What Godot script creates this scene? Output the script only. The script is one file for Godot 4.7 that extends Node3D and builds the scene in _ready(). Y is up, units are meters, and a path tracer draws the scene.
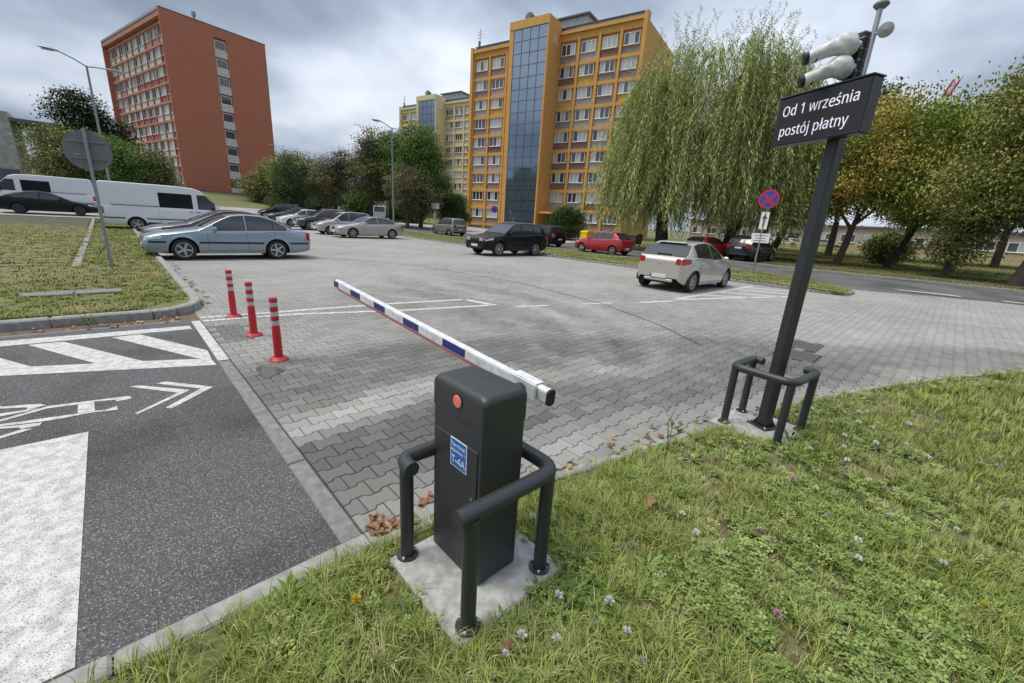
extends Node3D

# ------------------------------------------------------------------ mesh builder
class MB:
	var v := PackedVector3Array()
	var n := PackedVector3Array()
	var c := PackedColorArray()
	var uv := PackedVector2Array()
	var col := Color.WHITE
	var tinted := false
	func tri_n(a: Vector3, b: Vector3, d: Vector3, na: Vector3, nb: Vector3, nd: Vector3) -> void:
		if (d - a).cross(b - a).dot(na + nb + nd) >= 0.0:
			v.append(a); v.append(b); v.append(d)
			n.append(na); n.append(nb); n.append(nd)
		else:
			v.append(a); v.append(d); v.append(b)
			n.append(na); n.append(nd); n.append(nb)
		if tinted:
			c.append(col); c.append(col); c.append(col)
	func quad(a: Vector3, b: Vector3, d: Vector3, e: Vector3, nn: Vector3) -> void:
		tri_n(a, b, d, nn, nn, nn)
		tri_n(a, d, e, nn, nn, nn)
	# rows: Array of PackedVector3Array; smooth; turned outwards from ref
	func grid(rows: Array, ref: Vector3, sign_ := 0.0) -> void:
		var h := rows.size()
		var w: int = rows[0].size()
		var nr := []
		var s := 0.0
		for i in h:
			var r := PackedVector3Array()
			r.resize(w)
			for j in w:
				var du: Vector3 = rows[mini(i + 1, h - 1)][j] - rows[maxi(i - 1, 0)][j]
				var dv: Vector3 = rows[i][mini(j + 1, w - 1)] - rows[i][maxi(j - 1, 0)]
				var x := du.cross(dv)
				if x.length_squared() < 1e-14:
					var i2 := clampi(i, 1, h - 2)
					if h < 3: i2 = i
					var j2 := clampi(j, 1, w - 2)
					if w < 3: j2 = j
					du = rows[mini(i2 + 1, h - 1)][j2] - rows[maxi(i2 - 1, 0)][j2]
					dv = rows[i2][mini(j2 + 1, w - 1)] - rows[i2][maxi(j2 - 1, 0)]
					x = du.cross(dv)
				r[j] = x.normalized()
				s += r[j].dot(rows[i][j] - ref)
			nr.append(r)
		if sign_ != 0.0:
			s = sign_
		var k := 1.0 if s >= 0.0 else -1.0
		for i in h - 1:
			for j in w - 1:
				var a: Vector3 = rows[i][j]
				var b: Vector3 = rows[i][j + 1]
				var d: Vector3 = rows[i + 1][j + 1]
				var e: Vector3 = rows[i + 1][j]
				var na: Vector3 = nr[i][j] * k
				var nb: Vector3 = nr[i][j + 1] * k
				var nd: Vector3 = nr[i + 1][j + 1] * k
				var ne: Vector3 = nr[i + 1][j] * k
				tri_n(a, b, d, na, nb, nd)
				tri_n(a, d, e, na, nd, ne)
	func box(ctr: Vector3, size: Vector3, bev := 0.0, xf := Transform3D.IDENTITY) -> void:
		var h := size * 0.5
		var b := minf(bev, minf(h.x, minf(h.y, h.z)) * 0.9)
		var B := xf.basis.orthonormalized()
		for a in 3:
			var a1 := (a + 1) % 3
			var a2 := (a + 2) % 3
			for s in [-1.0, 1.0]:
				var p := []
				for t in [[-1, -1], [1, -1], [1, 1], [-1, 1]]:
					var x := Vector3.ZERO
					x[a] = s * h[a]
					x[a1] = t[0] * (h[a1] - b)
					x[a2] = t[1] * (h[a2] - b)
					p.append(xf * (ctr + x))
				var nn := Vector3.ZERO
				nn[a] = s
				quad(p[0], p[1], p[2], p[3], B * nn)
				if b > 0.0:
					for s2 in [-1.0, 1.0]:
						var q := []
						for t in [-1.0, 1.0]:
							var x1 := Vector3.ZERO
							x1[a] = s * h[a]; x1[a1] = s2 * (h[a1] - b); x1[a2] = t * (h[a2] - b)
							var x2 := Vector3.ZERO
							x2[a] = s * (h[a] - b); x2[a1] = s2 * h[a1]; x2[a2] = t * (h[a2] - b)
							q.append(xf * (ctr + x1)); q.append(xf * (ctr + x2))
						var m := Vector3.ZERO
						m[a] = s; m[a1] = s2
						quad(q[0], q[1], q[3], q[2], B * m.normalized())
		if b > 0.0:
			for sx in [-1.0, 1.0]:
				for sy in [-1.0, 1.0]:
					for sz in [-1.0, 1.0]:
						var sg := Vector3(sx, sy, sz)
						var k := (h - Vector3(b, b, b)) * sg
						var m2 := B * sg.normalized()
						tri_n(xf * (ctr + k + Vector3(sx * b, 0, 0)), xf * (ctr + k + Vector3(0, sy * b, 0)), xf * (ctr + k + Vector3(0, 0, sz * b)), m2, m2, m2)
	func tube(path: Array, radii: Array, sides := 10, caps := true) -> void:
		var rings := []
		var norms := []
		var last := Vector3.ZERO
		for i in path.size():
			var d: Vector3 = (path[mini(i + 1, path.size() - 1)] - path[maxi(i - 1, 0)]).normalized()
			var u := last
			if i == 0:
				u = d.cross(Vector3(0.31, 0.17, 0.94))
				if u.length() < 0.1: u = d.cross(Vector3.UP)
			u = (u - d * u.dot(d)).normalized()
			last = u
			var w := d.cross(u)
			var r: float = radii[mini(i, radii.size() - 1)]
			var ring := PackedVector3Array()
			var nn := PackedVector3Array()
			for k in sides:
				var a := TAU * k / sides
				var q := u * cos(a) + w * sin(a)
				ring.append(path[i] + q * r)
				nn.append(q)
			rings.append(ring); norms.append(nn)
		for i in path.size() - 1:
			for k in sides:
				var k2 := (k + 1) % sides
				tri_n(rings[i][k], rings[i][k2], rings[i + 1][k2], norms[i][k], norms[i][k2], norms[i + 1][k2])
				tri_n(rings[i][k], rings[i + 1][k2], rings[i + 1][k], norms[i][k], norms[i + 1][k2], norms[i + 1][k])
		if caps:
			for e in [0, path.size() - 1]:
				var out: Vector3 = (path[0] - path[1]).normalized() if e == 0 else (path[e] - path[e - 1]).normalized()
				for k in sides:
					tri_n(path[e], rings[e][k], rings[e][(k + 1) % sides], out, out, out)
	# profile of Vector2(radius, height), spun about the y axis of xf
	func lathe(prof: Array, sides := 20, xf := Transform3D.IDENTITY) -> void:
		for i in prof.size() - 1:
			var p: Vector2 = prof[i]
			var q: Vector2 = prof[i + 1]
			var t := (q - p)
			if t.length() < 1e-6: continue
			var nn := Vector2(t.y, -t.x).normalized()
			for k in sides:
				var a := TAU * k / sides
				var b := TAU * (k + 1) / sides
				var A := Vector3(cos(a), 0, sin(a))
				var Bv := Vector3(cos(b), 0, sin(b))
				var p1 := xf * (A * p.x + Vector3(0, p.y, 0))
				var p2 := xf * (Bv * p.x + Vector3(0, p.y, 0))
				var p3 := xf * (Bv * q.x + Vector3(0, q.y, 0))
				var p4 := xf * (A * q.x + Vector3(0, q.y, 0))
				var n1 := xf.basis * (A * nn.x + Vector3(0, nn.y, 0))
				var n2 := xf.basis * (Bv * nn.x + Vector3(0, nn.y, 0))
				if p.x > 1e-5: tri_n(p1, p2, p3, n1, n2, n2)
				if q.x > 1e-5: tri_n(p1, p3, p4, n1, n2, n1)
	# polygon in the xy plane of xf, from z0 to z1
	func prism(poly: PackedVector2Array, z0: float, z1: float, xf := Transform3D.IDENTITY, back := true) -> void:
		var idx := Geometry2D.triangulate_polygon(poly)
		var N := xf.basis.z.normalized()
		for k in range(0, idx.size(), 3):
			var a := poly[idx[k]]; var b := poly[idx[k + 1]]; var d := poly[idx[k + 2]]
			tri_n(xf * Vector3(a.x, a.y, z1), xf * Vector3(b.x, b.y, z1), xf * Vector3(d.x, d.y, z1), N, N, N)
			if back: tri_n(xf * Vector3(a.x, a.y, z0), xf * Vector3(b.x, b.y, z0), xf * Vector3(d.x, d.y, z0), -N, -N, -N)
		var cw := Geometry2D.is_polygon_clockwise(poly)
		for i in poly.size():
			var a := poly[i]; var b := poly[(i + 1) % poly.size()]
			var t := (b - a).normalized()
			var o := Vector2(t.y, -t.x)
			if cw: o = -o
			var O := (xf.basis * Vector3(o.x, o.y, 0)).normalized()
			quad(xf * Vector3(a.x, a.y, z0), xf * Vector3(b.x, b.y, z0), xf * Vector3(b.x, b.y, z1), xf * Vector3(a.x, a.y, z1), O)
	func mesh() -> ArrayMesh:
		var arr := []
		arr.resize(Mesh.ARRAY_MAX)
		arr[Mesh.ARRAY_VERTEX] = v
		arr[Mesh.ARRAY_NORMAL] = n
		if tinted: arr[Mesh.ARRAY_COLOR] = c
		if uv.size() == v.size(): arr[Mesh.ARRAY_TEX_UV] = uv
		var m := ArrayMesh.new()
		m.add_surface_from_arrays(Mesh.PRIMITIVE_TRIANGLES, arr)
		return m

# ------------------------------------------------------------------ naming helpers
var used := {}
var M := {}
var rng := RandomNumberGenerator.new()

func numbered(called: String) -> String:
	var k: int = used.get(called, 0)
	used[called] = k + 1
	return called if k == 0 else "%s_%03d" % [called, k]

func tag(o: Node, label: String, category: String, group := "", kind := "") -> Node:
	if label: o.set_meta("label", label)
	if category: o.set_meta("category", category)
	if group: o.set_meta("group", group)
	if kind: o.set_meta("kind", kind)
	return o

func thing(called: String, label: String, category: String, at := Vector3.ZERO, yaw := 0.0, group := "") -> Node3D:
	var o := Node3D.new()
	o.name = numbered(called)
	add_child(o)
	o.position = at
	o.rotation.y = yaw
	tag(o, label, category, group)
	return o

func part(parent: Node, called: String, mesh: Mesh, mat: Material, xf := Transform3D.IDENTITY) -> MeshInstance3D:
	var o := MeshInstance3D.new()
	o.name = called if parent != self else numbered(called)
	o.mesh = mesh
	o.material_override = mat
	o.transform = xf
	parent.add_child(o, true)
	return o

func struct(called: String, mesh: Mesh, mat: Material) -> MeshInstance3D:
	var o := part(self, called, mesh, mat)
	o.set_meta("kind", "structure")
	return o

func multi(parent: Node, called: String, mesh: Mesh, mat: Material, xfs: Array, cols: Array) -> MultiMeshInstance3D:
	var mm := MultiMesh.new()
	mm.transform_format = MultiMesh.TRANSFORM_3D
	mm.use_colors = cols.size() > 0
	mm.mesh = mesh
	mm.instance_count = xfs.size()
	for i in xfs.size():
		mm.set_instance_transform(i, xfs[i])
		if cols.size(): mm.set_instance_color(i, cols[i])
	var o := MultiMeshInstance3D.new()
	o.name = called if parent != self else numbered(called)
	o.multimesh = mm
	o.material_override = mat
	parent.add_child(o, true)
	return o

func merged(parent: Node, called: String, meshes: Array, mat_: Material, sets: Array, tints: Array) -> MeshInstance3D:
	var v := PackedVector3Array()
	var n := PackedVector3Array()
	var c := PackedColorArray()
	for k in meshes.size():
		var arr: Array = meshes[k].surface_get_arrays(0)
		var bv: PackedVector3Array = arr[Mesh.ARRAY_VERTEX]
		var bn: PackedVector3Array = arr[Mesh.ARRAY_NORMAL]
		var pc := PackedColorArray()
		pc.resize(bv.size())
		for i in sets[k].size():
			var xf: Transform3D = sets[k][i]
			v.append_array(xf * bv)
			n.append_array(Transform3D(xf.basis.orthonormalized(), Vector3.ZERO) * bn)
			pc.fill(tints[k][i])
			c.append_array(pc)
	var a := []
	a.resize(Mesh.ARRAY_MAX)
	a[Mesh.ARRAY_VERTEX] = v
	a[Mesh.ARRAY_NORMAL] = n
	a[Mesh.ARRAY_COLOR] = c
	var m := ArrayMesh.new()
	m.add_surface_from_arrays(Mesh.PRIMITIVE_TRIANGLES, a)
	return part(parent, called, m, mat_)

func lin(r: float, g: float, b: float) -> Color:
	return Color(r, g, b).linear_to_srgb()

func dup(src: Node3D, at: Vector3, yaw: float, label := "") -> Node3D:
	var o: Node3D = src.duplicate()
	var base := str(src.name)
	if base.length() > 4 and base[base.length() - 4] == "_" and base.right(3).is_valid_int(): base = base.left(base.length() - 4)
	o.name = numbered(base)
	add_child(o)
	o.position = at
	o.rotation.y = yaw
	if label: o.set_meta("label", label)
	return o

# ------------------------------------------------------------------ terrain
func hgt(x: float, z: float) -> float:
	var t := maxf(0.0, -z - 25.0)
	if t > 90.0: t = 90.0
	var k := 1.0 - 0.7 * smoothstep(15.0, 40.0, x)
	return 0.0008 * t * t * k + 0.012 * clampf(x - 24.0, 0.0, 60.0)

func gp(x: float, z: float, up := 0.0) -> Vector3:
	return Vector3(x, hgt(x, z) + up, z)

# ------------------------------------------------------------------ textures and materials
func noise_tex(seed_: int, freq: float, ramp: Array, size := 512, octaves := 4, kind := FastNoiseLite.TYPE_SIMPLEX_SMOOTH, normal := false, bump := 4.0) -> NoiseTexture2D:
	var f := FastNoiseLite.new()
	f.seed = seed_
	f.noise_type = kind
	f.frequency = freq
	f.fractal_octaves = octaves
	var t := NoiseTexture2D.new()
	t.width = size
	t.height = size
	t.seamless = true
	t.noise = f
	if normal:
		t.as_normal_map = true
		t.bump_strength = bump
	elif ramp.size():
		var g := Gradient.new()
		var offs := PackedFloat32Array()
		var cols := PackedColorArray()
		for r in ramp:
			offs.append(r[0])
			cols.append(r[1])
		g.offsets = offs
		g.colors = cols
		t.color_ramp = g
	return t

func grey(k: float) -> Color:
	return Color(k, k, k)

# grains: random stones on a base; values are sRGB greys
func grain_tex(seed_: int, size: int, base: float, spread: float, stones: int, lo: float, hi: float, rad: int) -> ImageTexture:
	var r := RandomNumberGenerator.new()
	r.seed = seed_
	var px := PackedByteArray()
	px.resize(size * size)
	for i in size * size:
		px[i] = int(clampf(base + r.randf_range(-spread, spread), 0, 1) * 255)
	for s in stones:
		var cx := r.randi() % size
		var cy := r.randi() % size
		var rr := r.randi_range(1, rad)
		var val := int(clampf(r.randf_range(lo, hi), 0, 1) * 255)
		for dy in range(-rr, rr + 1):
			for dx in range(-rr, rr + 1):
				if dx * dx + dy * dy <= rr * rr:
					px[((cy + dy + size) % size) * size + (cx + dx + size) % size] = val
	return ImageTexture.create_from_image(Image.create_from_data(size, size, false, Image.FORMAT_L8, px))

func mat(key: String, color: Color, rough := 0.8, metal := 0.0) -> StandardMaterial3D:
	var m := StandardMaterial3D.new()
	m.resource_name = key
	m.albedo_color = color
	m.roughness = rough
	m.metallic = metal
	M[key] = m
	return m

func tri(m: StandardMaterial3D, scale: float, world := false) -> StandardMaterial3D:
	m.uv1_triplanar = true
	m.uv1_world_triplanar = world
	m.uv1_scale = Vector3(scale, scale, scale)
	return m

func mottle(m: StandardMaterial3D, tex: Texture2D, scale: float, world := false) -> StandardMaterial3D:
	m.albedo_texture = tex
	return tri(m, scale, world)

func make_materials() -> void:
	var soft := noise_tex(3, 0.012, [[0.0, grey(0.80)], [0.45, grey(0.92)], [1.0, grey(1.0)]])
	var faint := noise_tex(13, 0.015, [[0.0, grey(0.93)], [0.5, grey(0.98)], [1.0, grey(1.0)]], 512, 5)
	var fine := noise_tex(5, 0.08, [[0.0, grey(0.78)], [0.5, grey(0.92)], [1.0, grey(1.0)]])
	var blot := noise_tex(9, 0.02, [[0.0, grey(0.80)], [0.5, grey(0.92)], [0.75, grey(1.0)], [1.0, grey(1.0)]], 512, 5)
	var gr := grain_tex(1, 512, 0.50, 0.12, 9500, 0.22, 1.0, 2)
	var grh := grain_tex(2, 512, 0.45, 0.12, 5200, 0.3, 1.0, 3)
	var conc := grain_tex(4, 512, 0.88, 0.05, 2600, 0.70, 1.0, 2)
	# ground
	var a := mottle(mat("asphalt", lin(0.41, 0.41, 0.408), 0.88), gr, 1.25, true)
	a.heightmap_enabled = true
	a.heightmap_texture = grh
	a.heightmap_scale = 0.3
	a.detail_enabled = true
	a.detail_blend_mode = BaseMaterial3D.BLEND_MODE_MUL
	a.detail_albedo = noise_tex(14, 0.006, [[0.0, grey(0.72)], [0.5, grey(0.95)], [1.0, grey(1.0)]], 512, 5)
	a.detail_uv_layer = BaseMaterial3D.DETAIL_UV_2
	a.uv2_triplanar = true
	a.uv2_world_triplanar = true
	a.uv2_scale = Vector3(0.21, 0.21, 0.21)
	a = mottle(mat("road_asphalt", lin(0.58, 0.57, 0.55), 0.9), gr, 0.7, true)
	a.detail_enabled = true
	a.detail_blend_mode = BaseMaterial3D.BLEND_MODE_MUL
	a.detail_albedo = noise_tex(15, 0.01, [[0.0, grey(0.6)], [0.5, grey(0.9)], [1.0, grey(1.0)]], 512, 5)
	a.detail_uv_layer = BaseMaterial3D.DETAIL_UV_2
	a.uv2_triplanar = true
	a.uv2_world_triplanar = true
	a.uv2_scale = Vector3(0.08, 0.08, 0.08)
	mottle(mat("patch_asphalt", lin(0.36, 0.36, 0.36), 0.9), gr, 0.7, true)
	var pv := mottle(mat("paver", Color.WHITE, 0.82), conc, 2.3, true)
	pv.vertex_color_use_as_albedo = true
	pv.heightmap_enabled = true
	pv.heightmap_texture = conc
	pv.heightmap_scale = 0.12
	mottle(mat("joint", lin(0.10, 0.095, 0.085), 0.95), blot, 1.7, true)
	mottle(mat("far_paving", lin(0.40, 0.395, 0.385), 0.9), blot, 0.05, true)
	mottle(mat("mossy_paver", lin(0.27, 0.27, 0.17), 0.95), blot, 1.1, true)
	var kb := mottle(mat("kerb", lin(0.35, 0.345, 0.325), 0.9), blot, 0.9, true)
	kb.heightmap_enabled = true
	kb.heightmap_texture = conc
	kb.heightmap_scale = 0.15
	mottle(mat("kerb_grey", lin(0.24, 0.235, 0.225), 0.9), blot, 1.1, true)
	var pad := mottle(mat("slab", lin(0.45, 0.445, 0.42), 0.85), blot, 1.3, true)
	pad.heightmap_enabled = true
	pad.heightmap_texture = conc
	pad.heightmap_scale = 0.1
	var pt := mottle(mat("paint", lin(0.72, 0.715, 0.69), 0.8), grain_tex(6, 512, 0.95, 0.05, 5200, 0.45, 0.92, 2), 1.7, true)
	pt.heightmap_enabled = true
	pt.heightmap_texture = grh
	pt.heightmap_scale = 0.10
	pt.detail_enabled = true
	pt.detail_blend_mode = BaseMaterial3D.BLEND_MODE_MUL
	pt.detail_albedo = noise_tex(22, 0.035, [[0.0, grey(0.78)], [0.38, grey(0.91)], [0.6, grey(0.98)], [1.0, grey(1.0)]], 512, 6)
	pt.detail_uv_layer = BaseMaterial3D.DETAIL_UV_2
	pt.uv2_triplanar = true
	pt.uv2_world_triplanar = true
	pt.uv2_scale = Vector3(0.55, 0.55, 0.55)
	mottle(mat("worn_paint", lin(0.66, 0.655, 0.63), 0.8), blot, 1.2, true)
	mottle(mat("soil", Color.WHITE, 0.98), noise_tex(31, 0.03, [[0.0, lin(0.09, 0.07, 0.04)], [0.4, lin(0.13, 0.12, 0.055)], [0.6, lin(0.14, 0.15, 0.055)], [1.0, lin(0.20, 0.19, 0.09)]], 512, 5), 0.8, true)
	mottle(mat("dirt", Color.WHITE, 0.98), noise_tex(32, 0.05, [[0.0, lin(0.07, 0.05, 0.035)], [0.5, lin(0.15, 0.11, 0.075)], [1.0, lin(0.22, 0.17, 0.11)]], 512, 5), 1.2, true)
	var tf := mottle(mat("turf", Color.WHITE, 0.98), noise_tex(33, 0.02, [[0.0, lin(0.17, 0.15, 0.07)], [0.35, lin(0.20, 0.215, 0.075)], [0.6, lin(0.24, 0.25, 0.09)], [1.0, lin(0.36, 0.31, 0.16)]], 1024, 6), 0.11, true)
	tf.detail_enabled = true
	tf.detail_blend_mode = BaseMaterial3D.BLEND_MODE_MUL
	tf.detail_albedo = noise_tex(34, 0.12, [[0.0, grey(0.5)], [0.5, grey(0.85)], [1.0, grey(1.0)]], 512, 3)
	tf.detail_uv_layer = BaseMaterial3D.DETAIL_UV_2
	tf.uv2_triplanar = true
	tf.uv2_world_triplanar = true
	tf.uv2_scale = Vector3(0.9, 0.9, 0.9)
	var gb := mat("blade", Color.WHITE, 0.7)
	gb.vertex_color_use_as_albedo = true
	gb.metallic_specular = 0.2
	gb.backlight_enabled = true
	gb.backlight = Color(0.35, 0.35, 0.3)
	var lf := mat("leaf", Color.WHITE, 0.6)
	lf.vertex_color_use_as_albedo = true
	lf.metallic_specular = 0.22
	lf.backlight_enabled = true
	lf.backlight = Color(0.45, 0.45, 0.35)
	# things
	mottle(mat("black_powder", lin(0.043, 0.0455, 0.049), 0.44), fine, 6.0)
	mottle(mat("pole_grey", lin(0.034, 0.037, 0.041), 0.42), fine, 4.0)
	mat("black_plastic", lin(0.014, 0.014, 0.015), 0.45)
	mat("rubber", lin(0.02, 0.02, 0.021), 0.8)
	mottle(mat("boom_white", lin(0.80, 0.81, 0.82), 0.4), soft, 2.0)
	mat("boom_blue", lin(0.018, 0.03, 0.17), 0.4)
	mat("red_rubber", lin(0.72, 0.17, 0.13), 0.5)
	mottle(mat("post_red", lin(0.62, 0.022, 0.03), 0.45), soft, 5.0)
	mottle(mat("reflective", lin(0.60, 0.56, 0.54), 0.4), fine, 14.0)
	mat("signal_red", lin(0.85, 0.19, 0.15), 0.3)
	mat("sticker_blue", lin(0.02, 0.14, 0.45), 0.4)
	mat("white_plain", lin(0.8, 0.8, 0.8), 0.5)
	var led := mat("letter_display", lin(0.75, 0.74, 0.8), 0.5)
	led.emission_enabled = true
	led.emission = Color(0.86, 0.84, 0.95)
	led.emission_energy_multiplier = 0.28
	mat("display_black", lin(0.02, 0.021, 0.028), 0.38)
	mottle(mat("bag_white", lin(0.70, 0.71, 0.71), 0.38), soft, 5.0)
	mottle(mat("steel", lin(0.50, 0.51, 0.52), 0.35, 0.85), fine, 4.0)
	mottle(mat("galvanised", lin(0.34, 0.355, 0.37), 0.5, 0.5), soft, 3.0)
	mottle(mat("sign_back", lin(0.20, 0.205, 0.215), 0.55), soft, 3.0)
	mat("sign_red", lin(0.55, 0.02, 0.05), 0.4)
	mat("sign_blue", lin(0.02, 0.07, 0.42), 0.4)
	mat("chrome", lin(0.6, 0.6, 0.62), 0.12, 1.0)
	mottle(mat("rim", lin(0.55, 0.56, 0.57), 0.32, 0.7), soft, 4.0)
	mat("rim_dark", lin(0.06, 0.06, 0.065), 0.4, 0.5)
	var cg := mat("car_glass", lin(0.022, 0.026, 0.029), 0.03)
	cg.metallic_specular = 0.62
	mat("tinted_glass", lin(0.006, 0.006, 0.007), 0.05).metallic_specular = 0.35
	var hl := mat("headlight", lin(0.62, 0.65, 0.68), 0.08, 0.45)
	hl.clearcoat_enabled = true
	mat("tail_red", lin(0.42, 0.008, 0.014), 0.12).metallic_specular = 0.7
	mat("lamp_orange", lin(0.75, 0.22, 0.03), 0.2)
	mat("plate", lin(0.7, 0.7, 0.68), 0.4)
	# buildings
	mottle(mat("red_render", lin(0.50, 0.18, 0.115), 0.9), faint, 0.12)
	mottle(mat("red_band", lin(0.54, 0.26, 0.20), 0.9), soft, 0.2)
	mottle(mat("panel_white", lin(0.70, 0.68, 0.65), 0.85), blot, 0.3)
	mottle(mat("panel_red", lin(0.44, 0.15, 0.125), 0.85), soft, 0.3)
	mottle(mat("panel_pink", lin(0.48, 0.30, 0.26), 0.85), blot, 0.3)
	mottle(mat("orange_render", lin(0.70, 0.385, 0.115), 0.9), faint, 0.12)
	mottle(mat("panel_orange", lin(0.74, 0.43, 0.12), 0.85), soft, 0.2)
	mottle(mat("panel_mauve", lin(0.37, 0.28, 0.245), 0.85), soft, 0.3)
	mottle(mat("panel_brown", lin(0.27, 0.165, 0.13), 0.85), soft, 0.3)
	mottle(mat("panel_pale", lin(0.56, 0.47, 0.41), 0.85), soft, 0.3)
	mottle(mat("yellow_render", lin(0.74, 0.66, 0.40), 0.9), faint, 0.12)
	mottle(mat("panel_cream", lin(0.72, 0.68, 0.50), 0.85), soft, 0.3)
	mottle(mat("grey_concrete", lin(0.50, 0.49, 0.46), 0.9), blot, 0.12)
	mottle(mat("dark_concrete", lin(0.20, 0.20, 0.20), 0.9), blot, 0.2)
	mottle(mat("roof_felt", lin(0.15, 0.16, 0.17), 0.85), soft, 0.2)
	mottle(mat("roof_metal", lin(0.36, 0.38, 0.40), 0.45, 0.6), soft, 0.3)
	mat("window_white", lin(0.80, 0.80, 0.80), 0.5)
	var gl := mat("window_glass", lin(0.045, 0.055, 0.065), 0.05)
	gl.metallic_specular = 0.7
	mottle(mat("curtain", lin(0.55, 0.55, 0.53), 0.9), noise_tex(41, 0.05, [[0.0, grey(0.7)], [0.5, grey(0.9)], [1.0, grey(1.0)]]), 1.0)
	var wc := mat("curtain_glass", lin(0.48, 0.49, 0.49), 0.08)
	wc.metallic_specular = 0.6
	var tw := mat("tower_glass", lin(0.21, 0.265, 0.34), 0.05, 0.7)
	tw.metallic_specular = 0.9
	mat("mullion", lin(0.16, 0.18, 0.20), 0.4, 0.3)
	# trees
	mottle(mat("bark", lin(0.115, 0.095, 0.075), 0.95), blot, 2.0)
	mottle(mat("bark_dark", lin(0.06, 0.052, 0.045), 0.95), blot, 2.0)
	mat("bin_yellow", lin(0.75, 0.52, 0.02), 0.5)
	mat("bin_blue", lin(0.03, 0.12, 0.42), 0.5)
	mat("bin_brown", lin(0.09, 0.055, 0.04), 0.6)
	mat("fence_yellow", lin(0.62, 0.44, 0.10), 0.6)
	mat("crane_red", lin(0.5, 0.06, 0.06), 0.5)
	mottle(mat("iron", lin(0.13, 0.127, 0.12), 0.65, 0.3), fine, 5.0)

func paint(key: String, color: Color, metal := 0.35, rough := 0.3) -> StandardMaterial3D:
	if M.has(key): return M[key]
	var m := mat(key, color, rough, metal)
	m.clearcoat_enabled = true
	m.clearcoat = 0.9
	m.clearcoat_roughness = 0.03
	return m

# ------------------------------------------------------------------ sky
func cloud_sky() -> PanoramaSkyMaterial:
	var w := 1536
	var h := 768
	var f := FastNoiseLite.new()
	f.seed = 11
	f.noise_type = FastNoiseLite.TYPE_SIMPLEX_SMOOTH
	f.frequency = 0.55
	f.fractal_octaves = 6
	f.fractal_gain = 0.52
	var f2 := FastNoiseLite.new()
	f2.seed = 27
	f2.noise_type = FastNoiseLite.TYPE_SIMPLEX_SMOOTH
	f2.frequency = 0.22
	f2.fractal_octaves = 4
	var px := PackedByteArray()
	px.resize(w * h * 3)
	for j in h:
		var el := (0.5 - (j + 0.5) / h) * PI
		for i in w:
			var k := (j * w + i) * 3
			if el < -0.06:
				px[k] = 105; px[k + 1] = 106; px[k + 2] = 104
				continue
			var az := (float(i) + 0.5) / w * TAU
			var y := maxf(sin(el), 0.0)
			var d := Vector2(sin(az), cos(az)) * (cos(el) / (y + 0.22))
			var a := f.get_noise_3d(d.x * 1.25, d.y * 1.25, 0.0) * 0.5 + 0.5
			var b := f2.get_noise_3d(d.x, d.y, 5.0) * 0.5 + 0.5
			var t := clampf(0.62 * a + 0.55 * b - 0.08, 0.0, 1.0)
			t = smoothstep(0.30, 0.74, t)
			# grey underside of the clouds to bright thin cloud; overcast skies are brighter overhead
			var lum := lerpf(0.25, 0.90, t) * (0.60 + 0.72 * y)
			var tint := Color(0.79, 0.975, 1.28).lerp(Color(0.96, 1.0, 1.07), t)
			var cc := Color(lum * tint.r, lum * tint.g, lum * tint.b).linear_to_srgb()
			px[k] = int(clampf(cc.r, 0, 1) * 255)
			px[k + 1] = int(clampf(cc.g, 0, 1) * 255)
			px[k + 2] = int(clampf(cc.b, 0, 1) * 255)
	var m := PanoramaSkyMaterial.new()
	m.panorama = ImageTexture.create_from_image(Image.create_from_data(w, h, false, Image.FORMAT_RGB8, px))
	m.energy_multiplier = SKY_ENERGY
	return m

const CAM_BASIS := Basis(Vector3(0.729010,0.060986,0.681781), Vector3(0.147813,0.958497,-0.243792), Vector3(-0.668353,0.278503,0.689740))
const SKY_ENERGY := 1.0
const EXPOSURE := 1.55
const SUN := 0.5

func set_stage() -> void:
	var cam := Camera3D.new()
	cam.name = "camera"
	cam.basis = CAM_BASIS.orthonormalized()
	cam.position = Vector3(0, 1.7, 0)
	cam.keep_aspect = Camera3D.KEEP_HEIGHT
	cam.fov = rad_to_deg(2.0 * atan(341.5 / 411.0))
	cam.near = 0.05
	cam.far = 1200.0
	add_child(cam)
	cam.current = true
	var env := Environment.new()
	env.background_mode = Environment.BG_SKY
	env.sky = Sky.new()
	env.sky.sky_material = cloud_sky()
	env.tonemap_mode = Environment.TONE_MAPPER_LINEAR
	env.tonemap_exposure = EXPOSURE
	env.sdfgi_enabled = true
	env.ssao_enabled = true
	env.ssil_enabled = true
	var we := WorldEnvironment.new()
	we.name = "world_environment"
	we.environment = env
	add_child(we)
	var sun := DirectionalLight3D.new()
	sun.name = "sun"
	sun.light_energy = SUN
	sun.light_color = Color(1.0, 0.965, 0.91)
	sun.light_angular_distance = 25.0
	sun.shadow_enabled = true
	sun.basis = Basis.looking_at(Vector3(0.35, -1.0, 0.25), Vector3.UP)
	add_child(sun)

# ------------------------------------------------------------------ ground
const EDGE := [[-40.0, -1.72], [0.8, -1.72], [1.4, -1.64], [2.03, -1.53], [2.81, -1.35], [4.2, -1.03], [5.57, -0.66], [7.07, -0.11], [8.4, 0.46], [9.73, 1.1], [12.0, 2.35], [14.0, 3.6], [17.0, 5.7], [22.0, 9.5]]

func z_edge(x: float) -> float:
	for i in EDGE.size() - 1:
		if x <= EDGE[i + 1][0]:
			var t: float = (x - EDGE[i][0]) / (EDGE[i + 1][0] - EDGE[i][0])
			return lerpf(EDGE[i][1], EDGE[i + 1][1], t)
	return EDGE[-1][1]

var bumps := FastNoiseLite.new()

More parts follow.
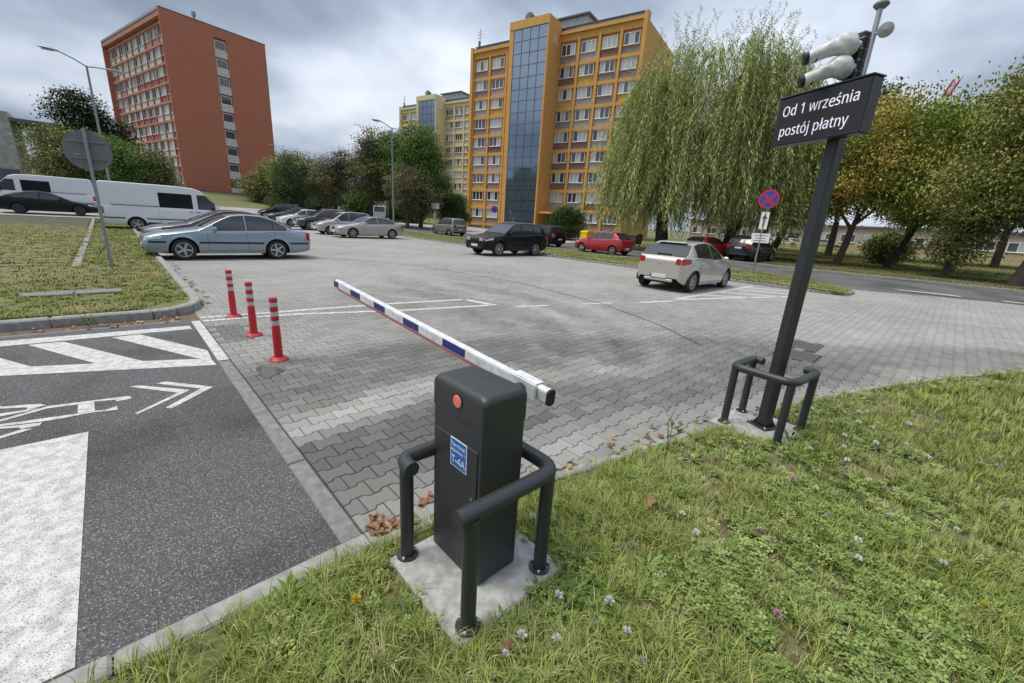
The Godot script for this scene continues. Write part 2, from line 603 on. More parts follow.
func lawn_y(x: float, z: float) -> float:
	var d := clampf((z - z_edge(x)) / 0.5, 0.0, 1.0)
	return -0.015 + 0.028 * (1.0 - smoothstep(0.5, 0.8, x)) * (1.0 - d) + d * 0.03 + bumps.get_noise_2d(x * 60.0, z * 60.0) * 0.025 * d

func sheet(xs: Array, zs: Array, up: float) -> ArrayMesh:
	var mb := MB.new()
	var rows := []
	for z in zs:
		var r := PackedVector3Array()
		for x in xs:
			r.append(gp(x, z, up))
		rows.append(r)
	mb.grid(rows, Vector3(0, -1000, 0))
	return mb.mesh()

func span(a: float, b: float, n: int) -> Array:
	var r := []
	for i in n + 1:
		r.append(lerpf(a, b, float(i) / n))
	return r

func flat(polys: Array, y: float, th := 0.003) -> ArrayMesh:
	var mb := MB.new()
	var xf := Transform3D(Basis(Vector3.RIGHT, Vector3(0, 0, 1), Vector3.UP), Vector3.ZERO)
	for p in polys:
		mb.prism(PackedVector2Array(p), y - th, y, xf, false)
	return mb.mesh()

func kerb_run(parent: Node, called: String, pts: Array, width: float, y0: float, y1: float, m: Material, gap := 0.006, bev := 0.012) -> void:
	# one stone between each two points; y relative to the terrain
	for i in pts.size() - 1:
		var a: Vector2 = pts[i]
		var b: Vector2 = pts[i + 1]
		var d := (b - a)
		var l := d.length()
		var mb := MB.new()
		mb.box(Vector3(0, 0, 0), Vector3(l - gap, y1 - y0, width), bev)
		var mid := (a + b) * 0.5
		var xf := Transform3D(Basis(Vector3.UP, atan2(-d.y, d.x)), gp(mid.x, mid.y, (y0 + y1) * 0.5 + rng.randf_range(-0.003, 0.003)))
		part(parent, called, mb.mesh(), m, xf)

func along(pts: Array, step: float) -> Array:
	var c := Curve2D.new()
	for p in pts: c.add_point(p)
	var n := int(round(c.get_baked_length() / step))
	var r := []
	for i in n + 1: r.append(c.sample_baked(c.get_baked_length() * i / n))
	return r

func setting_node(called: String) -> Node3D:
	var o := Node3D.new()
	o.name = numbered(called)
	add_child(o)
	o.set_meta("kind", "structure")
	return o

func make_ground() -> void:
	var xs := span(-420, -30, 8) + span(-24, 120, 36) + span(140, 520, 8)
	var zs := span(-520, -130, 8) + span(-120, 40, 40) + span(60, 300, 6)
	struct("ground", sheet(xs, zs, -0.06), M.turf)
	# cycle path and its markings
	struct("cycle_path", sheet([-14.0, -4.0, 0.642], span(-7.52, -1.84, 4), 0.0), M.asphalt)
	# lawn round the barrier
	var mb := MB.new()
	var rows := []
	for i in 121:
		var x := -8.0 + i * 0.25
		var r := PackedVector3Array()
		for j in 41:
			var z := lerpf(z_edge(x) - 0.01, 12.0, pow(j / 40.0, 2.0))
			r.append(Vector3(x, lawn_y(x, z), z))
		rows.append(r)
	mb.grid(rows, Vector3(0, -1000, 0))
	struct("lawn", mb.mesh(), M.soil)
	# road behind the island
	struct("road", sheet(span(22.7, 29.6, 2), span(40, -95, 60), 0.0), M.road_asphalt)
	struct("road_patch", flat([[Vector2(22.9, -3.2), Vector2(22.9, 1.6), Vector2(24.0, 3.4), Vector2(24.2, -1.0)]], 0.006), M.patch_asphalt)
	struct("road_apron", flat([[Vector2(17.0, -3.6), Vector2(22.75, -5.6), Vector2(22.75, 30.0), Vector2(20.0, 30.0), Vector2(20.0, -2.0), Vector2(17.0, -2.0)]], -0.009), M.road_asphalt)
	struct("road_marking", flat([[Vector2(22.95, -1.3), Vector2(23.3, 0.5), Vector2(23.6, 0.3), Vector2(23.2, -1.5)], [Vector2(23.5, 1.6), Vector2(23.8, 3.2), Vector2(24.0, 3.0), Vector2(23.75, 1.5)]], 0.011), M.worn_paint)
	struct("far_paving", sheet(span(0.9, 17.3, 4), span(-30.9, -66, 14), -0.004), M.far_paving)
	struct("van_yard", sheet(span(-14, 0.66, 4), span(-41.5, -60, 6), -0.02), M.far_paving)
	struct("building_forecourt", sheet(span(29.7, 44, 4), span(-26, -60, 10), -0.01), M.far_paving)
	struct("footpath", sheet(span(33.0, 34.8, 1), span(30, -24, 12), -0.02), M.dirt)
	# ---- flush kerb between path and paving, kerb before the lawn, edging of the paving
	var kb := setting_node("kerb")
	kerb_run(kb, "kerb_stone", along([Vector2(0.698, -7.5), Vector2(0.698, -1.86)], 1.0), 0.112, -0.12, 0.006, M.kerb_grey, 0.008, 0.006)
	kerb_run(kb, "kerb_stone", along([Vector2(-8.24, -1.79), Vector2(0.76, -1.79)], 1.0), 0.115, -0.12, 0.03, M.kerb)
	var ed := []
	for x in [0.78, 1.4, 2.03, 2.81, 3.5, 4.2, 4.9, 5.57, 6.3, 7.07, 7.75, 8.4, 9.1, 9.73, 10.6, 11.3, 12.0, 13.0, 14.0, 15.0, 16.0, 17.0]:
		ed.append(Vector2(x, z_edge(x) - 0.03))
	kerb_run(kb, "edging_stone", ed, 0.075, -0.14, 0.014, M.kerb, 0.01)
	# ---- island with the sign
	var isl := [Vector2(-9.0, -7.98), Vector2(0.25, -7.98), Vector2(0.52, -8.06), Vector2(0.72, -8.26), Vector2(0.84, -8.56), Vector2(0.87, -8.95)]
	var ki := setting_node("kerb_island")
	kerb_run(ki, "kerb_stone", along([isl[0], isl[1]], 1.0) + isl.slice(2), 0.14, -0.1, 0.125, M.kerb, 0.004, 0.02)
	kerb_run(ki, "kerb_stone", along([Vector2(0.87, -8.95), Vector2(0.82, -40.0)], 1.0), 0.14, -0.1, 0.125, M.kerb, 0.008, 0.02)
	kerb_run(ki, "edging_stone", along([Vector2(-9.0, -7.62), Vector2(0.55, -7.56)], 1.0), 0.07, -0.1, 0.012, M.kerb_grey)
	struct("dirt_strip", sheet(span(-9, 0.62, 8), [-8.0, -7.5], -0.006), M.dirt)
	struct("dirt_verge", sheet([0.6, 0.95], span(-9, -7.5, 3), -0.007), M.dirt)
	var poly := [Vector2(-14, -8.0)] + isl.slice(1) + [Vector2(0.82, -41.5), Vector2(-14, -41.5)]
	struct("island_lawn", flat([poly], 0.10, 0.15), M.turf)
	# concrete edging and the grass pavers of the car park beyond
	kerb_run(ki, "edging_stone", along([Vector2(-0.74, -13.7), Vector2(-0.80, -40.7)], 1.0), 0.15, -0.02, 0.125, M.kerb)
	kerb_run(ki, "edging_stone", along([Vector2(-12.8, -13.66), Vector2(-0.8, -13.66)], 1.0), 0.08, -0.02, 0.108, M.kerb_grey)
	for k in 40:
		var z := -14.35 - k * 0.62
		kerb_run(ki, "grass_paver", along([Vector2(-8.2, z), Vector2(-0.9, z)], 3.6), 0.14, 0.0, 0.110, M.mossy_paver, 0.05)
	var lid := thing("concrete_cover", "long weathered concrete cover slab set in the grass island", "cover slab", Vector3(-0.62, 0.10, -9.95), 0.03)
	var m1 := MB.new(); m1.box(Vector3(-0.3, 0.012, 0), Vector3(0.58, 0.04, 0.34), 0.008)
	part(lid, "slab", m1.mesh(), M.kerb_grey)
	m1 = MB.new(); m1.box(Vector3(0.3, 0.014, 0), Vector3(0.58, 0.04, 0.34), 0.008)
	part(lid, "slab", m1.mesh(), M.kerb_grey)
	m1 = MB.new(); m1.box(Vector3(-0.05, 0.037, 0), Vector3(0.13, 0.008, 0.05), 0.003)
	part(lid, "lifting_eye", m1.mesh(), M.galvanised)
	# ---- island between the car park and the road
	var ri := [Vector2(17.4, -60.0), Vector2(17.4, -3.2), Vector2(17.6, -2.6), Vector2(18.1, -2.25), Vector2(18.9, -2.25), Vector2(22.6, -5.4), Vector2(22.6, -60.0)]
	struct("road_island", flat([ri], 0.075, 0.15), M.turf)
	var kr := setting_node("kerb_road_island")
	kerb_run(kr, "kerb_stone", along([ri[0], ri[1]], 1.0) + [ri[2], ri[3], ri[4]], 0.12, -0.1, 0.085, M.kerb, 0.008)
	kerb_run(kr, "kerb_stone", along([ri[4], ri[5], ri[6]], 1.0), 0.12, -0.1, 0.085, M.kerb, 0.008)
	kerb_run(kr, "kerb_stone", along([Vector2(29.7, 20.0), Vector2(29.7, -30.0)], 1.0), 0.12, -0.1, 0.07, M.kerb, 0.008)

func make_markings() -> void:
	var p := [
		[Vector2(-6.0, -7.75), Vector2(-1.15, -7.382), Vector2(0.592, -7.23), Vector2(0.605, -7.03), Vector2(-1.12, -7.115), Vector2(-6.0, -7.4)],
		[Vector2(-5.0, -7.2), Vector2(-1.017, -6.209), Vector2(-0.797, -6.116), Vector2(0.038, -5.777), Vector2(0.596, -5.52), Vector2(0.615, -5.249), Vector2(-0.985, -5.926), Vector2(-5.0, -7.0)],
		[Vector2(-1.062, -6.606), Vector2(-0.796, -6.1), Vector2(-0.916, -6.033), Vector2(-1.008, -6.13)],
		[Vector2(-0.908, -7.062), Vector2(-0.627, -7.043), Vector2(0.04, -5.759), Vector2(-0.331, -5.911)],
		[Vector2(-0.208, -7.01), Vector2(0.055, -7.018), Vector2(0.615, -5.862), Vector2(0.603, -5.498), Vector2(0.511, -5.549)],
	]
	var o := struct("striped_marking", flat(p.slice(0, 2), 0.004), M.paint)
	part(o, "stripe", flat(p.slice(2), 0.0042), M.paint)
	struct("kerb_paint", flat([[Vector2(0.646, -7.46), Vector2(0.75, -7.46), Vector2(0.75, -5.36), Vector2(0.646, -5.36)]], 0.0125, 0.005), M.paint)
	struct("white_square_marking", flat([[Vector2(-3.0, -4.12), Vector2(-0.355, -4.12), Vector2(-0.345, -1.88), Vector2(-3.0, -1.88)]], 0.004), M.paint)
	var V2 := func(a, b): return Vector2(a, b)
	var bike := [
		[V2.call(-0.847,-4.714),V2.call(-0.605,-4.843),V2.call(-0.434,-4.809),V2.call(-0.199,-4.764),V2.call(-0.104,-4.743),V2.call(-0.098,-4.670),V2.call(-0.191,-4.661),V2.call(-0.204,-4.711),V2.call(-0.327,-4.751),V2.call(-0.433,-4.754),V2.call(-0.601,-4.789),V2.call(-0.843,-4.675)],
		[V2.call(-0.429,-4.77),V2.call(-0.332,-4.745),V2.call(-0.326,-4.54),V2.call(-0.426,-4.545)],
		[V2.call(-0.836,-4.614),V2.call(-0.426,-4.540),V2.call(-0.325,-4.532),V2.call(-0.264,-4.505),V2.call(-0.192,-4.547),V2.call(-0.189,-4.458),V2.call(-0.264,-4.475),V2.call(-0.333,-4.502),V2.call(-0.424,-4.500),V2.call(-0.583,-4.502),V2.call(-0.831,-4.571)],
		[V2.call(-0.882,-5.022),V2.call(-0.660,-4.935),V2.call(-0.618,-4.870),V2.call(-0.724,-4.845),V2.call(-0.721,-4.893),V2.call(-0.877,-4.975)],
		[V2.call(-0.863,-4.855),V2.call(-0.725,-4.84),V2.call(-0.65,-4.835),V2.call(-0.721,-4.800),V2.call(-0.856,-4.790)],
		[V2.call(-0.830,-4.56),V2.call(-0.733,-4.521),V2.call(-0.613,-4.49),V2.call(-0.623,-4.431),V2.call(-0.710,-4.43),V2.call(-0.728,-4.472),V2.call(-0.825,-4.519)],
		[V2.call(-0.808,-4.375),V2.call(-0.710,-4.42),V2.call(-0.649,-4.394),V2.call(-0.803,-4.324)],
	]
	var b := struct("bicycle_marking", flat(bike.slice(0, 1), 0.004), M.paint)
	for i in range(1, bike.size()): part(b, "stroke", flat([bike[i]], 0.0041 + i * 0.0002), M.paint)
	# the wheels' far halves
	for w in [[-1.02, -4.93], [-1.0, -4.42]]:
		var ring := []
		var inner := []
		for k in 13:
			var a := PI * 0.5 + PI * k / 12.0
			ring.append(Vector2(w[0] + 0.14 + cos(a) * 0.34, w[1] + sin(a) * 0.12))
			inner.push_front(Vector2(w[0] + 0.14 + cos(a) * 0.28, w[1] + sin(a) * 0.07))
		part(b, "stroke", flat([ring + inner], 0.004), M.paint)
	struct("chevron_marking", flat([[V2.call(-0.099,-4.994),V2.call(-0.046,-5.001),V2.call(0.309,-4.617),V2.call(-0.075,-4.273),V2.call(-0.090,-4.298),V2.call(0.217,-4.602)]], 0.004), M.paint)
	struct("chevron_marking", flat([[V2.call(0.084,-4.964),V2.call(0.157,-4.974),V2.call(0.483,-4.591),V2.call(0.143,-4.249),V2.call(0.104,-4.293),V2.call(0.389,-4.605)]], 0.004), M.paint)

# ------------------------------------------------------------------ paving of double-T blocks
func block_outline(gap: float) -> PackedVector2Array:
	var e := 0.1 - gap
	var f := 0.0825 - gap
	var w := 0.058 - gap
	return PackedVector2Array([Vector2(-e, -f), Vector2(-0.061, -f), Vector2(-0.041, -w), Vector2(0.041, -w), Vector2(0.061, -f), Vector2(e, -f), Vector2(e, f), Vector2(0.061, f), Vector2(0.041, w), Vector2(-0.041, w), Vector2(-0.061, f), Vector2(-e, f)])

func half_of(p: PackedVector2Array) -> PackedVector2Array:
	return PackedVector2Array([Vector2(0.004, p[3].y), p[3], p[4], p[5], p[6], p[7], p[8], Vector2(0.004, p[8].y)])

func block_mesh(cut := false) -> ArrayMesh:
	var mb := MB.new()
	var top := block_outline(0.0066)
	var out := block_outline(0.003)
	if cut:
		top = half_of(top)
		out = half_of(out)
	var idx := Geometry2D.triangulate_polygon(top)
	for k in range(0, idx.size(), 3):
		var q := []
		for t in 3: q.append(Vector3(top[idx[k + t]].x, 0, top[idx[k + t]].y))
		mb.tri_n(q[0], q[1], q[2], Vector3.UP, Vector3.UP, Vector3.UP)
	for i in top.size():
		var j := (i + 1) % top.size()
		var a := top[i]; var b := top[j]; var c := out[i]; var d := out[j]
		var t := (b - a).normalized()
		var nn := Vector3(t.y, 0, -t.x)
		mb.quad(Vector3(a.x, 0, a.y), Vector3(b.x, 0, b.y), Vector3(d.x, -0.004, d.y), Vector3(c.x, -0.004, c.y), (nn + Vector3.UP).normalized())
		mb.quad(Vector3(c.x, -0.004, c.y), Vector3(d.x, -0.004, d.y), Vector3(d.x, -0.022, d.y), Vector3(c.x, -0.022, c.y), nn)
	return mb.mesh()

func near_line(p: Vector2, pts: Array) -> float:
	var best := 1e9
	for i in pts.size() - 1:
		var q := Geometry2D.get_closest_point_to_segment(p, pts[i], pts[i + 1])
		best = minf(best, p.distance_to(q))
	return best

func paver_tone(x: float, z: float, nz: FastNoiseLite) -> float:
	var p := Vector2(x, z)
	var t := 0.41 - 0.075 * (1.0 - smoothstep(6.0, 11.0, x)) * (1.0 - smoothstep(7.0, 13.0, -z)) + nz.get_noise_2d(x * 9.0, z * 9.0) * 0.07 + nz.get_noise_2d(x * 30.0 + 50.0, z * 30.0) * 0.05
	# tyre-blackened tracks that curve through the entrance, and the pale worn strips left between them
	var wob := nz.get_noise_2d(x * 14.0, z * 14.0 + 90.0) * 0.25
	var d1 := near_line(p, [Vector2(0.7, -4.45), Vector2(2.4, -4.35), Vector2(4.3, -3.55), Vector2(6.4, -2.2), Vector2(9.0, -0.1), Vector2(11, 1.3)])
	var d2 := near_line(p, [Vector2(0.7, -2.6), Vector2(1.9, -2.62), Vector2(3.4, -2.35), Vector2(5.2, -1.6), Vector2(7.2, -0.55)])
	t -= 0.15 * (1.0 - smoothstep(0.35, 1.05, d1 + wob * 0.6))
	t -= 0.15 * (1.0 - smoothstep(0.22, 0.68, d2 + wob * 0.5))
	var d3 := near_line(p, [Vector2(0.8, -3.3), Vector2(1.2, -3.33), Vector2(2.1, -3.52), Vector2(3.2, -3.42)])
	t += 0.17 * (1.0 - smoothstep(0.05, 0.36, d3 + wob * 0.4)) * (1.0 - 0.5 * smoothstep(1.0, 3.4, x))
	var d4 := near_line(p, [Vector2(0.8, -1.78), Vector2(1.5, -1.82), Vector2(2.6, -1.75)])
	t += 0.08 * (1.0 - smoothstep(0.1, 0.26, d4 + wob * 0.3))
	var d5 := near_line(p, [Vector2(5.5, -11.0), Vector2(5.2, -7.0), Vector2(4.9, -5.2), Vector2(6.0, -3.4), Vector2(9, -2)])
	t -= 0.045 * (1.0 - smoothstep(0.25, 0.8, d5 + wob * 0.4))
	# dark rubber arcs and pale scuffs where cars turn
	for arc in [[Vector2(4.3, -9.5), Vector2(5.2, -7.6), Vector2(5.7, -6.0), Vector2(5.5, -4.6), Vector2(4.6, -3.5)], [Vector2(6.6, -9.0), Vector2(7.0, -7.0), Vector2(6.8, -5.2), Vector2(6.0, -3.8), Vector2(4.8, -2.8)]]:
		var da := near_line(p, arc)
		t -= 0.035 * (1.0 - smoothstep(0.1, 0.42, da + wob * 0.2))
		t += 0.05 * (1.0 - smoothstep(0.06, 0.22, absf(da - 0.55)))
	if x > 0.8 and x < 1.26 and z < -6.05 and z > -7.1: t -= 0.14
	return t

func in_frame(p: Vector3, mx := 0.0, my := 0.0) -> bool:
	var q := CAM_BASIS.transposed() * (p - Vector3(0, 1.7, 0))
	if q.z > -0.05: return false
	return absf(q.x / -q.z) * 411.0 < 512.0 + mx and absf(q.y / -q.z) * 411.0 < 341.5 + my

func make_paving() -> void:
	var pave := setting_node("paving")
	part(pave, "joint_sand", sheet([0.72, 17.4], span(-31, -2.2, 8), -0.016), M.joint)
	var jm := MB.new()
	var rows := []
	for i in 23:
		var x := 0.76 + i * 0.98
		rows.append(PackedVector3Array([Vector3(x, -0.016, z_edge(x)), Vector3(x, -0.016, -2.2)]))
	jm.grid(rows, Vector3(0, -1000, 0))
	part(pave, "joint_sand", jm.mesh(), M.joint)
	var nz := FastNoiseLite.new()
	nz.seed = 8
	nz.frequency = 0.02
	nz.fractal_octaves = 3
	var bm := block_mesh()
	var all := []
	var k := 0
	var z := 9.0
	while z > -30.9:
		k += 1
		z -= 0.1405
		var x := 0.765
		if z < -8.6: x = 0.96
		var cols := 0
		if k % 2 == 1:
			x -= 0.1
		while true:
			var c := x + 0.1
			x += 0.2
			var lim := 17.33
			if z > -2.6: lim = 21.2 + (z + 1.4) * 0.62
			if z > -3.4 and z <= -2.6: lim = 17.5
			if c > lim: break
			if z > z_edge(c) - 0.045: continue
			if absf(z + 1.42) < 0.24 and absf(c - 8.25) < 0.34: continue
			if absf(z + 1.30) < 0.24 and absf(c - 7.45) < 0.34: continue
			var sx := 1.0
			if cols == 0 and k % 2 == 1 and z < -1.7:
				sx = 0.5
			cols += 1
			all.append([c, z, sx])
	# the 300 that show largest are pieces of their own
	var order := []
	for i in all.size():
		var p := Vector3(all[i][0], 0, all[i][1])
		if all[i][2] == 1.0 and in_frame(p, 10, 10):
			var hid := p.x > 0.98 and p.x < 1.5 and p.z > -1.95 and p.z < -1.0
			if not hid: order.append([p.distance_squared_to(Vector3(0, 1.7, 0)), i])
	order.sort_custom(func(a, b): return a[0] < b[0])
	var own := {}
	for i in mini(300, order.size()): own[order[i][1]] = true
	var shades := []
	for i in 14:
		var t := 0.14 + i * 0.04
		var m: StandardMaterial3D = M.paver.duplicate()
		m.vertex_color_use_as_albedo = false
		m.albedo_color = lin(t * 1.01, t * 0.985, t * (0.915 + 0.03 * sin(i * 2.1)))
		shades.append(m)
	var xfs := []
	var tints := []
	var hx := []
	var ht := []
	for i in all.size():
		var b: Array = all[i]
		var t: float = clampf(paver_tone(b[0], b[1], nz) + rng.randf_range(-0.04, 0.04), 0.12, 0.72)
		var bs := Basis(Vector3.UP, rng.randf_range(-0.012, 0.012)).rotated(Vector3.RIGHT, rng.randf_range(-0.006, 0.006)).rotated(Vector3.BACK, rng.randf_range(-0.006, 0.006))
		var xf := Transform3D(bs, Vector3(b[0], rng.randf_range(-0.002, 0.001) + hgt(b[0], b[1]), b[1]))
		if own.has(i):
			part(pave, "paver", bm, shades[clampi(int(round((t - 0.14) / 0.04)), 0, 13)], xf)
		else:
			if b[2] < 1.0:
				hx.append(xf)
				ht.append(Color(t, t * 0.985, t * 0.94))
				continue
			xfs.append(xf)
			tints.append(Color(t * 1.01, t * 0.985, t * rng.randf_range(0.88, 0.95)))
	var f := multi(pave, "paver_field", bm, M.paver, xfs, tints)
	f.set_meta("kind", "stuff")
	multi(pave, "cut_paver_row", block_mesh(true), M.paver, hx, ht).set_meta("kind", "stuff")
	# paint on the blocks: cut to each block, so that the joints stay open
	var lines := {
		"wedge_marking": [
			[Vector2(0.78, -7.50), Vector2(0.78, -7.40), Vector2(1.95, -7.28), Vector2(3.68, -6.74), Vector2(5.66, -6.34), Vector2(5.56, -6.50), Vector2(3.66, -6.88), Vector2(1.95, -7.40)],
			[Vector2(0.78, -7.74), Vector2(0.78, -7.63), Vector2(2.02, -7.54), Vector2(3.89, -7.36), Vector2(5.5, -7.10), Vector2(5.5, -7.24), Vector2(3.89, -7.50), Vector2(2.02, -7.66)],
			[Vector2(5.5, -7.24), Vector2(5.72, -6.34), Vector2(5.54, -6.40), Vector2(5.32, -7.2)]],
		"dash_marking": [
			[Vector2(5.95, -6.12), Vector2(6.7, -5.90), Vector2(6.7, -5.78), Vector2(5.95, -6.0)],
			[Vector2(9.15, -5.12), Vector2(10.25, -4.82), Vector2(10.25, -4.66), Vector2(9.15, -4.96)],
			[Vector2(7.6, -5.65), Vector2(8.4, -5.4), Vector2(8.4, -5.29), Vector2(7.6, -5.53)]],
		"hatched_marking": [
			[Vector2(10.5, -4.92), Vector2(16.6, -4.92), Vector2(16.6, -4.76), Vector2(10.7, -4.76)],
			[Vector2(10.55, -4.9), Vector2(15.4, -3.25), Vector2(15.4, -3.07), Vector2(10.5, -4.74)],
			[Vector2(12.4, -4.76), Vector2(13.4, -3.98), Vector2(13.4, -3.78), Vector2(12.1, -4.76)],
			[Vector2(13.7, -4.76), Vector2(14.7, -3.55), Vector2(14.6, -3.3), Vector2(13.4, -4.76)],
			[Vector2(15.0, -4.76), Vector2(16.2, -3.1), Vector2(15.9, -3.1), Vector2(14.7, -4.76)],
			[Vector2(16.0, -4.76), Vector2(17.0, -3.4), Vector2(16.8, -3.2), Vector2(15.7, -4.76)]],
	}
	var outl := block_outline(0.0066)
	for nm in lines:
		var bits := []
		for l in lines[nm]:
			var lp := PackedVector2Array(l)
			var box := Rect2(lp[0], Vector2.ZERO)
			for q in lp: box = box.expand(q)
			box = box.grow(0.15)
			for b in all:
				if not box.has_point(Vector2(b[0], b[1])): continue
				var op := PackedVector2Array()
				for q in outl: op.append(Vector2(q.x + b[0], q.y + b[1]))
				for piece in Geometry2D.intersect_polygons(op, lp):
					if piece.size() >= 3 and Geometry2D.triangulate_polygon(piece).size() > 0: bits.append(piece)
		struct(nm, flat(bits, 0.0045, 0.004), M.worn_paint)
	# an open seam that runs through the paving
	var seam := MB.new()
	var sp := along([Vector2(4.2, -17.5), Vector2(5.76, -15.98), Vector2(7.8, -12.99), Vector2(8.49, -8.58), Vector2(8.11, -5.48), Vector2(7.3, -3.54), Vector2(6.57, -2.47)], 0.22)
	for i in sp.size() - 1:
		var a: Vector2 = sp[i] + Vector2(rng.randf_range(-0.006, 0.006), 0)
		var b2: Vector2 = sp[i + 1]
		var n2 := (b2 - a).orthogonal().normalized() * rng.randf_range(0.010, 0.018)
		seam.quad(Vector3(a.x + n2.x, 0.005, a.y + n2.y), Vector3(b2.x + n2.x, 0.005, b2.y + n2.y), Vector3(b2.x - n2.x, 0.005, b2.y - n2.y), Vector3(a.x - n2.x, 0.005, a.y - n2.y), Vector3.UP)
	struct("paving_seam", seam.mesh(), M.joint)
	# gully grates
	for g in [[8.25, -1.42, "gully grate set in the paving, the one farther from the display pole"], [7.45, -1.30, "gully grate set in the paving, the one closer to the display pole"]]:
		var t := thing("gully_grate", g[2], "drain grate", Vector3(g[0], 0, g[1]), 0.0, "gully grates in the paving")
		var fr := MB.new()
		for s in [-1, 1]:
			fr.box(Vector3(0, -0.011, s * 0.2), Vector3(0.62, 0.03, 0.04), 0.004)
			fr.box(Vector3(s * 0.29, -0.0115, 0), Vector3(0.04, 0.03, 0.36), 0.004)
		part(t, "frame", fr.mesh(), M.iron)
		var pit := MB.new()
		pit.box(Vector3(0, -0.012, 0), Vector3(0.56, 0.012, 0.38))
		part(t, "pit", pit.mesh(), M.rubber)
		var bar := MB.new()
		bar.box(Vector3.ZERO, Vector3(0.022, 0.014, 0.36), 0.003)
		var bmesh := bar.mesh()
		for i in 12:
			part(t, "bar", bmesh, M.iron, Transform3D(Basis.IDENTITY, Vector3(-0.25 + i * 0.045, -0.004, 0)))

# ------------------------------------------------------------------ entrance: barrier, guards, display, posts
func rounded_tube(pts: Array, r: float, bend: float, sides := 14) -> MB:
	# polyline with rounded corners
	var path := [pts[0]]
	for i in range(1, pts.size() - 1):
		var a: Vector3 = pts[i - 1]; var b: Vector3 = pts[i]; var c: Vector3 = pts[i + 1]
		var d1 := (a - b).normalized(); var d2 := (c - b).normalized()
		var k := minf(bend, minf((a - b).length(), (c - b).length()) * 0.49)
		var p1 := b + d1 * k; var p2 := b + d2 * k
		for s in 9:
			var t := s / 8.0
			path.append(p1.lerp(b, t).lerp(b.lerp(p2, t), t))
	path.append(pts[-1])
	var mb := MB.new()
	mb.tube(path, [r], sides)
	return mb

func words(t: String, size: float, bold := false, font := "Droid Sans", depth := 0.002) -> TextMesh:
	var tm := TextMesh.new()
	tm.text = t
	var f := SystemFont.new()
	f.font_names = PackedStringArray([font])
	if bold: f.font_weight = 700
	tm.font = f
	tm.font_size = 48
	tm.pixel_size = size / 48.0
	tm.depth = depth
	return tm

func post_foot(parent: Node, at: Vector3, r: float) -> void:
	var fl := MB.new()
	fl.lathe([Vector2(r * 1.75, 0), Vector2(r * 1.75, 0.006), Vector2(r * 1.7, 0.009), Vector2(r, 0.009)], 18)
	var f := part(parent, "foot_plate", fl.mesh(), M.black_powder, Transform3D(Basis.IDENTITY, at))
	var bm := MB.new()
	bm.lathe([Vector2(0.009, 0), Vector2(0.009, 0.012), Vector2(0.004, 0.016), Vector2(0, 0.017)], 6)
	var bolt := bm.mesh()
	for k in 3:
		var a := TAU * k / 3 + 0.4
		part(f, "bolt", bolt, M.steel, Transform3D(Basis.IDENTITY, Vector3(cos(a) * r * 1.4, 0.008, sin(a) * r * 1.4)))

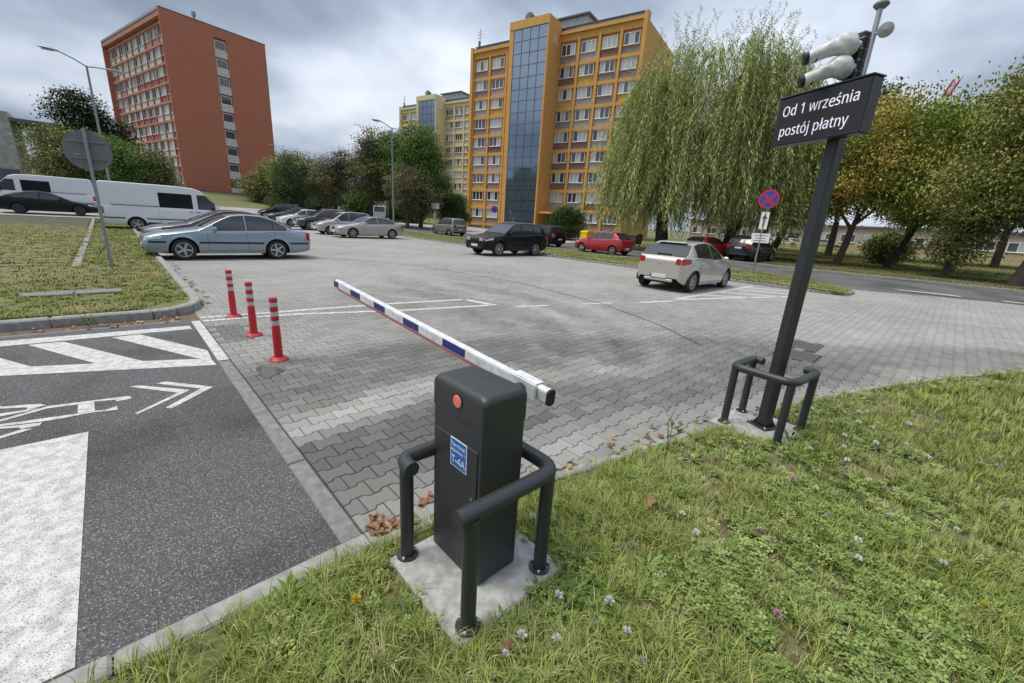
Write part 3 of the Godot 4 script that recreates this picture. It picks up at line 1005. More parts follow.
func make_barrier() -> void:
	# concrete pads
	var pd := thing("concrete_pad", "square concrete pad under the boom barrier cabinet", "concrete pad", Vector3(1.09, 0, -1.282))
	var mb := MB.new()
	mb.box(Vector3(0, -0.02, 0), Vector3(0.645, 0.13, 0.60), 0.008)
	part(pd, "slab", mb.mesh(), M.slab)
	var t := thing("boom_barrier", "anthracite boom barrier cabinet with red disc and blue sticker", "barrier", Vector3(1.122, 0.045, -1.352))
	var w := 0.255
	var d := 0.39
	mb = MB.new()
	mb.box(Vector3(0, 0.402, 0), Vector3(w - 0.008, 0.804, d - 0.008), 0.012)
	part(t, "cabinet", mb.mesh(), M.black_powder)
	# head: rounded-rectangle sections drawn in towards a soft top
	mb = MB.new()
	var rows := []
	for s in [[0.0, 0.005, 0.018], [0.0, 0.0, 0.02], [0.115, 0.0, 0.022], [0.13, 0.002, 0.026], [0.142, 0.008, 0.032], [0.15, 0.017, 0.036], [0.155, 0.03, 0.035]]:
		var r := PackedVector3Array()
		var hx: float = w * 0.5 - s[1]
		var hz: float = d * 0.5 - s[1]
		var cr: float = s[2]
		for q in 4:
			var cx: float = (hx - cr) * [1, -1, -1, 1][q]
			var cz: float = (hz - cr) * [1, 1, -1, -1][q]
			for k in 7:
				var a := PI * 0.5 * (q + k / 6.0)
				r.append(Vector3(cx + cos(a) * cr, 0.803 + s[0], cz + sin(a) * cr))
		r.append(r[0])
		rows.append(r)
	var cap := PackedVector3Array()
	for k in rows[0].size(): cap.append(Vector3(0, 0.9595, 0))
	rows.append(cap)
	mb.grid(rows, Vector3(0, 0.85, 0))
	part(t, "head", mb.mesh(), M.black_powder)
	mb = MB.new()
	mb.box(Vector3(-w * 0.5 + 0.002, 0.40, 0.0), Vector3(0.008, 0.60, d * 0.82), 0.003)
	part(t, "service_door", mb.mesh(), M.black_powder)
	var face := Basis(Vector3(0, 0, 1), Vector3.UP, Vector3(-1, 0, 0))
	mb = MB.new()
	var spin := Basis(Vector3(0, 1, 0), Vector3(-1, 0, 0), Vector3(0, 0, 1))
	mb.lathe([Vector2(0.03, 0), Vector2(0.03, 0.004), Vector2(0.026, 0.007), Vector2(0, 0.008)], 24, Transform3D(spin, Vector3(-w * 0.5 - 0.001, 0.886, 0.01)))
	part(t, "red_reflector", mb.mesh(), M.signal_red)
	mb = MB.new()
	mb.lathe([Vector2(0.034, 0.0), Vector2(0.034, 0.003), Vector2(0.0305, 0.0035)], 24, Transform3D(spin, Vector3(-w * 0.5 - 0.001, 0.886, 0.01)))
	part(t, "reflector_ring", mb.mesh(), M.black_plastic)
	# sticker
	var sc := Vector3(-w * 0.5 - 0.004, 0.63, 0.03)
	mb = MB.new()
	mb.box(sc, Vector3(0.002, 0.145, 0.122))
	var st := part(t, "sticker", mb.mesh(), M.white_plain)
	mb = MB.new()
	mb.box(sc + Vector3(-0.0012, 0, 0), Vector3(0.002, 0.134, 0.111))
	part(st, "sticker_field", mb.mesh(), M.sticker_blue)
	for l in [["Terminal", 0.021, 0.042], ["wjazdowy 1", 0.0175, 0.014], ["T-4A", 0.042, -0.034]]:
		part(st, "lettering", words(l[0], l[1] * 1.2, false, "Droid Sans", 0.001), M.white_plain, Transform3D(face, sc + Vector3(-0.0026, l[2], 0)))
	mb = MB.new()
	mb.lathe([Vector2(0.008, 0), Vector2(0.008, 0.003), Vector2(0, 0.0035)], 12, Transform3D(spin, Vector3(-w * 0.5 - 0.002, 0.45, 0.13)))
	part(t, "lock", mb.mesh(), M.steel)
	# boom
	var b := thing("barrier_boom", "white barrier boom with blue patches and red rubber edge across entrance", "barrier boom", Vector3(1.452, 0.881, -1.2))
	var dir := (Vector3(1.53, 1.02, -4.1) - Vector3(1.452, 0.881, -1.2))
	var ln := dir.length()
	var bz := -dir.normalized()
	var bx := Vector3.UP.cross(bz).normalized()
	b.basis = Basis(bx, bz.cross(bx), bz)
	mb = MB.new()
	var sec := PackedVector2Array()
	for q in 4:
		for k in 5:
			var a := PI * 0.5 * (q + k / 4.0)
			sec.append(Vector2([1, -1, -1, 1][q] * 0.007 + cos(a) * 0.0185, [1, 1, -1, -1][q] * 0.022 + sin(a) * 0.0185))
	mb.prism(sec, -ln, -0.006)
	part(b, "beam", mb.mesh(), M.boom_white)
	mb = MB.new()
	var sec2 := PackedVector2Array()
	for q in sec: sec2.append(q * 1.04)
	mb.prism(sec2, -0.008, 0.006)
	part(b, "end_cap", mb.mesh(), M.rubber)
	mb = MB.new()
	mb.prism(sec2, -ln - 0.006, -ln + 0.008)
	part(b, "end_cap", mb.mesh(), M.rubber)
	for s in [[0.962, 1.0], [0.784, 0.858], [0.616, 0.686], [0.433, 0.511], [0.239, 0.325]]:
		mb = MB.new()
		mb.box(Vector3(-0.0262, 0.001, -ln * (s[0] + s[1]) * 0.5), Vector3(0.0015, 0.052, ln * (s[1] - s[0])))
		part(b, "blue_patch", mb.mesh(), M.boom_blue)
	mb = MB.new()
	mb.box(Vector3(-0.004, -0.049, -ln * 0.56), Vector3(0.02, 0.02, ln * 0.86), 0.005)
	part(b, "rubber_edge", mb.mesh(), M.red_rubber)
	# holder joins the beam to the cabinet
	mb = MB.new()
	mb.box(Vector3(-0.033, 0.0, -0.17), Vector3(0.010, 0.09, 0.20), 0.004)
	mb.box(Vector3(0.032, 0.0, -0.17), Vector3(0.008, 0.085, 0.18), 0.004)
	mb.box(Vector3(0.0, 0.0455, -0.17), Vector3(0.058, 0.008, 0.18), 0.003)
	part(b, "holder", mb.mesh(), M.boom_white)
	mb = MB.new()
	mb.tube([Vector3(-0.24, -0.01, -0.17), Vector3(-0.042, -0.01, -0.17)], [0.035], 16)
	part(b, "pivot", mb.mesh(), M.black_powder)
	# guard rail round the cabinet
	var gr := thing("guard_rail", "black tubular guard rail bent round the barrier cabinet", "guard rail", Vector3(1.09, 0.045, -1.282))
	var y := 0.56
	var x0 := -0.25; var x1 := 0.255; var z0 := -0.262; var z1 := 0.245
	part(gr, "rail", rounded_tube([Vector3(x0 - 0.05, y, z1 - 0.012), Vector3(x1, y, z1), Vector3(x1, y, z0), Vector3(x0 - 0.01, y, z0), Vector3(x0 - 0.015, y - 0.004, z0 + 0.10)], 0.036, 0.10, 18).mesh(), M.black_powder)
	for p in [Vector3(x0 + 0.01, 0, z1), Vector3(x1 - 0.03, 0, z1 - 0.02), Vector3(x1 - 0.03, 0, z0 + 0.02), Vector3(x0 + 0.012, 0, z0)]:
		mb = MB.new()
		mb.tube([p, p + Vector3(0, y - 0.015, 0)], [0.033], 18)
		part(gr, "post", mb.mesh(), M.black_powder)
		post_foot(gr, p, 0.031)

func make_display() -> void:
	var pd := thing("concrete_pad", "square concrete pad under the tall display pole", "concrete pad", Vector3(4.10, 0, -0.88), -0.1)
	var mb := MB.new()
	mb.box(Vector3(0, -0.04, 0), Vector3(0.64, 0.15, 0.62), 0.008)
	part(pd, "slab", mb.mesh(), M.slab)
	var base := Vector3(4.13, 0.035, -0.85)
	var yaw := atan2(-0.906, -0.4226)
	var t := thing("display_pole", "tall dark grey square pole carrying a parking message display", "pole", base)
	var B := Basis(Vector3(-0.4226, 0, 0.9063), Vector3.UP, Vector3(-0.9063, 0, -0.4226))
	mb = MB.new()
	mb.box(Vector3(0, 1.565, 0), Vector3(0.096, 3.10, 0.096), 0.012, Transform3D(B, Vector3.ZERO))
	part(t, "post", mb.mesh(), M.pole_grey)
	mb = MB.new()
	mb.box(Vector3(0, 0.006, 0), Vector3(0.20, 0.012, 0.20), 0.003, Transform3D(B, Vector3.ZERO))
	for k in 4:
		var a := TAU * k / 4 + PI / 4
		var rb := Transform3D(B.rotated(Vector3.UP, a), Vector3.ZERO)
		mb.prism(PackedVector2Array([Vector2(0.05, 0.01), Vector2(0.095, 0.01), Vector2(0.055, 0.09)]), -0.004, 0.004, rb)
	var bp := part(t, "base_plate", mb.mesh(), M.pole_grey)
	var bm := MB.new()
	bm.lathe([Vector2(0.012, 0), Vector2(0.012, 0.014), Vector2(0.005, 0.02), Vector2(0, 0.021)], 6)
	var bolt := bm.mesh()
	for s in [[-1, -1], [1, -1], [1, 1], [-1, 1]]:
		part(bp, "bolt", bolt, M.steel, Transform3D(Basis.IDENTITY, B * Vector3(s[0] * 0.082, 0.011, s[1] * 0.082)))
	# message display
	var X := Vector3(-0.4226, 0, 0.9063)
	var Z := Vector3(-0.9063, 0, -0.4226)
	var s0 := thing("message_display", "black electronic sign with two lines of white letters on the pole", "display sign", base + Vector3(0, 2.585, 0) - X * 0.085 + Z * 0.12)
	s0.basis = B
	mb = MB.new()
	mb.box(Vector3(0, 0, -0.012), Vector3(0.70, 0.355, 0.11), 0.008)
	part(s0, "housing", mb.mesh(), M.display_black)
	mb = MB.new()
	mb.box(Vector3(0, 0, 0.041), Vector3(0.655, 0.31, 0.006), 0.001)
	part(s0, "screen", mb.mesh(), M.black_plastic)
	part(s0, "lettering", words("Od 1 września", 0.106), M.letter_display, Transform3D(Basis.from_scale(Vector3(0.88, 1, 1)), Vector3(0.0, 0.072, 0.0455)))
	part(s0, "lettering", words("postój płatny", 0.106), M.letter_display, Transform3D(Basis.from_scale(Vector3(0.88, 1, 1)), Vector3(-0.02, -0.075, 0.0455)))
	mb = MB.new()
	mb.box(Vector3(0, 0.183, -0.012), Vector3(0.71, 0.012, 0.125), 0.003)
	part(s0, "rain_hood", mb.mesh(), M.display_black)
	mb = MB.new()
	mb.box(Vector3(0.085, 0, -0.07), Vector3(0.14, 0.16, 0.02), 0.002)
	part(s0, "bracket", mb.mesh(), M.pole_grey)
	# cameras wrapped in white bags
	var spec := [[Vector3(-0.075, 3.065, -0.02), "upper bullet camera wrapped in a white bag on pole top"], [Vector3(-0.075, 2.925, -0.02), "lower bullet camera wrapped in a white bag just above display"]]
	for i in 2:
		var at: Vector3 = base + Vector3(0, spec[i][0].y - 0.035, 0) + Z * 0.06 + X * 0.015
		var c := thing("wrapped_camera", spec[i][1], "security camera", at, 0.0, "bagged cameras on the display pole")
		var out := (Vector3(-0.30, -0.14, -0.62) if i == 0 else Vector3(-0.32, -0.17, -0.60)).normalized()
		var p0 := Vector3(-0.01, 0.0, 0.0)
		var path := []
		var rad := []
		var prof := [[0.0, 0.05], [0.02, 0.075], [0.06, 0.082], [0.10, 0.068], [0.13, 0.055], [0.17, 0.05], [0.22, 0.047], [0.27, 0.046], [0.285, 0.042]]
		for q in prof:
			path.append(p0 + out * q[0] + Vector3(0, 0.018 * sin(q[0] * 14.0), 0))
			rad.append(q[1])
		var bag := MB.new()
		# crumpled plastic: rings with creases
		var u := out.cross(Vector3.UP).normalized()
		var vv := u.cross(out)
		var rows := []
		var cn := FastNoiseLite.new()
		cn.seed = 5 + i
		cn.frequency = 0.9
		for k in 34:
			var tt := 0.285 * k / 33.0
			var j := 0
			while j < prof.size() - 2 and prof[j + 1][0] < tt: j += 1
			var f: float = clampf((tt - prof[j][0]) / (prof[j + 1][0] - prof[j][0]), 0, 1)
			var r0: float = lerpf(prof[j][1], prof[j + 1][1], f)
			var ctr := p0 + out * tt + Vector3(0, 0.018 * sin(tt * 14.0), 0)
			var r := PackedVector3Array()
			for m in 33:
				var a := TAU * (m % 32) / 32.0
				var loose := 1.0 - smoothstep(0.16, 0.26, tt) * 0.75
				var cr := 1.0 + loose * (0.05 * sin(tt * 70.0 + a * 2.0) * sin(a * 1.5 + 1.0) + 0.13 * cn.get_noise_3d(cos(a) * 0.9, sin(a) * 0.9, tt * 9.0 + a * 0.0))
				r.append(ctr + (u * cos(a) + vv * sin(a)) * r0 * cr)
			rows.append(r)
		bag.grid(rows, p0 + out * 0.15)
		part(c, "bag", bag.mesh(), M.bag_white)
		var ln := MB.new()
		var e: Vector3 = path[-1]
		ln.tube([e - out * 0.05, e + out * 0.03], [0.041], 20)
		var hood := part(c, "camera_nose", ln.mesh(), M.black_plastic)
		ln = MB.new()
		ln.tube([e + out * 0.02, e + out * 0.028], [0.028], 18)
		part(hood, "lens", ln.mesh(), M.tinted_glass)
		ln = MB.new()
		ln.tube([-Z * 0.02, p0 + out * 0.03], [0.028], 12)
		part(c, "bracket", ln.mesh(), M.bag_white)
	# bands round the pole top, conduit with two round sensors
	for h in [2.86, 2.93, 3.0, 3.07]:
		mb = MB.new()
		mb.box(Vector3(0, h, 0), Vector3(0.102, 0.014, 0.102), 0.012, Transform3D(B, Vector3.ZERO))
		part(t, "strap", mb.mesh(), M.steel)
	var co := thing("sensor_mast", "thin steel tube with two round sensor heads strapped to pole top", "sensor mast", base + X * 0.072)
	var ctube := rounded_tube([Vector3(0, 2.72, 0), Vector3(0, 3.06, 0), Vector3(0, 3.24, 0)], 0.017, 0.04, 12)
	part(co, "tube", ctube.mesh(), M.steel)
	mb = MB.new()
	var facing := Basis(Vector3(0, 0, 1), Vector3(-0.94, -0.2, -0.1).normalized(), Vector3(0, 1, 0)).orthonormalized()
	mb.lathe([Vector2(0.0, -0.02), Vector2(0.03, -0.018), Vector2(0.046, 0.0), Vector2(0.046, 0.008), Vector2(0.035, 0.02), Vector2(0, 0.026)], 20, Transform3D(Basis.IDENTITY, Vector3(0, 3.255, 0)))
	part(co, "sensor_head", mb.mesh(), M.sign_back)
	mb = MB.new()
	mb.tube([Vector3(0, 3.08, 0), X * 0.06 + Vector3(0, 3.085, 0)], [0.009], 8)
	part(co, "arm", mb.mesh(), M.steel)
	mb = MB.new()
	mb.lathe([Vector2(0.0, -0.016), Vector2(0.03, -0.014), Vector2(0.046, 0.0), Vector2(0.044, 0.012), Vector2(0, 0.018)], 20, Transform3D(facing, X * 0.075 + Vector3(0, 3.085, 0)))
	part(co, "sensor_head", mb.mesh(), M.steel)
	# guard rail
	var gr := thing("guard_rail", "black tubular guard rail standing round the display pole", "guard rail", Vector3(4.10, 0.035, -0.87), -0.1)
	var y := 0.55
	var x0 := -0.25; var x1 := 0.24; var z0 := -0.245; var z1 := 0.245
	part(gr, "rail", rounded_tube([Vector3(x1 - 0.06, y - 0.005, z0 + 0.085), Vector3(x1 - 0.04, y, z0), Vector3(x0, y, z0), Vector3(x0, y, z1), Vector3(x1 + 0.05, y, z1), Vector3(x1 + 0.045, y - 0.005, z1 - 0.10)], 0.034, 0.10, 18).mesh(), M.black_powder)
	for p in [Vector3(x0 + 0.02, 0, z0 + 0.02), Vector3(x1 - 0.06, 0, z0), Vector3(x0 + 0.02, 0, z1 - 0.02), Vector3(x1 + 0.0, 0, z1)]:
		mb = MB.new()
		mb.tube([p, p + Vector3(0, y - 0.015, 0)], [0.032], 18)
		part(gr, "post", mb.mesh(), M.black_powder)
		post_foot(gr, p, 0.03)

func make_posts() -> void:
	var proto: Node3D = null
	for s in [[1.2, -7.58, 0.02, "red flexible post standing on the white painted line"], [1.2, -6.3, 0.0, "middle red flexible post between its two twins in row"], [1.19, -5.1, 0.015, "red flexible post standing beside the small puddle"]]:
		if proto == null:
			proto = thing("flexible_post", s[3], "bollard", Vector3(s[0], 0.0, s[1]), 0.0, "red flexible posts along the entrance")
			var mb := MB.new()
			mb.lathe([Vector2(0.105, 0.0000), Vector2(0.105, 0.0113), Vector2(0.085, 0.0283), Vector2(0.055, 0.0397), Vector2(0.052, 0.0473)], 28)
			var f := part(proto, "base", mb.mesh(), M.post_red)
			mb = MB.new()
			mb.lathe([Vector2(0.011, 0.0000), Vector2(0.011, 0.0095), Vector2(0, 0.0113)], 6)
			var bolt := mb.mesh()
			for k in 3:
				var a := TAU * k / 3
				part(f, "bolt", bolt, M.steel, Transform3D(Basis.IDENTITY, Vector3(cos(a) * 0.082, 0.028, sin(a) * 0.082)))
			mb = MB.new()
			mb.lathe([Vector2(0.046, 0.0378), Vector2(0.045, 0.2835), Vector2(0.042, 0.4063), Vector2(0.038, 0.4158), Vector2(0.038, 0.4725), Vector2(0.0425, 0.4772), Vector2(0.0425, 0.5150), Vector2(0.038, 0.5198), Vector2(0.038, 0.5764), Vector2(0.0425, 0.5812), Vector2(0.0425, 0.6237), Vector2(0.038, 0.6284), Vector2(0.038, 0.6804), Vector2(0.0425, 0.6851), Vector2(0.043, 0.7135), Vector2(0.036, 0.7295), Vector2(0.0, 0.7352)], 28)
			part(proto, "post", mb.mesh(), M.post_red)
			for y in [[0.4186, 0.4706], [0.5226, 0.5746], [0.6313, 0.6785]]:
				mb = MB.new()
				mb.lathe([Vector2(0.038, y[0]), Vector2(0.0412, y[0]), Vector2(0.0412, y[1]), Vector2(0.038, y[1])], 28)
				part(proto, "reflective_band", mb.mesh(), M.reflective)
		else:
			dup(proto, Vector3(s[0], 0.0, s[1]), s[1], s[3])
	# puddle by the last post
	var pm := mat("water", lin(0.11, 0.108, 0.10), 0.03)
	pm.metallic_specular = 0.6
	var poly := []
	for k in 44:
		var a := TAU * k / 44
		var r := 0.13 + 0.025 * sin(a * 3.0 + 1.0) + 0.012 * sin(a * 7.0)
		poly.append(Vector2(1.0 + cos(a) * r * 0.85, -4.76 + sin(a) * r * 1.5))
	struct("puddle", flat([poly], 0.0062, 0.006), pm)

# ------------------------------------------------------------------ road signs and lamps
func disc(parent: Node, called: String, r: float, z0: float, z1: float, m: Material, xf: Transform3D) -> MeshInstance3D:
	var p := PackedVector2Array()
	for k in 32: p.append(Vector2(cos(TAU * k / 32), sin(TAU * k / 32)) * r)
	var mb := MB.new()
	mb.prism(p, z0, z1)
	return part(parent, called, mb.mesh(), m, xf)

func make_signs() -> void:
	# seen from behind, on the island
	var t := thing("road_sign", "round traffic sign seen from its grey back on the grass island", "road sign", Vector3(-0.14, 0.10, -13.3))
	var mb := MB.new()
	mb.tube([Vector3(0, -0.1, 0), Vector3(0, 2.95, 0)], [0.032], 14)
	part(t, "post", mb.mesh(), M.galvanised)
	var back := Basis(Vector3(-1, 0, 0), Vector3.UP, Vector3(0, 0, -1)).rotated(Vector3.UP, -0.35)
	var hd := disc(t, "sign_disc", 0.41, 0.0, 0.012, M.sign_back, Transform3D(back, Vector3(0.0, 2.52, -0.06)))
	disc(hd, "sign_face", 0.40, 0.0125, 0.014, M.sign_red, Transform3D.IDENTITY)
	disc(hd, "sign_field", 0.32, 0.0145, 0.016, M.white_plain, Transform3D.IDENTITY)
	for y in [-0.17, 0.17]:
		mb = MB.new()
		mb.box(Vector3(0, y, -0.012), Vector3(0.62, 0.035, 0.024), 0.004)
		part(hd, "rail", mb.mesh(), M.sign_back)
	mb = MB.new()
	mb.box(Vector3(0.19, -0.09, -0.002), Vector3(0.12, 0.035, 0.003))
	part(hd, "label_plate", mb.mesh(), M.galvanised)
	# no stopping
	t = thing("no_stopping_sign", "blue and red no stopping sign over two white plates on island", "road sign", Vector3(20.8, 0.07, -6.15))
	mb = MB.new()
	mb.tube([Vector3(0, -0.1, 0), Vector3(0, 3.65, 0)], [0.035], 12)
	part(t, "post", mb.mesh(), M.galvanised)
	var f := Basis(Vector3.UP, -PI * 0.5 + 0.1)
	var up := Transform3D(f, Vector3(-0.05, 3.25, 0))
	var fc := disc(t, "sign_disc", 0.40, -0.01, 0.0, M.sign_red, up)
	var wedge := MB.new()
	for q in 4:
		var p := PackedVector2Array()
		var a0 := PI * 0.5 * q - PI * 0.25 + 0.17
		var a1 := PI * 0.5 * (q + 1) - PI * 0.25 - 0.17
		p.append(Vector2(cos((a0 + a1) / 2), sin((a0 + a1) / 2)) * 0.08)
		for k in 9:
			var a := lerpf(a0, a1, k / 8.0)
			p.append(Vector2(cos(a), sin(a)) * 0.325)
		var w2 := MB.new()
		w2.prism(p, 0.001, 0.004, Transform3D(Basis(Vector3.BACK, 0.0), Vector3.ZERO))
		part(fc, "blue_field", w2.mesh(), M.sign_blue, Transform3D(Basis(Vector3.BACK, 0.0), Vector3.ZERO))
	mb = MB.new()
	mb.box(Vector3(-0.02, 2.36, 0), Vector3(0.01, 0.72, 0.32), 0.002)
	var pl := part(t, "arrow_plate", mb.mesh(), M.white_plain)
	mb = MB.new()
	mb.prism(PackedVector2Array([Vector2(-0.035, -0.25), Vector2(0.035, -0.25), Vector2(0.035, 0.08), Vector2(0.10, 0.08), Vector2(0, 0.29), Vector2(-0.10, 0.08), Vector2(-0.035, 0.08)]), 0.0, 0.004, Transform3D(Basis(Vector3.UP, -PI * 0.5), Vector3(-0.028, 2.36, 0)))
	part(pl, "arrow", mb.mesh(), M.black_plastic)
	mb = MB.new()
	mb.box(Vector3(-0.02, 1.62, 0), Vector3(0.01, 0.40, 0.72), 0.002)
	pl = part(t, "text_plate", mb.mesh(), M.white_plain)
	for l in 3:
		mb = MB.new()
		mb.box(Vector3(-0.027, 1.73 - l * 0.11, 0), Vector3(0.003, 0.03, 0.5 - 0.1 * (l % 2)))
		part(pl, "text_line", mb.mesh(), M.sign_back)
	# small signs by the orange block
	for s in [[27.9, -43.0, 0, "small white sign plate on a thin post beside parked grey van"], [36.5, -42.5, 1, "small round no stopping sign before the orange block"]]:
		t = thing("road_sign", s[3], "road sign", gp(s[0], s[1]))
		mb = MB.new()
		mb.tube([Vector3(0, -0.1, 0), Vector3(0, 3.1, 0)], [0.035], 8)
		part(t, "post", mb.mesh(), M.galvanised)
		if s[2] == 0:
			mb = MB.new()
			mb.box(Vector3(-0.04, 2.75, 0.04), Vector3(0.9, 0.65, 0.02), 0.003, Transform3D(Basis(Vector3.UP, -0.6), Vector3.ZERO))
			part(t, "sign_plate", mb.mesh(), M.white_plain)
		else:
			var xf := Transform3D(Basis(Vector3.UP, -0.75), Vector3(-0.06, 2.9, 0.06))
			var dd := disc(t, "sign_disc", 0.42, 0, 0.01, M.sign_red, xf)
			disc(dd, "sign_field", 0.31, 0.011, 0.014, M.sign_blue, Transform3D.IDENTITY)
			mb = MB.new()
			mb.box(Vector3(-0.04, 2.2, 0.05), Vector3(0.7, 0.5, 0.02), 0.003, Transform3D(Basis(Vector3.UP, -0.75), Vector3.ZERO))
			part(t, "sign_plate", mb.mesh(), M.white_plain)

func street_lamp(label: String, at: Vector3, h: float, arms: Array) -> Node3D:
	var t := thing("street_lamp", label, "street lamp", at, 0.0, "street lamps of the car park")
	var mb := MB.new()
	mb.tube([Vector3(0, -0.1, 0), Vector3(0, 1.2, 0), Vector3(0, 1.25, 0), Vector3(0, h, 0)], [0.09, 0.09, 0.07, 0.05], 12)
	part(t, "pole", mb.mesh(), M.galvanised)
	for a in arms:
		var d := Vector3(sin(a[0]), 0, -cos(a[0]))
		mb = MB.new()
		var e: Vector3 = Vector3(0, h + a[2], 0) + d * a[1]
		mb.tube([Vector3(0, h - 0.05, 0), Vector3(0, h + a[2] * 0.5, 0) + d * a[1] * 0.45, e], [0.035, 0.032, 0.03], 8)
		part(t, "arm", mb.mesh(), M.galvanised)
		mb = MB.new()
		var bx := d
		var side := Vector3.UP.cross(d)
		var rows := []
		for k in 8:
			var s := k / 7.0
			var wdt := 0.13 * sin(clampf(s * 0.85 + 0.15, 0, 1) * PI * 0.93) + 0.02
			var c := e + d * (s * 0.75 - 0.05) + Vector3(0, a[2] * 0.08 * s, 0)
			var r := PackedVector3Array()
			for m in 11:
				var q := TAU * (m % 10) / 10.0
				r.append(c + side * cos(q) * wdt + Vector3(0, sin(q) * wdt * 0.42, 0))
			rows.append(r)
		mb.grid(rows, e + d * 0.32)
		var hd := part(t, "lantern", mb.mesh(), M.galvanised)
		mb = MB.new()
		mb.box(Vector3(0, 0, 0), Vector3(0.16, 0.03, 0.4), 0.01, Transform3D(Basis(side, Vector3.UP, -d), e + d * 0.38 + Vector3(0, -0.055, 0)))
		part(hd, "lamp_cover", mb.mesh(), M.reflective)
	return t

# ------------------------------------------------------------------ vehicles
func poly_at(pts: Array, x: float) -> float:
	if x <= pts[0][0]: return pts[0][1]
	for i in pts.size() - 1:
		if x <= pts[i + 1][0]:
			return lerpf(pts[i][1], pts[i + 1][1], (x - pts[i][0]) / maxf(pts[i + 1][0] - pts[i][0], 1e-5))
	return pts[-1][1]

func soft_at(pts: Array, x: float, r := 0.09) -> float:
	return 0.25 * poly_at(pts, x - r) + 0.5 * poly_at(pts, x) + 0.25 * poly_at(pts, x + r)

# one car shape: all lengths in metres, x from the front bumper backwards
class Car:
	var L: float
	var W: float
	var belt: Array
	var deck: Array
	var roof: Array
	var sill := 0.2
	var wheels: Array
	var R: float
	var Ra: float
	var gw := 0.74
	var front_w := 0.80
	var rear_w := 0.86
	var top := 1.4
	var owner
	var rnd := 0.13
	func ends(x: float) -> float:
		if x < rnd: return rnd - sqrt(maxf(0.0, rnd * rnd - (rnd - x) * (rnd - x)))
		if x > L - rnd:
			var k := x - (L - rnd)
			return rnd - sqrt(maxf(0.0, rnd * rnd - k * k))
		return 0.0
	func w(x: float) -> float:
		var f := 1.0
		if x < 0.95: f -= (1.0 - front_w) * pow(1.0 - x / 0.95, 2.2)
		if x > L - 0.8: f -= (1.0 - rear_w) * pow((x - L + 0.8) / 0.8, 2.2)
		return W * 0.5 * f - ends(x) * 0.55
	func yb(x: float) -> float:
		return owner.soft_at(belt, x) - ends(x) * 0.5
	func yt(x: float) -> float:
		return maxf(owner.soft_at(deck, x) - ends(x) * 0.65, yb(x) + 0.003)
	func low(x: float) -> float:
		var s := sill
		if x < 0.75: s += 0.04 * pow(1.0 - x / 0.75, 2.0)
		if x > L - 0.7: s += 0.10 * pow((x - L + 0.7) / 0.7, 2.0)
		return s + ends(x) * 0.5
	func y0(x: float) -> float:
		var s := low(x)
		for c in wheels:
			var d := absf(x - c)
			if d < Ra: s = maxf(s, R + sqrt(Ra * Ra - d * d))
		return s
	func side(x: float, y: float) -> float:
		var a := low(x)
		var t := clampf((y - a) / maxf(yb(x) - a, 0.05), 0.0, 1.0)
		var q := 1.0
		if t < 0.42: q -= 0.07 * pow(1.0 - t / 0.42, 2.0)
		else: q -= 0.055 * pow((t - 0.42) / 0.58, 2.0)
		# wheel-arch lips stand a little proud
		for c in wheels:
			var d := Vector2(x - c, y - R).length()
			q += 0.016 * clampf(1.0 - absf(d - Ra - 0.02) / 0.06, 0.0, 1.0)
		return w(x) * q
	func yr(x: float) -> float:
		return owner.soft_at(roof, x, 0.05)
	func lat(x: float, y: float) -> float:
		var b := side(x, yb(x)) - 0.012
		var k := clampf((y - yb(x)) / maxf(top - yb(x), 0.05), 0.0, 1.0)
		return lerpf(b, gw * W * 0.5, pow(k, 1.2))
	func ye(x: float) -> float:
		return maxf(yb(x) - 0.02, yr(x) - 0.055)

var wheel_cache := {}

func wheel_meshes(R: float, tw: float, style: int) -> Array:
	var key := "%.3f %d" % [R, style]
	if wheel_cache.has(key): return wheel_cache[key]
	var h := tw * 0.5
	var ax := Transform3D(Basis(Vector3(1, 0, 0), Vector3(0, 0, 1), Vector3(0, -1, 0)), Vector3.ZERO)
	var ty := MB.new()
	var ri := R * 0.66
	ty.lathe([Vector2(ri, -h * 0.85), Vector2(R * 0.86, -h), Vector2(R * 0.96, -h * 0.92), Vector2(R, -h * 0.72), Vector2(R, h * 0.72), Vector2(R * 0.96, h * 0.92), Vector2(R * 0.86, h), Vector2(ri, h * 0.85)], 30, ax)
	var rm := MB.new()
	# rim barrel and back, then spokes
	rm.lathe([Vector2(ri * 1.02, h * 0.6), Vector2(ri * 1.03, h * 0.9), Vector2(ri * 0.95, h * 0.9), Vector2(ri * 0.9, h * 0.35)], 28, ax)
	rm.lathe([Vector2(R * 0.15, h * 0.55), Vector2(R * 0.13, h * 0.8), Vector2(0, h * 0.86)], 16, ax)
	var n: int = [5, 7, 12][style]
	var sw: float = [0.17, 0.10, 0.06][style] * R
	for k in n:
		var b := Basis(Vector3.BACK, TAU * k / n)
		rm.box(Vector3(0, R * 0.36, h * 0.62), Vector3(sw * 1.1, R * 0.60, h * 0.24), 0.006, Transform3D(b, Vector3.ZERO))
	var bk := MB.new()
	bk.lathe([Vector2(ri * 1.0, h * 0.1), Vector2(ri * 0.98, h * 0.32), Vector2(0, h * 0.32)], 24, ax)
	wheel_cache[key] = [ty.mesh(), rm.mesh(), bk.mesh()]
	return wheel_cache[key]

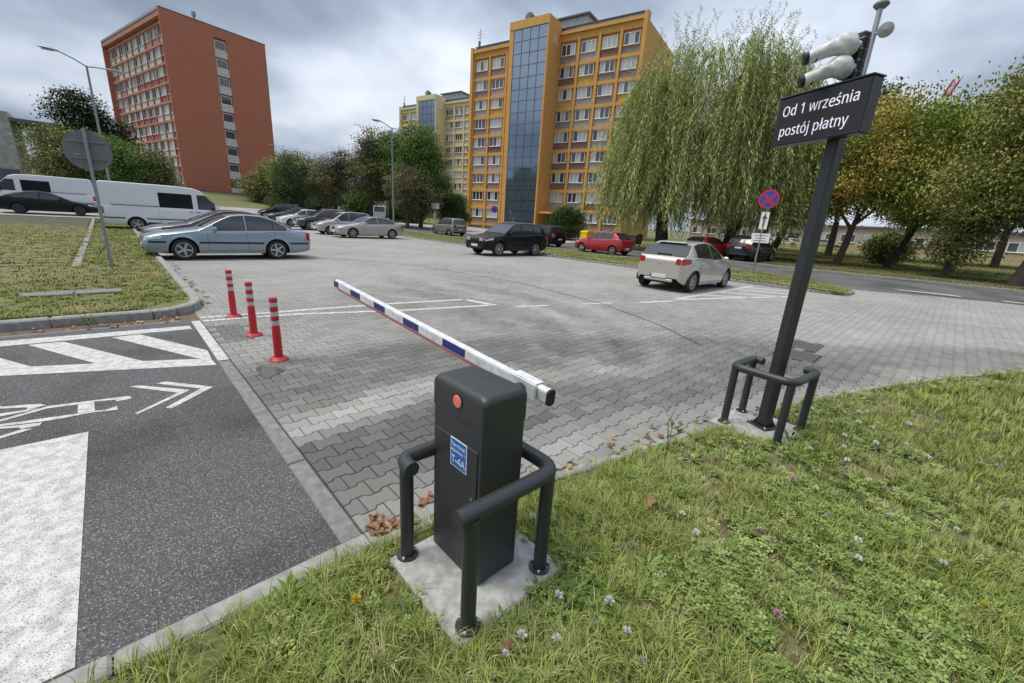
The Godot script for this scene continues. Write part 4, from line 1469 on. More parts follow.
func patch(c: Car, x0: float, x1: float, ylo: Callable, yhi: Callable, s: float, up: bool, off := 0.006, nx := 10, ny := 4) -> MB:
	# piece of the body side (up = false) or of the glasshouse side, standing off by «off»
	var mb := MB.new()
	var rows := []
	for i in nx + 1:
		var x := lerpf(x0, x1, float(i) / nx)
		var a: float = ylo.call(x)
		var b: float = yhi.call(x)
		if b < a + 0.004: continue
		var r := PackedVector3Array()
		for j in ny + 1:
			var y := lerpf(a, b, float(j) / ny)
			var z := (c.lat(x, y) if up else c.side(x, y)) + off
			r.append(Vector3(x - c.L * 0.5, y, z * s))
		rows.append(r)
	if rows.size() > 1: mb.grid(rows, Vector3(rows[0][0].x, 0.5, 0))
	return mb

func build_car(spec: Dictionary, called: String, label: String, at: Vector3, yaw: float, body: Material, group: String) -> Node3D:
	var t := thing(called, label, spec.get("cat", "car"), at, yaw, group)
	var c := Car.new()
	c.owner = self
	c.L = spec.L; c.W = spec.W; c.belt = spec.belt; c.deck = spec.deck; c.roof = spec.roof
	c.R = spec.R; c.Ra = spec.R + 0.055
	c.wheels = [spec.fo, spec.fo + spec.wb]
	c.gw = spec.get("gw", 0.74)
	c.sill = spec.get("sill", 0.2)
	c.front_w = spec.get("front_w", 0.80)
	c.rear_w = spec.get("rear_w", 0.88)
	c.rnd = spec.get("rnd", 0.13)
	c.top = 0.0
	for p in c.roof: c.top = maxf(c.top, p[1])
	var L2 := c.L * 0.5
	# stations
	var xs := []
	var x := 0.0
	while x < c.L:
		var st := 0.02 if x < 0.14 or x > c.L - 0.16 else 0.055
		for q in c.wheels:
			if absf(absf(x - q) - c.Ra) < 0.08: st = 0.018
		xs.append(x)
		x += st
	xs.append(c.L)
	var rows := []
	for s in xs:
		var r := PackedVector3Array()
		var a := c.y0(s); var b := c.yb(s)
		var half := []
		for k in 9:
			var y := lerpf(a, b, k / 8.0)
			half.append(Vector3(s - L2, y, c.side(s, y)))
		var tw := c.side(s, b)
		var yt := c.yt(s)
		half.append(Vector3(s - L2, lerpf(b, yt, 0.45), tw * 0.95))
		half.append(Vector3(s - L2, lerpf(b, yt, 0.72), tw * 0.84))
		half.append(Vector3(s - L2, lerpf(b, yt, 0.93), tw * 0.5))
		for k in half.size(): r.append(half[k])
		r.append(Vector3(s - L2, yt, 0))
		for k in half.size():
			var h: Vector3 = half[half.size() - 1 - k]
			r.append(Vector3(h.x, h.y, -h.z))
		rows.append(r)
	var mb := MB.new()
	mb.grid(rows, Vector3(0, 0.5, 0))
	for e in [0, rows.size() - 1]:
		var r: PackedVector3Array = rows[e]
		var nn := Vector3(-1, 0, 0) if e == 0 else Vector3(1, 0, 0)
		for k in r.size() / 2:
			mb.quad(r[k], r[k + 1], r[r.size() - 2 - k], r[r.size() - 1 - k], nn)
	part(t, "body", mb.mesh(), body)
	# dark floor and wheel housings
	mb = MB.new()
	mb.box(Vector3(0, c.sill + 0.09, 0), Vector3(c.L - 0.9, 0.22, c.W * 0.66))
	for q in c.wheels:
		for s in [-1.0, 1.0]:
			var tun := []
			for k in 13:
				var a := PI * (k / 12.0 * 1.16 - 0.08)
				tun.append(PackedVector3Array([Vector3(q - L2 + cos(a) * c.Ra, c.R + sin(a) * c.Ra, s * (c.W * 0.5 - 0.30)), Vector3(q - L2 + cos(a) * c.Ra, c.R + sin(a) * c.Ra, s * (c.side(q, c.R + c.Ra) - 0.004))]))
			mb.grid(tun, Vector3(q - L2, c.R, 0), -1.0)
			for k in 12:
				var a := PI * (k / 12.0 * 1.16 - 0.08)
				var a2 := PI * ((k + 1) / 12.0 * 1.16 - 0.08)
				var zz: float = s * (c.W * 0.5 - 0.30)
				mb.tri_n(Vector3(q - L2, c.R, zz), Vector3(q - L2 + cos(a) * c.Ra, c.R + sin(a) * c.Ra, zz), Vector3(q - L2 + cos(a2) * c.Ra, c.R + sin(a2) * c.Ra, zz), Vector3(0, 0, s), Vector3(0, 0, s), Vector3(0, 0, s))
	part(t, "underbody", mb.mesh(), M.rubber)
	# glasshouse
	var gs := []
	for i in c.roof.size() - 1:
		var p := Vector2(c.roof[i][0], c.roof[i][1]); var q := Vector2(c.roof[i + 1][0], c.roof[i + 1][1])
		var n := maxi(2, int(ceil((q - p).length() / 0.07)))
		for k in n: gs.append(lerpf(p.x, q.x, float(k) / n))
	gs.append(c.roof[-1][0])
	rows = []
	for s in gs:
		var half := []
		var b := c.yb(s) - 0.03
		var e := maxf(c.ye(s), b + 0.004)
		for k in 6:
			var y := lerpf(b, e, k / 5.0)
			half.append(Vector3(s - L2, y, c.lat(s, y)))
		var le := c.lat(s, e)
		var yr := maxf(c.yr(s), e + 0.002)
		half.append(Vector3(s - L2, lerpf(e, yr, 0.42), le * 0.975))
		half.append(Vector3(s - L2, lerpf(e, yr, 0.72), le * 0.9))
		half.append(Vector3(s - L2, lerpf(e, yr, 0.93), le * 0.55))
		var r := PackedVector3Array()
		for k in half.size(): r.append(half[k])
		r.append(Vector3(s - L2, yr, 0))
		for k in half.size():
			var h: Vector3 = half[half.size() - 1 - k]
			r.append(Vector3(h.x, h.y, -h.z))
		rows.append(r)
	mb = MB.new()
	mb.grid(rows, Vector3(0, 0.6, 0))
	var cab := part(t, "roof", mb.mesh(), body)
	# windscreen and rear window follow the slope of the roof line
	for g in [["windscreen", spec.ws], ["rear_window", spec.rwin]]:
		var a: float = g[1][0]; var b: float = g[1][1]
		mb = MB.new()
		rows = []
		for i in 11:
			var s := lerpf(a, b, i / 10.0)
			var sl := (c.yr(s + 0.02) - c.yr(s - 0.02)) / 0.04
			var nn := Vector3(-sl, 1, 0).normalized()
			var e := maxf(c.ye(s), c.yb(s) - 0.026)
			var le := c.lat(s, e)
			var yr := maxf(c.yr(s), e + 0.002)
			var r := PackedVector3Array()
			for q in [[-0.955, 0.5], [-0.9, 0.72], [-0.55, 0.93], [0.0, 1.0], [0.55, 0.93], [0.9, 0.72], [0.955, 0.5]]:
				r.append(Vector3(s - L2, lerpf(e, yr, q[1]), le * q[0]) + nn * 0.014)
			rows.append(r)
		mb.grid(rows, Vector3(0, 0.4, 0))
		part(t, g[0], mb.mesh(), M.car_glass)
	var glass: Material = M.tinted_glass if spec.get("tint", false) else M.car_glass
	for s in [-1.0, 1.0]:
		for wn in spec.win:
			var m2 := patch(c, wn[0], wn[1], func(q): return c.yb(q) + spec.get("wlo", 0.02), func(q): return minf(c.ye(q) - 0.012, spec.get("whi", 99.0)), s, true, 0.005, 16)
			if m2.v.size() == 0: continue
			part(t, "side_window", m2.mesh(), M.tinted_glass if wn.size() > 2 else glass)
			var trim := patch(c, wn[0] - 0.022, wn[1] + 0.022, func(q): return c.yb(q) + spec.get("wlo", 0.02) - 0.022, func(q): return minf(c.ye(q) - 0.002, spec.get("whi", 99.0) + 0.02), s, true, 0.0025, 16)
			if trim.v.size() > 0: part(t, "window_trim", trim.mesh(), M.black_plastic)
		for dl in spec.get("doors", []):
			part(t, "door_seam", patch(c, dl - 0.004, dl + 0.004, func(q): return maxf(c.y0(q), c.sill + 0.07), func(q): return c.yb(q), s, false, 0.0015, 1, 6).mesh(), M.rubber)
		var cowl: float = spec.ws[0] - 0.05
		part(t, "bonnet_seam", patch(c, spec.head[0] + 0.02, cowl, func(q): return c.yb(q) - 0.012, func(q): return c.yb(q) - 0.003, s, false, 0.002, 14, 1).mesh(), M.rubber)
		part(t, "sill_seam", patch(c, c.wheels[0] + c.Ra + 0.04, c.wheels[1] - c.Ra - 0.04, func(q): return c.sill + 0.075, func(q): return c.sill + 0.083, s, false, 0.002, 8, 1).mesh(), M.rubber)
		for hd in spec.get("handles", []):
			mb = MB.new()
			mb.box(Vector3(hd - L2, spec.hy, s * (c.side(hd, spec.hy) + 0.012)), Vector3(0.19, 0.03, 0.028), 0.01)
			part(t, "door_handle", mb.mesh(), M.rubber if spec.get("black_trim", false) else body)
		if spec.has("strip"):
			for seg in [[0.12, c.wheels[0] - c.Ra - 0.03], [c.wheels[0] + c.Ra + 0.03, c.wheels[1] - c.Ra - 0.03], [c.wheels[1] + c.Ra + 0.03, c.L - 0.1]]:
				part(t, "side_moulding", patch(c, seg[0], seg[1], func(q): return spec.strip, func(q): return spec.strip + 0.055, s, false, 0.01, 12, 2).mesh(), M.black_plastic)
		if spec.get("cladding", 0.0) > 0.0:
			part(t, "sill_cladding", patch(c, c.wheels[0] + c.Ra + 0.02, c.wheels[1] - c.Ra - 0.02, func(q): return c.low(q) - 0.01, func(q): return c.sill + spec.cladding, s, false, 0.009, 8, 3).mesh(), M.black_plastic)
		# lamps wrap round the corners
		var hl: Array = spec.head
		var lamp := patch(c, 0.0, hl[0], func(q): return lerpf(hl[1], hl[2] - 0.06, q / hl[0]), func(q): return minf(lerpf(hl[2], hl[3], q / hl[0]), c.yb(q) + 0.0), s, false, 0.006, 12)
		if lamp.v.size() > 0:
			lamp.box(Vector3(-L2 - 0.003, (hl[1] + hl[2]) * 0.5, s * (c.w(0) * hl[4])), Vector3(0.012, (hl[2] - hl[1]) * 0.92, c.w(0) * 0.36), 0.005)
			part(t, "headlight", lamp.mesh(), M.headlight)
		var tl: Array = spec.tail
		lamp = patch(c, c.L - tl[0], c.L, func(q): return lerpf(tl[1] + 0.05, tl[1], (q - c.L + tl[0]) / tl[0]), func(q): return minf(tl[2], c.yb(q) + 0.0) if not spec.get("tail_up", false) else tl[2], s, false, 0.006, 10)
		if lamp.v.size() > 0:
			lamp.box(Vector3(L2 + 0.003, (tl[1] + tl[2]) * 0.5, s * c.w(c.L) * tl[3]), Vector3(0.012, (tl[2] - tl[1]) * 0.94, c.w(c.L) * tl[4]), 0.005)
			part(t, "tail_light", lamp.mesh(), M.tail_red)
		# mirror
		var mx: float = spec.mirror
		var my := c.yb(mx) + 0.07
		mb = MB.new()
		mb.box(Vector3(mx - L2, my, s * (c.lat(mx, c.yb(mx)) + 0.115)), Vector3(0.09, 0.13 * spec.get("mirror_k", 1.0), 0.17), 0.035)
		mb.tube([Vector3(mx - L2, my - 0.05, s * (c.lat(mx, c.yb(mx)) - 0.02)), Vector3(mx - L2, my - 0.02, s * (c.lat(mx, c.yb(mx)) + 0.06))], [0.018], 6)
		part(t, "mirror", mb.mesh(), M.black_plastic if spec.get("black_trim", false) else body)
		# wheels
		for q in c.wheels:
			var wm := wheel_meshes(c.R, 0.2, spec.get("rim", 0))
			var o := Node3D.new()
			o.name = "wheel"
			t.add_child(o, true)
			o.position = Vector3(q - L2, c.R, s * (c.W * 0.5 - 0.125))
			if s < 0: o.rotation.y = PI
			o.rotation.z = q * 2.3
			part(o, "tyre", wm[0], M.rubber)
			part(o, "rim", wm[1], M[spec.get("rim_mat", "rim")])
			part(o, "hub_back", wm[2], M.rim_dark)
	# front
	var fw := c.w(0)
	mb = MB.new()
	mb.box(Vector3(-L2 - 0.004, spec.grille[0], 0), Vector3(0.014, spec.grille[1], fw * spec.grille[2] * 2), 0.006)
	var gr := part(t, "grille", mb.mesh(), M.black_plastic)
	mb = MB.new()
	mb.box(Vector3(-L2 - 0.012, spec.grille[0] + spec.grille[1] * 0.42, 0), Vector3(0.008, 0.018, fw * spec.grille[2] * 1.9), 0.003)
	part(gr, "grille_bar", mb.mesh(), M.chrome)
	mb = MB.new()
	mb.box(Vector3(-L2 - 0.003, c.sill + 0.13, 0), Vector3(0.012, 0.11, fw * 1.5), 0.005)
	part(t, "air_intake", mb.mesh(), M.black_plastic)
	mb = MB.new()
	mb.box(Vector3(-L2 - 0.012, spec.get("plate_f", 0.42), 0), Vector3(0.012, 0.11, 0.5), 0.003)
	part(t, "number_plate", mb.mesh(), M.plate)
	mb = MB.new()
	mb.box(Vector3(L2 + 0.006, spec.plate_r, 0), Vector3(0.012, 0.11, 0.5), 0.003)
	var rp := part(t, "number_plate", mb.mesh(), M.plate)
	mb = MB.new()
	mb.box(Vector3(L2 + 0.013, spec.plate_r, 0.225), Vector3(0.002, 0.10, 0.045))
	part(rp, "plate_band", mb.mesh(), M.sign_blue)
	mb = MB.new()
	mb.box(Vector3(L2 - 0.02, c.sill + 0.13, 0), Vector3(0.045 if spec.get("plain_rear", false) else 0.07, 0.09, c.w(c.L) * (1.5 if spec.get("plain_rear", false) else 1.75)), 0.02)
	part(t, "rear_bumper_trim", mb.mesh(), body if spec.get("plain_rear", false) else M.black_plastic)
	for ex in spec.get("extra", []):
		mb = MB.new()
		for b in ex[2]: mb.box(Vector3(b[0] - L2, b[1], b[2]), Vector3(b[3], b[4], b[5]), b[6])
		part(t, ex[0], mb.mesh(), M[ex[1]] if ex[1] != "body" else body)
	return t

func sedan_spec() -> Dictionary:
	return {"L": 4.51, "W": 1.73, "R": 0.31, "fo": 0.90, "wb": 2.51, "gw": 0.66,
		"belt": [[0.0, 0.60], [0.35, 0.70], [1.3, 0.85], [2.4, 0.90], [3.9, 0.945], [4.4, 0.91], [4.51, 0.86]],
		"deck": [[0.0, 0.66], [0.3, 0.78], [1.35, 0.945], [1.6, 0.93], [3.8, 0.97], [4.3, 0.985], [4.51, 0.93]],
		"roof": [[1.28, 0.90], [1.95, 1.27], [2.2, 1.38], [2.6, 1.43], [3.05, 1.41], [3.4, 1.30], [4.05, 0.95]],
		"ws": [1.42, 2.1], "rwin": [3.36, 3.95], "win": [[1.72, 2.52], [2.60, 3.32], [3.345, 3.72]],
		"doors": [1.52, 2.56, 3.36], "handles": [2.40, 3.28], "hy": 0.80, "strip": 0.50, "mirror": 1.72,
		"head": [0.42, 0.56, 0.70, 0.74, 0.70], "tail": [0.16, 0.62, 0.88, 0.78, 0.34], "grille": [0.62, 0.16, 0.36], "plate_f": 0.40, "plate_r": 0.78,
		"extra": [["rain_gutter", "rubber", [[2.75, 1.432, 0.54, 1.1, 0.008, 0.02, 0.002], [2.75, 1.432, -0.54, 1.1, 0.008, 0.02, 0.002]]]]}

func fastback_spec() -> Dictionary:
	var s := sedan_spec()
	s.L = 4.78; s.W = 1.85; s.R = 0.33; s.fo = 0.96; s.wb = 2.83
	s.belt = [[0.0, 0.62], [0.35, 0.72], [1.4, 0.90], [2.6, 0.95], [4.1, 1.0], [4.6, 0.98], [4.78, 0.92]]
	s.deck = [[0.0, 0.68], [0.3, 0.8], [1.45, 0.99], [1.7, 0.98], [4.0, 1.03], [4.6, 1.04], [4.78, 0.98]]
	s.roof = [[1.3, 0.95], [2.1, 1.33], [2.4, 1.44], [2.8, 1.48], [3.3, 1.45], [3.8, 1.32], [4.55, 1.02]]
	s.ws = [1.45, 2.25]; s.rwin = [3.7, 4.42]; s.win = [[1.85, 2.72], [2.80, 3.58], [3.60, 4.0]]
	s.doors = [1.62, 2.76, 3.7]; s.handles = [2.6, 3.5]; s.hy = 0.85; s.mirror = 1.85
	s.erase("strip"); s.erase("extra")
	s.head = [0.5, 0.60, 0.74, 0.80, 0.70]; s.tail = [0.25, 0.70, 0.93, 0.76, 0.40]; s.rim = 1
	return s

func hatch_spec() -> Dictionary:
	return {"L": 3.94, "W": 1.71, "R": 0.305, "fo": 0.79, "wb": 2.525, "gw": 0.62, "rear_w": 0.84, "rnd": 0.2, "plain_rear": true,
		"belt": [[0.0, 0.62], [0.3, 0.72], [1.0, 0.88], [2.0, 0.95], [3.2, 1.02], [3.75, 1.04], [3.94, 0.98]],
		"deck": [[0.0, 0.68], [0.3, 0.8], [1.0, 0.98], [1.4, 0.98], [3.5, 1.03], [3.8, 1.05], [3.94, 1.0]],
		"roof": [[0.92, 0.93], [1.65, 1.33], [1.95, 1.44], [2.35, 1.485], [2.95, 1.46], [3.28, 1.40], [3.5, 1.28], [3.88, 0.97]],
		"ws": [1.05, 1.8], "rwin": [3.34, 3.80], "win": [[1.4, 2.1], [2.18, 2.86], [2.9, 3.22]],
		"doors": [1.2, 2.14, 2.98], "handles": [2.0, 2.85], "hy": 0.86, "mirror": 1.35,
		"head": [0.5, 0.62, 0.76, 0.86, 0.70], "tail": [0.34, 0.80, 0.98, 0.93, 0.24], "grille": [0.46, 0.14, 0.5], "plate_f": 0.40, "plate_r": 0.44, "rim": 1,
		"extra": [["wiper", "black_plastic", [[3.78, 1.085, -0.02, 0.03, 0.022, 0.46, 0.006]]], ["badge", "chrome", [[3.945, 0.80, 0.0, 0.012, 0.05, 0.10, 0.01]]],
			["rear_shelf_lip", "body", [[3.28, 1.415, 0.0, 0.2, 0.025, 0.9, 0.012]]]]}

func suv_spec() -> Dictionary:
	return {"L": 4.5, "W": 1.83, "R": 0.36, "fo": 0.88, "wb": 2.65, "gw": 0.74, "sill": 0.28, "cladding": 0.10, "rear_w": 0.92, "front_w": 0.84,
		"belt": [[0.0, 0.74], [0.3, 0.86], [1.2, 1.02], [2.2, 1.06], [3.8, 1.12], [4.3, 1.12], [4.5, 1.04]],
		"deck": [[0.0, 0.82], [0.3, 0.95], [1.25, 1.10], [1.5, 1.10], [4.0, 1.14], [4.35, 1.14], [4.5, 1.06]],
		"roof": [[1.15, 1.05], [1.85, 1.50], [2.1, 1.62], [2.5, 1.67], [3.5, 1.65], [3.95, 1.58], [4.1, 1.48], [4.36, 1.10]],
		"ws": [1.28, 2.0], "rwin": [3.99, 4.30], "win": [[1.6, 2.42], [2.5, 3.28], [3.34, 3.86]],
		"doors": [1.42, 2.46, 3.34], "handles": [2.3, 3.2], "hy": 0.93, "mirror": 1.58,
		"head": [0.5, 0.72, 0.86, 0.92, 0.72], "tail": [0.3, 0.84, 1.06, 0.80, 0.34], "tail_up": true, "grille": [0.78, 0.13, 0.42], "plate_f": 0.5, "plate_r": 0.86, "rim": 1,
		"extra": [["roof_rail", "chrome", [[2.95, 1.665, 0.60, 1.25, 0.03, 0.03, 0.01], [2.95, 1.665, -0.60, 1.25, 0.03, 0.03, 0.01]]]]}

func mpv_spec() -> Dictionary:
	var s := suv_spec()
	s.L = 4.1; s.W = 1.7; s.R = 0.3; s.fo = 0.8; s.wb = 2.55; s.sill = 0.22; s.cladding = 0.0
	s.belt = [[0.0, 0.66], [0.3, 0.78], [1.0, 0.94], [2.2, 0.98], [3.6, 1.02], [4.0, 1.02], [4.1, 0.96]]
	s.deck = [[0.0, 0.74], [0.3, 0.86], [1.0, 1.02], [1.4, 1.02], [3.8, 1.05], [4.1, 0.99]]
	s.roof = [[0.95, 0.98], [1.7, 1.48], [2.0, 1.62], [2.4, 1.66], [3.5, 1.64], [3.8, 1.56], [4.02, 1.0]]
	s.ws = [1.1, 1.85]; s.rwin = [3.80, 3.99]; s.win = [[1.45, 2.2], [2.28, 3.0], [3.06, 3.62]]
	s.doors = [1.25, 2.24, 3.04]; s.handles = [2.1, 2.95]; s.hy = 0.88; s.mirror = 1.42
	s.head = [0.4, 0.62, 0.76, 0.84, 0.72]; s.tail = [0.12, 0.72, 1.05, 0.88, 0.2]; s.grille = [0.66, 0.12, 0.4]; s.plate_f = 0.42; s.plate_r = 0.6
	s.erase("extra")
	return s

func van_spec() -> Dictionary:
	return {"cat": "van", "L": 6.2, "W": 2.02, "R": 0.345, "fo": 1.0, "wb": 3.8, "gw": 0.86, "sill": 0.30, "rear_w": 0.97, "front_w": 0.86, "rnd": 0.10, "black_trim": true, "mirror_k": 2.2,
		"belt": [[0.0, 0.82], [0.25, 0.98], [0.95, 1.22], [1.6, 1.25], [6.05, 1.27], [6.2, 1.25]],
		"deck": [[0.0, 0.95], [0.25, 1.10], [1.0, 1.32], [1.5, 1.30], [6.15, 1.30], [6.2, 1.28]],
		"roof": [[0.85, 1.24], [1.55, 1.96], [1.85, 2.28], [2.2, 2.40], [3.0, 2.45], [5.95, 2.44], [6.11, 2.36], [6.17, 1.27]],
		"ws": [1.0, 1.75], "rwin": [6.125, 6.155], "win": [[1.28, 2.05], [2.32, 3.75, 1]], "wlo": 0.03, "whi": 2.02, "strip": 0.62, "tint": false,
		"doors": [1.2, 2.2, 3.84, 6.0], "handles": [2.08, 2.42], "hy": 1.1, "mirror": 1.35,
		"head": [0.45, 0.86, 1.02, 1.12, 0.74], "tail": [0.20, 0.80, 1.18, 0.93, 0.10], "tail_up": true, "grille": [0.86, 0.16, 0.5], "plate_f": 0.55, "plate_r": 0.72, "cladding": 0.16, "rim": 0,
		"extra": [["slide_rail", "rubber", [[4.75, 1.30, 1.0, 1.9, 0.03, 0.03, 0.004], [4.75, 1.30, -1.0, 1.9, 0.03, 0.03, 0.004]]], ["rear_step", "black_plastic", [[6.22, 0.42, 0.0, 0.12, 0.09, 1.7, 0.02]]]]}

func make_cars() -> void:
	var g := "cars parked in the car park"
	var silver_blue := paint("silver_blue", lin(0.27, 0.325, 0.365), 0.5, 0.32)
	var plum := paint("plum", lin(0.045, 0.038, 0.052), 0.4)
	var white := paint("van_white", lin(0.70, 0.71, 0.72), 0.0, 0.35)
	var black := paint("car_black", lin(0.006, 0.006, 0.007), 0.0, 0.3)
	black.clearcoat = 0.2
	black.metallic_specular = 0.32
	var silver := paint("silver", lin(0.42, 0.40, 0.37), 0.5, 0.32)
	var beige := paint("champagne", lin(0.53, 0.49, 0.43), 0.45, 0.32)
	var red := paint("car_red", lin(0.42, 0.014, 0.022), 0.15)
	var red2 := paint("bright_red", lin(0.55, 0.03, 0.02), 0.1)
	var navy := paint("navy", lin(0.012, 0.014, 0.03), 0.3)
	var ds := paint("dark_slate", lin(0.05, 0.052, 0.06), 0.4)
	build_car(sedan_spec(), "parked_car", "pale blue-grey metallic sedan with its nose over the kerb", Vector3(2.83, 0, -16.62), 0.0, silver_blue, g)
	var s := fastback_spec()
	build_car(s, "parked_car", "dark plum car half hidden between grey-blue sedan and white van", Vector3(3.15, 0, -20.3), 0.0, plum, g)
	var v := van_spec()
	build_car(v, "white_van", "white crew van with dark side window parked behind the sedan", gp(2.72, -31.2), PI, white, "white vans")
	v.win = [[1.28, 2.05], [2.4, 3.8, 1]]
	build_car(v, "white_van", "white van standing beyond the black car on the left yard", gp(-3.65, -48.5), 0.0, white, "white vans")
	s.rim_mat = "rim_dark"
	build_car(s, "parked_car", "black sedan standing before the farther white van", gp(-2.9, -43.9), PI, black, g)
	s = fastback_spec()
	build_car(s, "parked_car", "silver-beige sedan at the near end of the far row", gp(13.15, -28.9), 0.0, silver, g)
	build_car(mpv_spec(), "parked_car", "silver hatchback tucked behind the silver-beige sedan", gp(12.6, -31.9), 0.0, silver, g)
	var sv := suv_spec()
	build_car(sv, "parked_car", "dark slate estate car in the middle of the far row", gp(12.9, -36.6), 0.0, ds, g)
	build_car(hatch_spec(), "parked_car", "white car peeping out behind the dark slate car", gp(12.4, -40.4), 0.0, white, g)
	build_car(s, "parked_car", "dark plum sedan beside the white car in far row", gp(13.0, -45.0), 0.0, plum, g)
	build_car(mpv_spec(), "parked_car", "black car at the far end of the far row", gp(13.4, -50.5), 0.0, black, g)
	build_car(sv, "parked_car", "black sport utility car parked against the grass strip", Vector3(15.35, 0, -16.65), 0.0, black, g)
	build_car(hatch_spec(), "parked_car", "champagne hatchback seen from behind beside the hatched marking", Vector3(13.68, 0, -6.0), PI, beige, g)
	var h := hatch_spec()
	h.L = 3.8; h.head = [0.5, 0.62, 0.76, 0.86, 0.70]
	var g2 := "cars parked along the road"
	build_car(hatch_spec(), "parked_car", "dark red hatchback parked along the road behind grass strip", gp(24.6, -17.0), -PI * 0.5, red, g2)
	build_car(mpv_spec(), "parked_car", "black car on the road partly hidden by the black utility car", gp(25.4, -23.6), -PI * 0.5, black, g2)
	build_car(mpv_spec(), "parked_car", "grey small van parked on the road near the dark shrub", gp(24.6, -35.6), -PI * 0.5, paint("warm_grey", lin(0.26, 0.245, 0.23), 0.4), g2)
	build_car(hatch_spec(), "parked_car", "bright red car under the willow behind champagne hatchback", gp(32.2, -12.9), PI * 0.93, red2, g2)
	build_car(sv, "parked_car", "navy blue car under the willow beside the bright red car", gp(33.2, -10.2), PI * 0.97, navy, g2)
	# distant cars behind the trees
	for q in [[78.0, -19.5, "white car far off between the tree trunks", white], [79.0, -14.0, "silver car far off between the tree trunks", silver], [80.0, -8.0, "dark car far off between the tree trunks", ds], [77.0, -25.0, "plum coloured car far off behind the willow", plum]]:
		build_car(hatch_spec(), "parked_car", q[2], gp(q[0], q[1]), PI * 0.5 + 0.2, q[3], "cars far behind the trees")
	# lorry and box van at the end of the car park
	for q in [[33.2, -67.0, "white box lorry parked far off before the trees", 0.9], [25.3, -75.5, "white lorry cab parked at the far end of the car park", 0.3]]:
		var t := thing("parked_lorry", q[2], "lorry", gp(q[0], q[1]), q[3], "lorries at the far end")
		var mb := MB.new()
		mb.box(Vector3(0.9, 1.9, 0), Vector3(3.6, 2.1, 2.2), 0.04)
		part(t, "cargo_box", mb.mesh(), white)
		mb = MB.new()
		mb.prism(PackedVector2Array([Vector2(-2.7, 0.5), Vector2(-2.7, 1.3), Vector2(-2.3, 2.2), Vector2(-1.0, 2.2), Vector2(-1.0, 0.5)]), -0.95, 0.95)
		part(t, "cab", mb.mesh(), white)
		mb = MB.new()
		mb.prism(PackedVector2Array([Vector2(-2.72, 1.32), Vector2(-2.38, 2.08), Vector2(-2.34, 2.08), Vector2(-2.66, 1.32)]), -0.85, 0.85)
		part(t, "windscreen", mb.mesh(), M.car_glass)
		for sd in [-1, 1]:
			mb = MB.new()
			mb.prism(PackedVector2Array([Vector2(-2.4, 1.4), Vector2(-2.15, 2.0), Vector2(-1.3, 2.0), Vector2(-1.3, 1.4)]), -0.004, 0.004, Transform3D(Basis.IDENTITY, Vector3(0, 0, sd * 0.955)))
			part(t, "side_window", mb.mesh(), M.car_glass)
			for wx in [-1.9, 1.7]:
				var wm := wheel_meshes(0.4, 0.24, 0)
				part(t, "wheel", wm[0], M.rubber, Transform3D(Basis.IDENTITY, Vector3(wx, 0.4, sd * 0.85)))
		mb = MB.new()
		mb.box(Vector3(0.2, 0.6, 0), Vector3(5.2, 0.35, 0.9))
		part(t, "chassis", mb.mesh(), M.rubber)

# ------------------------------------------------------------------ plants
func leaf_quad(mb: MB, at: Vector3, dir: Vector3, nrm: Vector3, ln: float, wd: float) -> void:
	var s := dir.cross(nrm).normalized() * wd * 0.5
	var mid := at + dir * ln * 0.45 - nrm * ln * 0.06
	var tip := at + dir * ln - nrm * ln * 0.16
	var n1 := (nrm + s.normalized() * 0.35).normalized()
	var n2 := (nrm - s.normalized() * 0.35).normalized()
	mb.tri_n(at, mid + s, tip, n1, n1, n1)
	mb.tri_n(at, mid - s, tip, n2, n2, n2)

func leaf_clump(seed_: int, count: int, rad: float, ln: float, wd: float, droop := 0.3) -> ArrayMesh:
	var r := RandomNumberGenerator.new()
	r.seed = seed_
	var mb := MB.new()
	for i in count:
		var p := Vector3(r.randfn(), r.randfn() * 0.5, r.randfn()) * rad * 0.5
		var d := Vector3(r.randf_range(-1, 1), r.randf_range(-0.6, 0.4) - droop, r.randf_range(-1, 1)).normalized()
		var up := Vector3(r.randf_range(-0.4, 0.4), 1.0, r.randf_range(-0.4, 0.4))
		up = (up - d * up.dot(d)).normalized()
		leaf_quad(mb, p, d, up, ln * r.randf_range(0.6, 1.25), wd * r.randf_range(0.7, 1.2))
	return mb.mesh()

func strand_mesh(seed_: int) -> ArrayMesh:
	# a hanging willow shoot, 3 m long, with narrow leaves
	var r := RandomNumberGenerator.new()
	r.seed = seed_
	var mb := MB.new()
	var bend := r.randf_range(0.15, 0.5)
	var a0 := r.randf() * TAU
	var side := Vector3(cos(a0), 0, sin(a0))
	for i in 40:
		var t := i / 39.0
		var p := Vector3(0, -3.0 * t, 0) + side * bend * sin(t * 2.2) + Vector3(cos(t * 9.0 + a0), 0, sin(t * 7.0)) * 0.05
		var q := r.randf() * TAU
		var d := Vector3(cos(q) * 0.75, -r.randf_range(0.35, 1.1), sin(q) * 0.75).normalized()
		var up := Vector3(r.randf_range(-0.7, 0.7), 0.9, r.randf_range(-0.7, 0.7))
		up = (up - d * up.dot(d)).normalized()
		leaf_quad(mb, p, d, up, r.randf_range(0.18, 0.34), r.randf_range(0.034, 0.06))
	return mb.mesh()

var clumps := {}

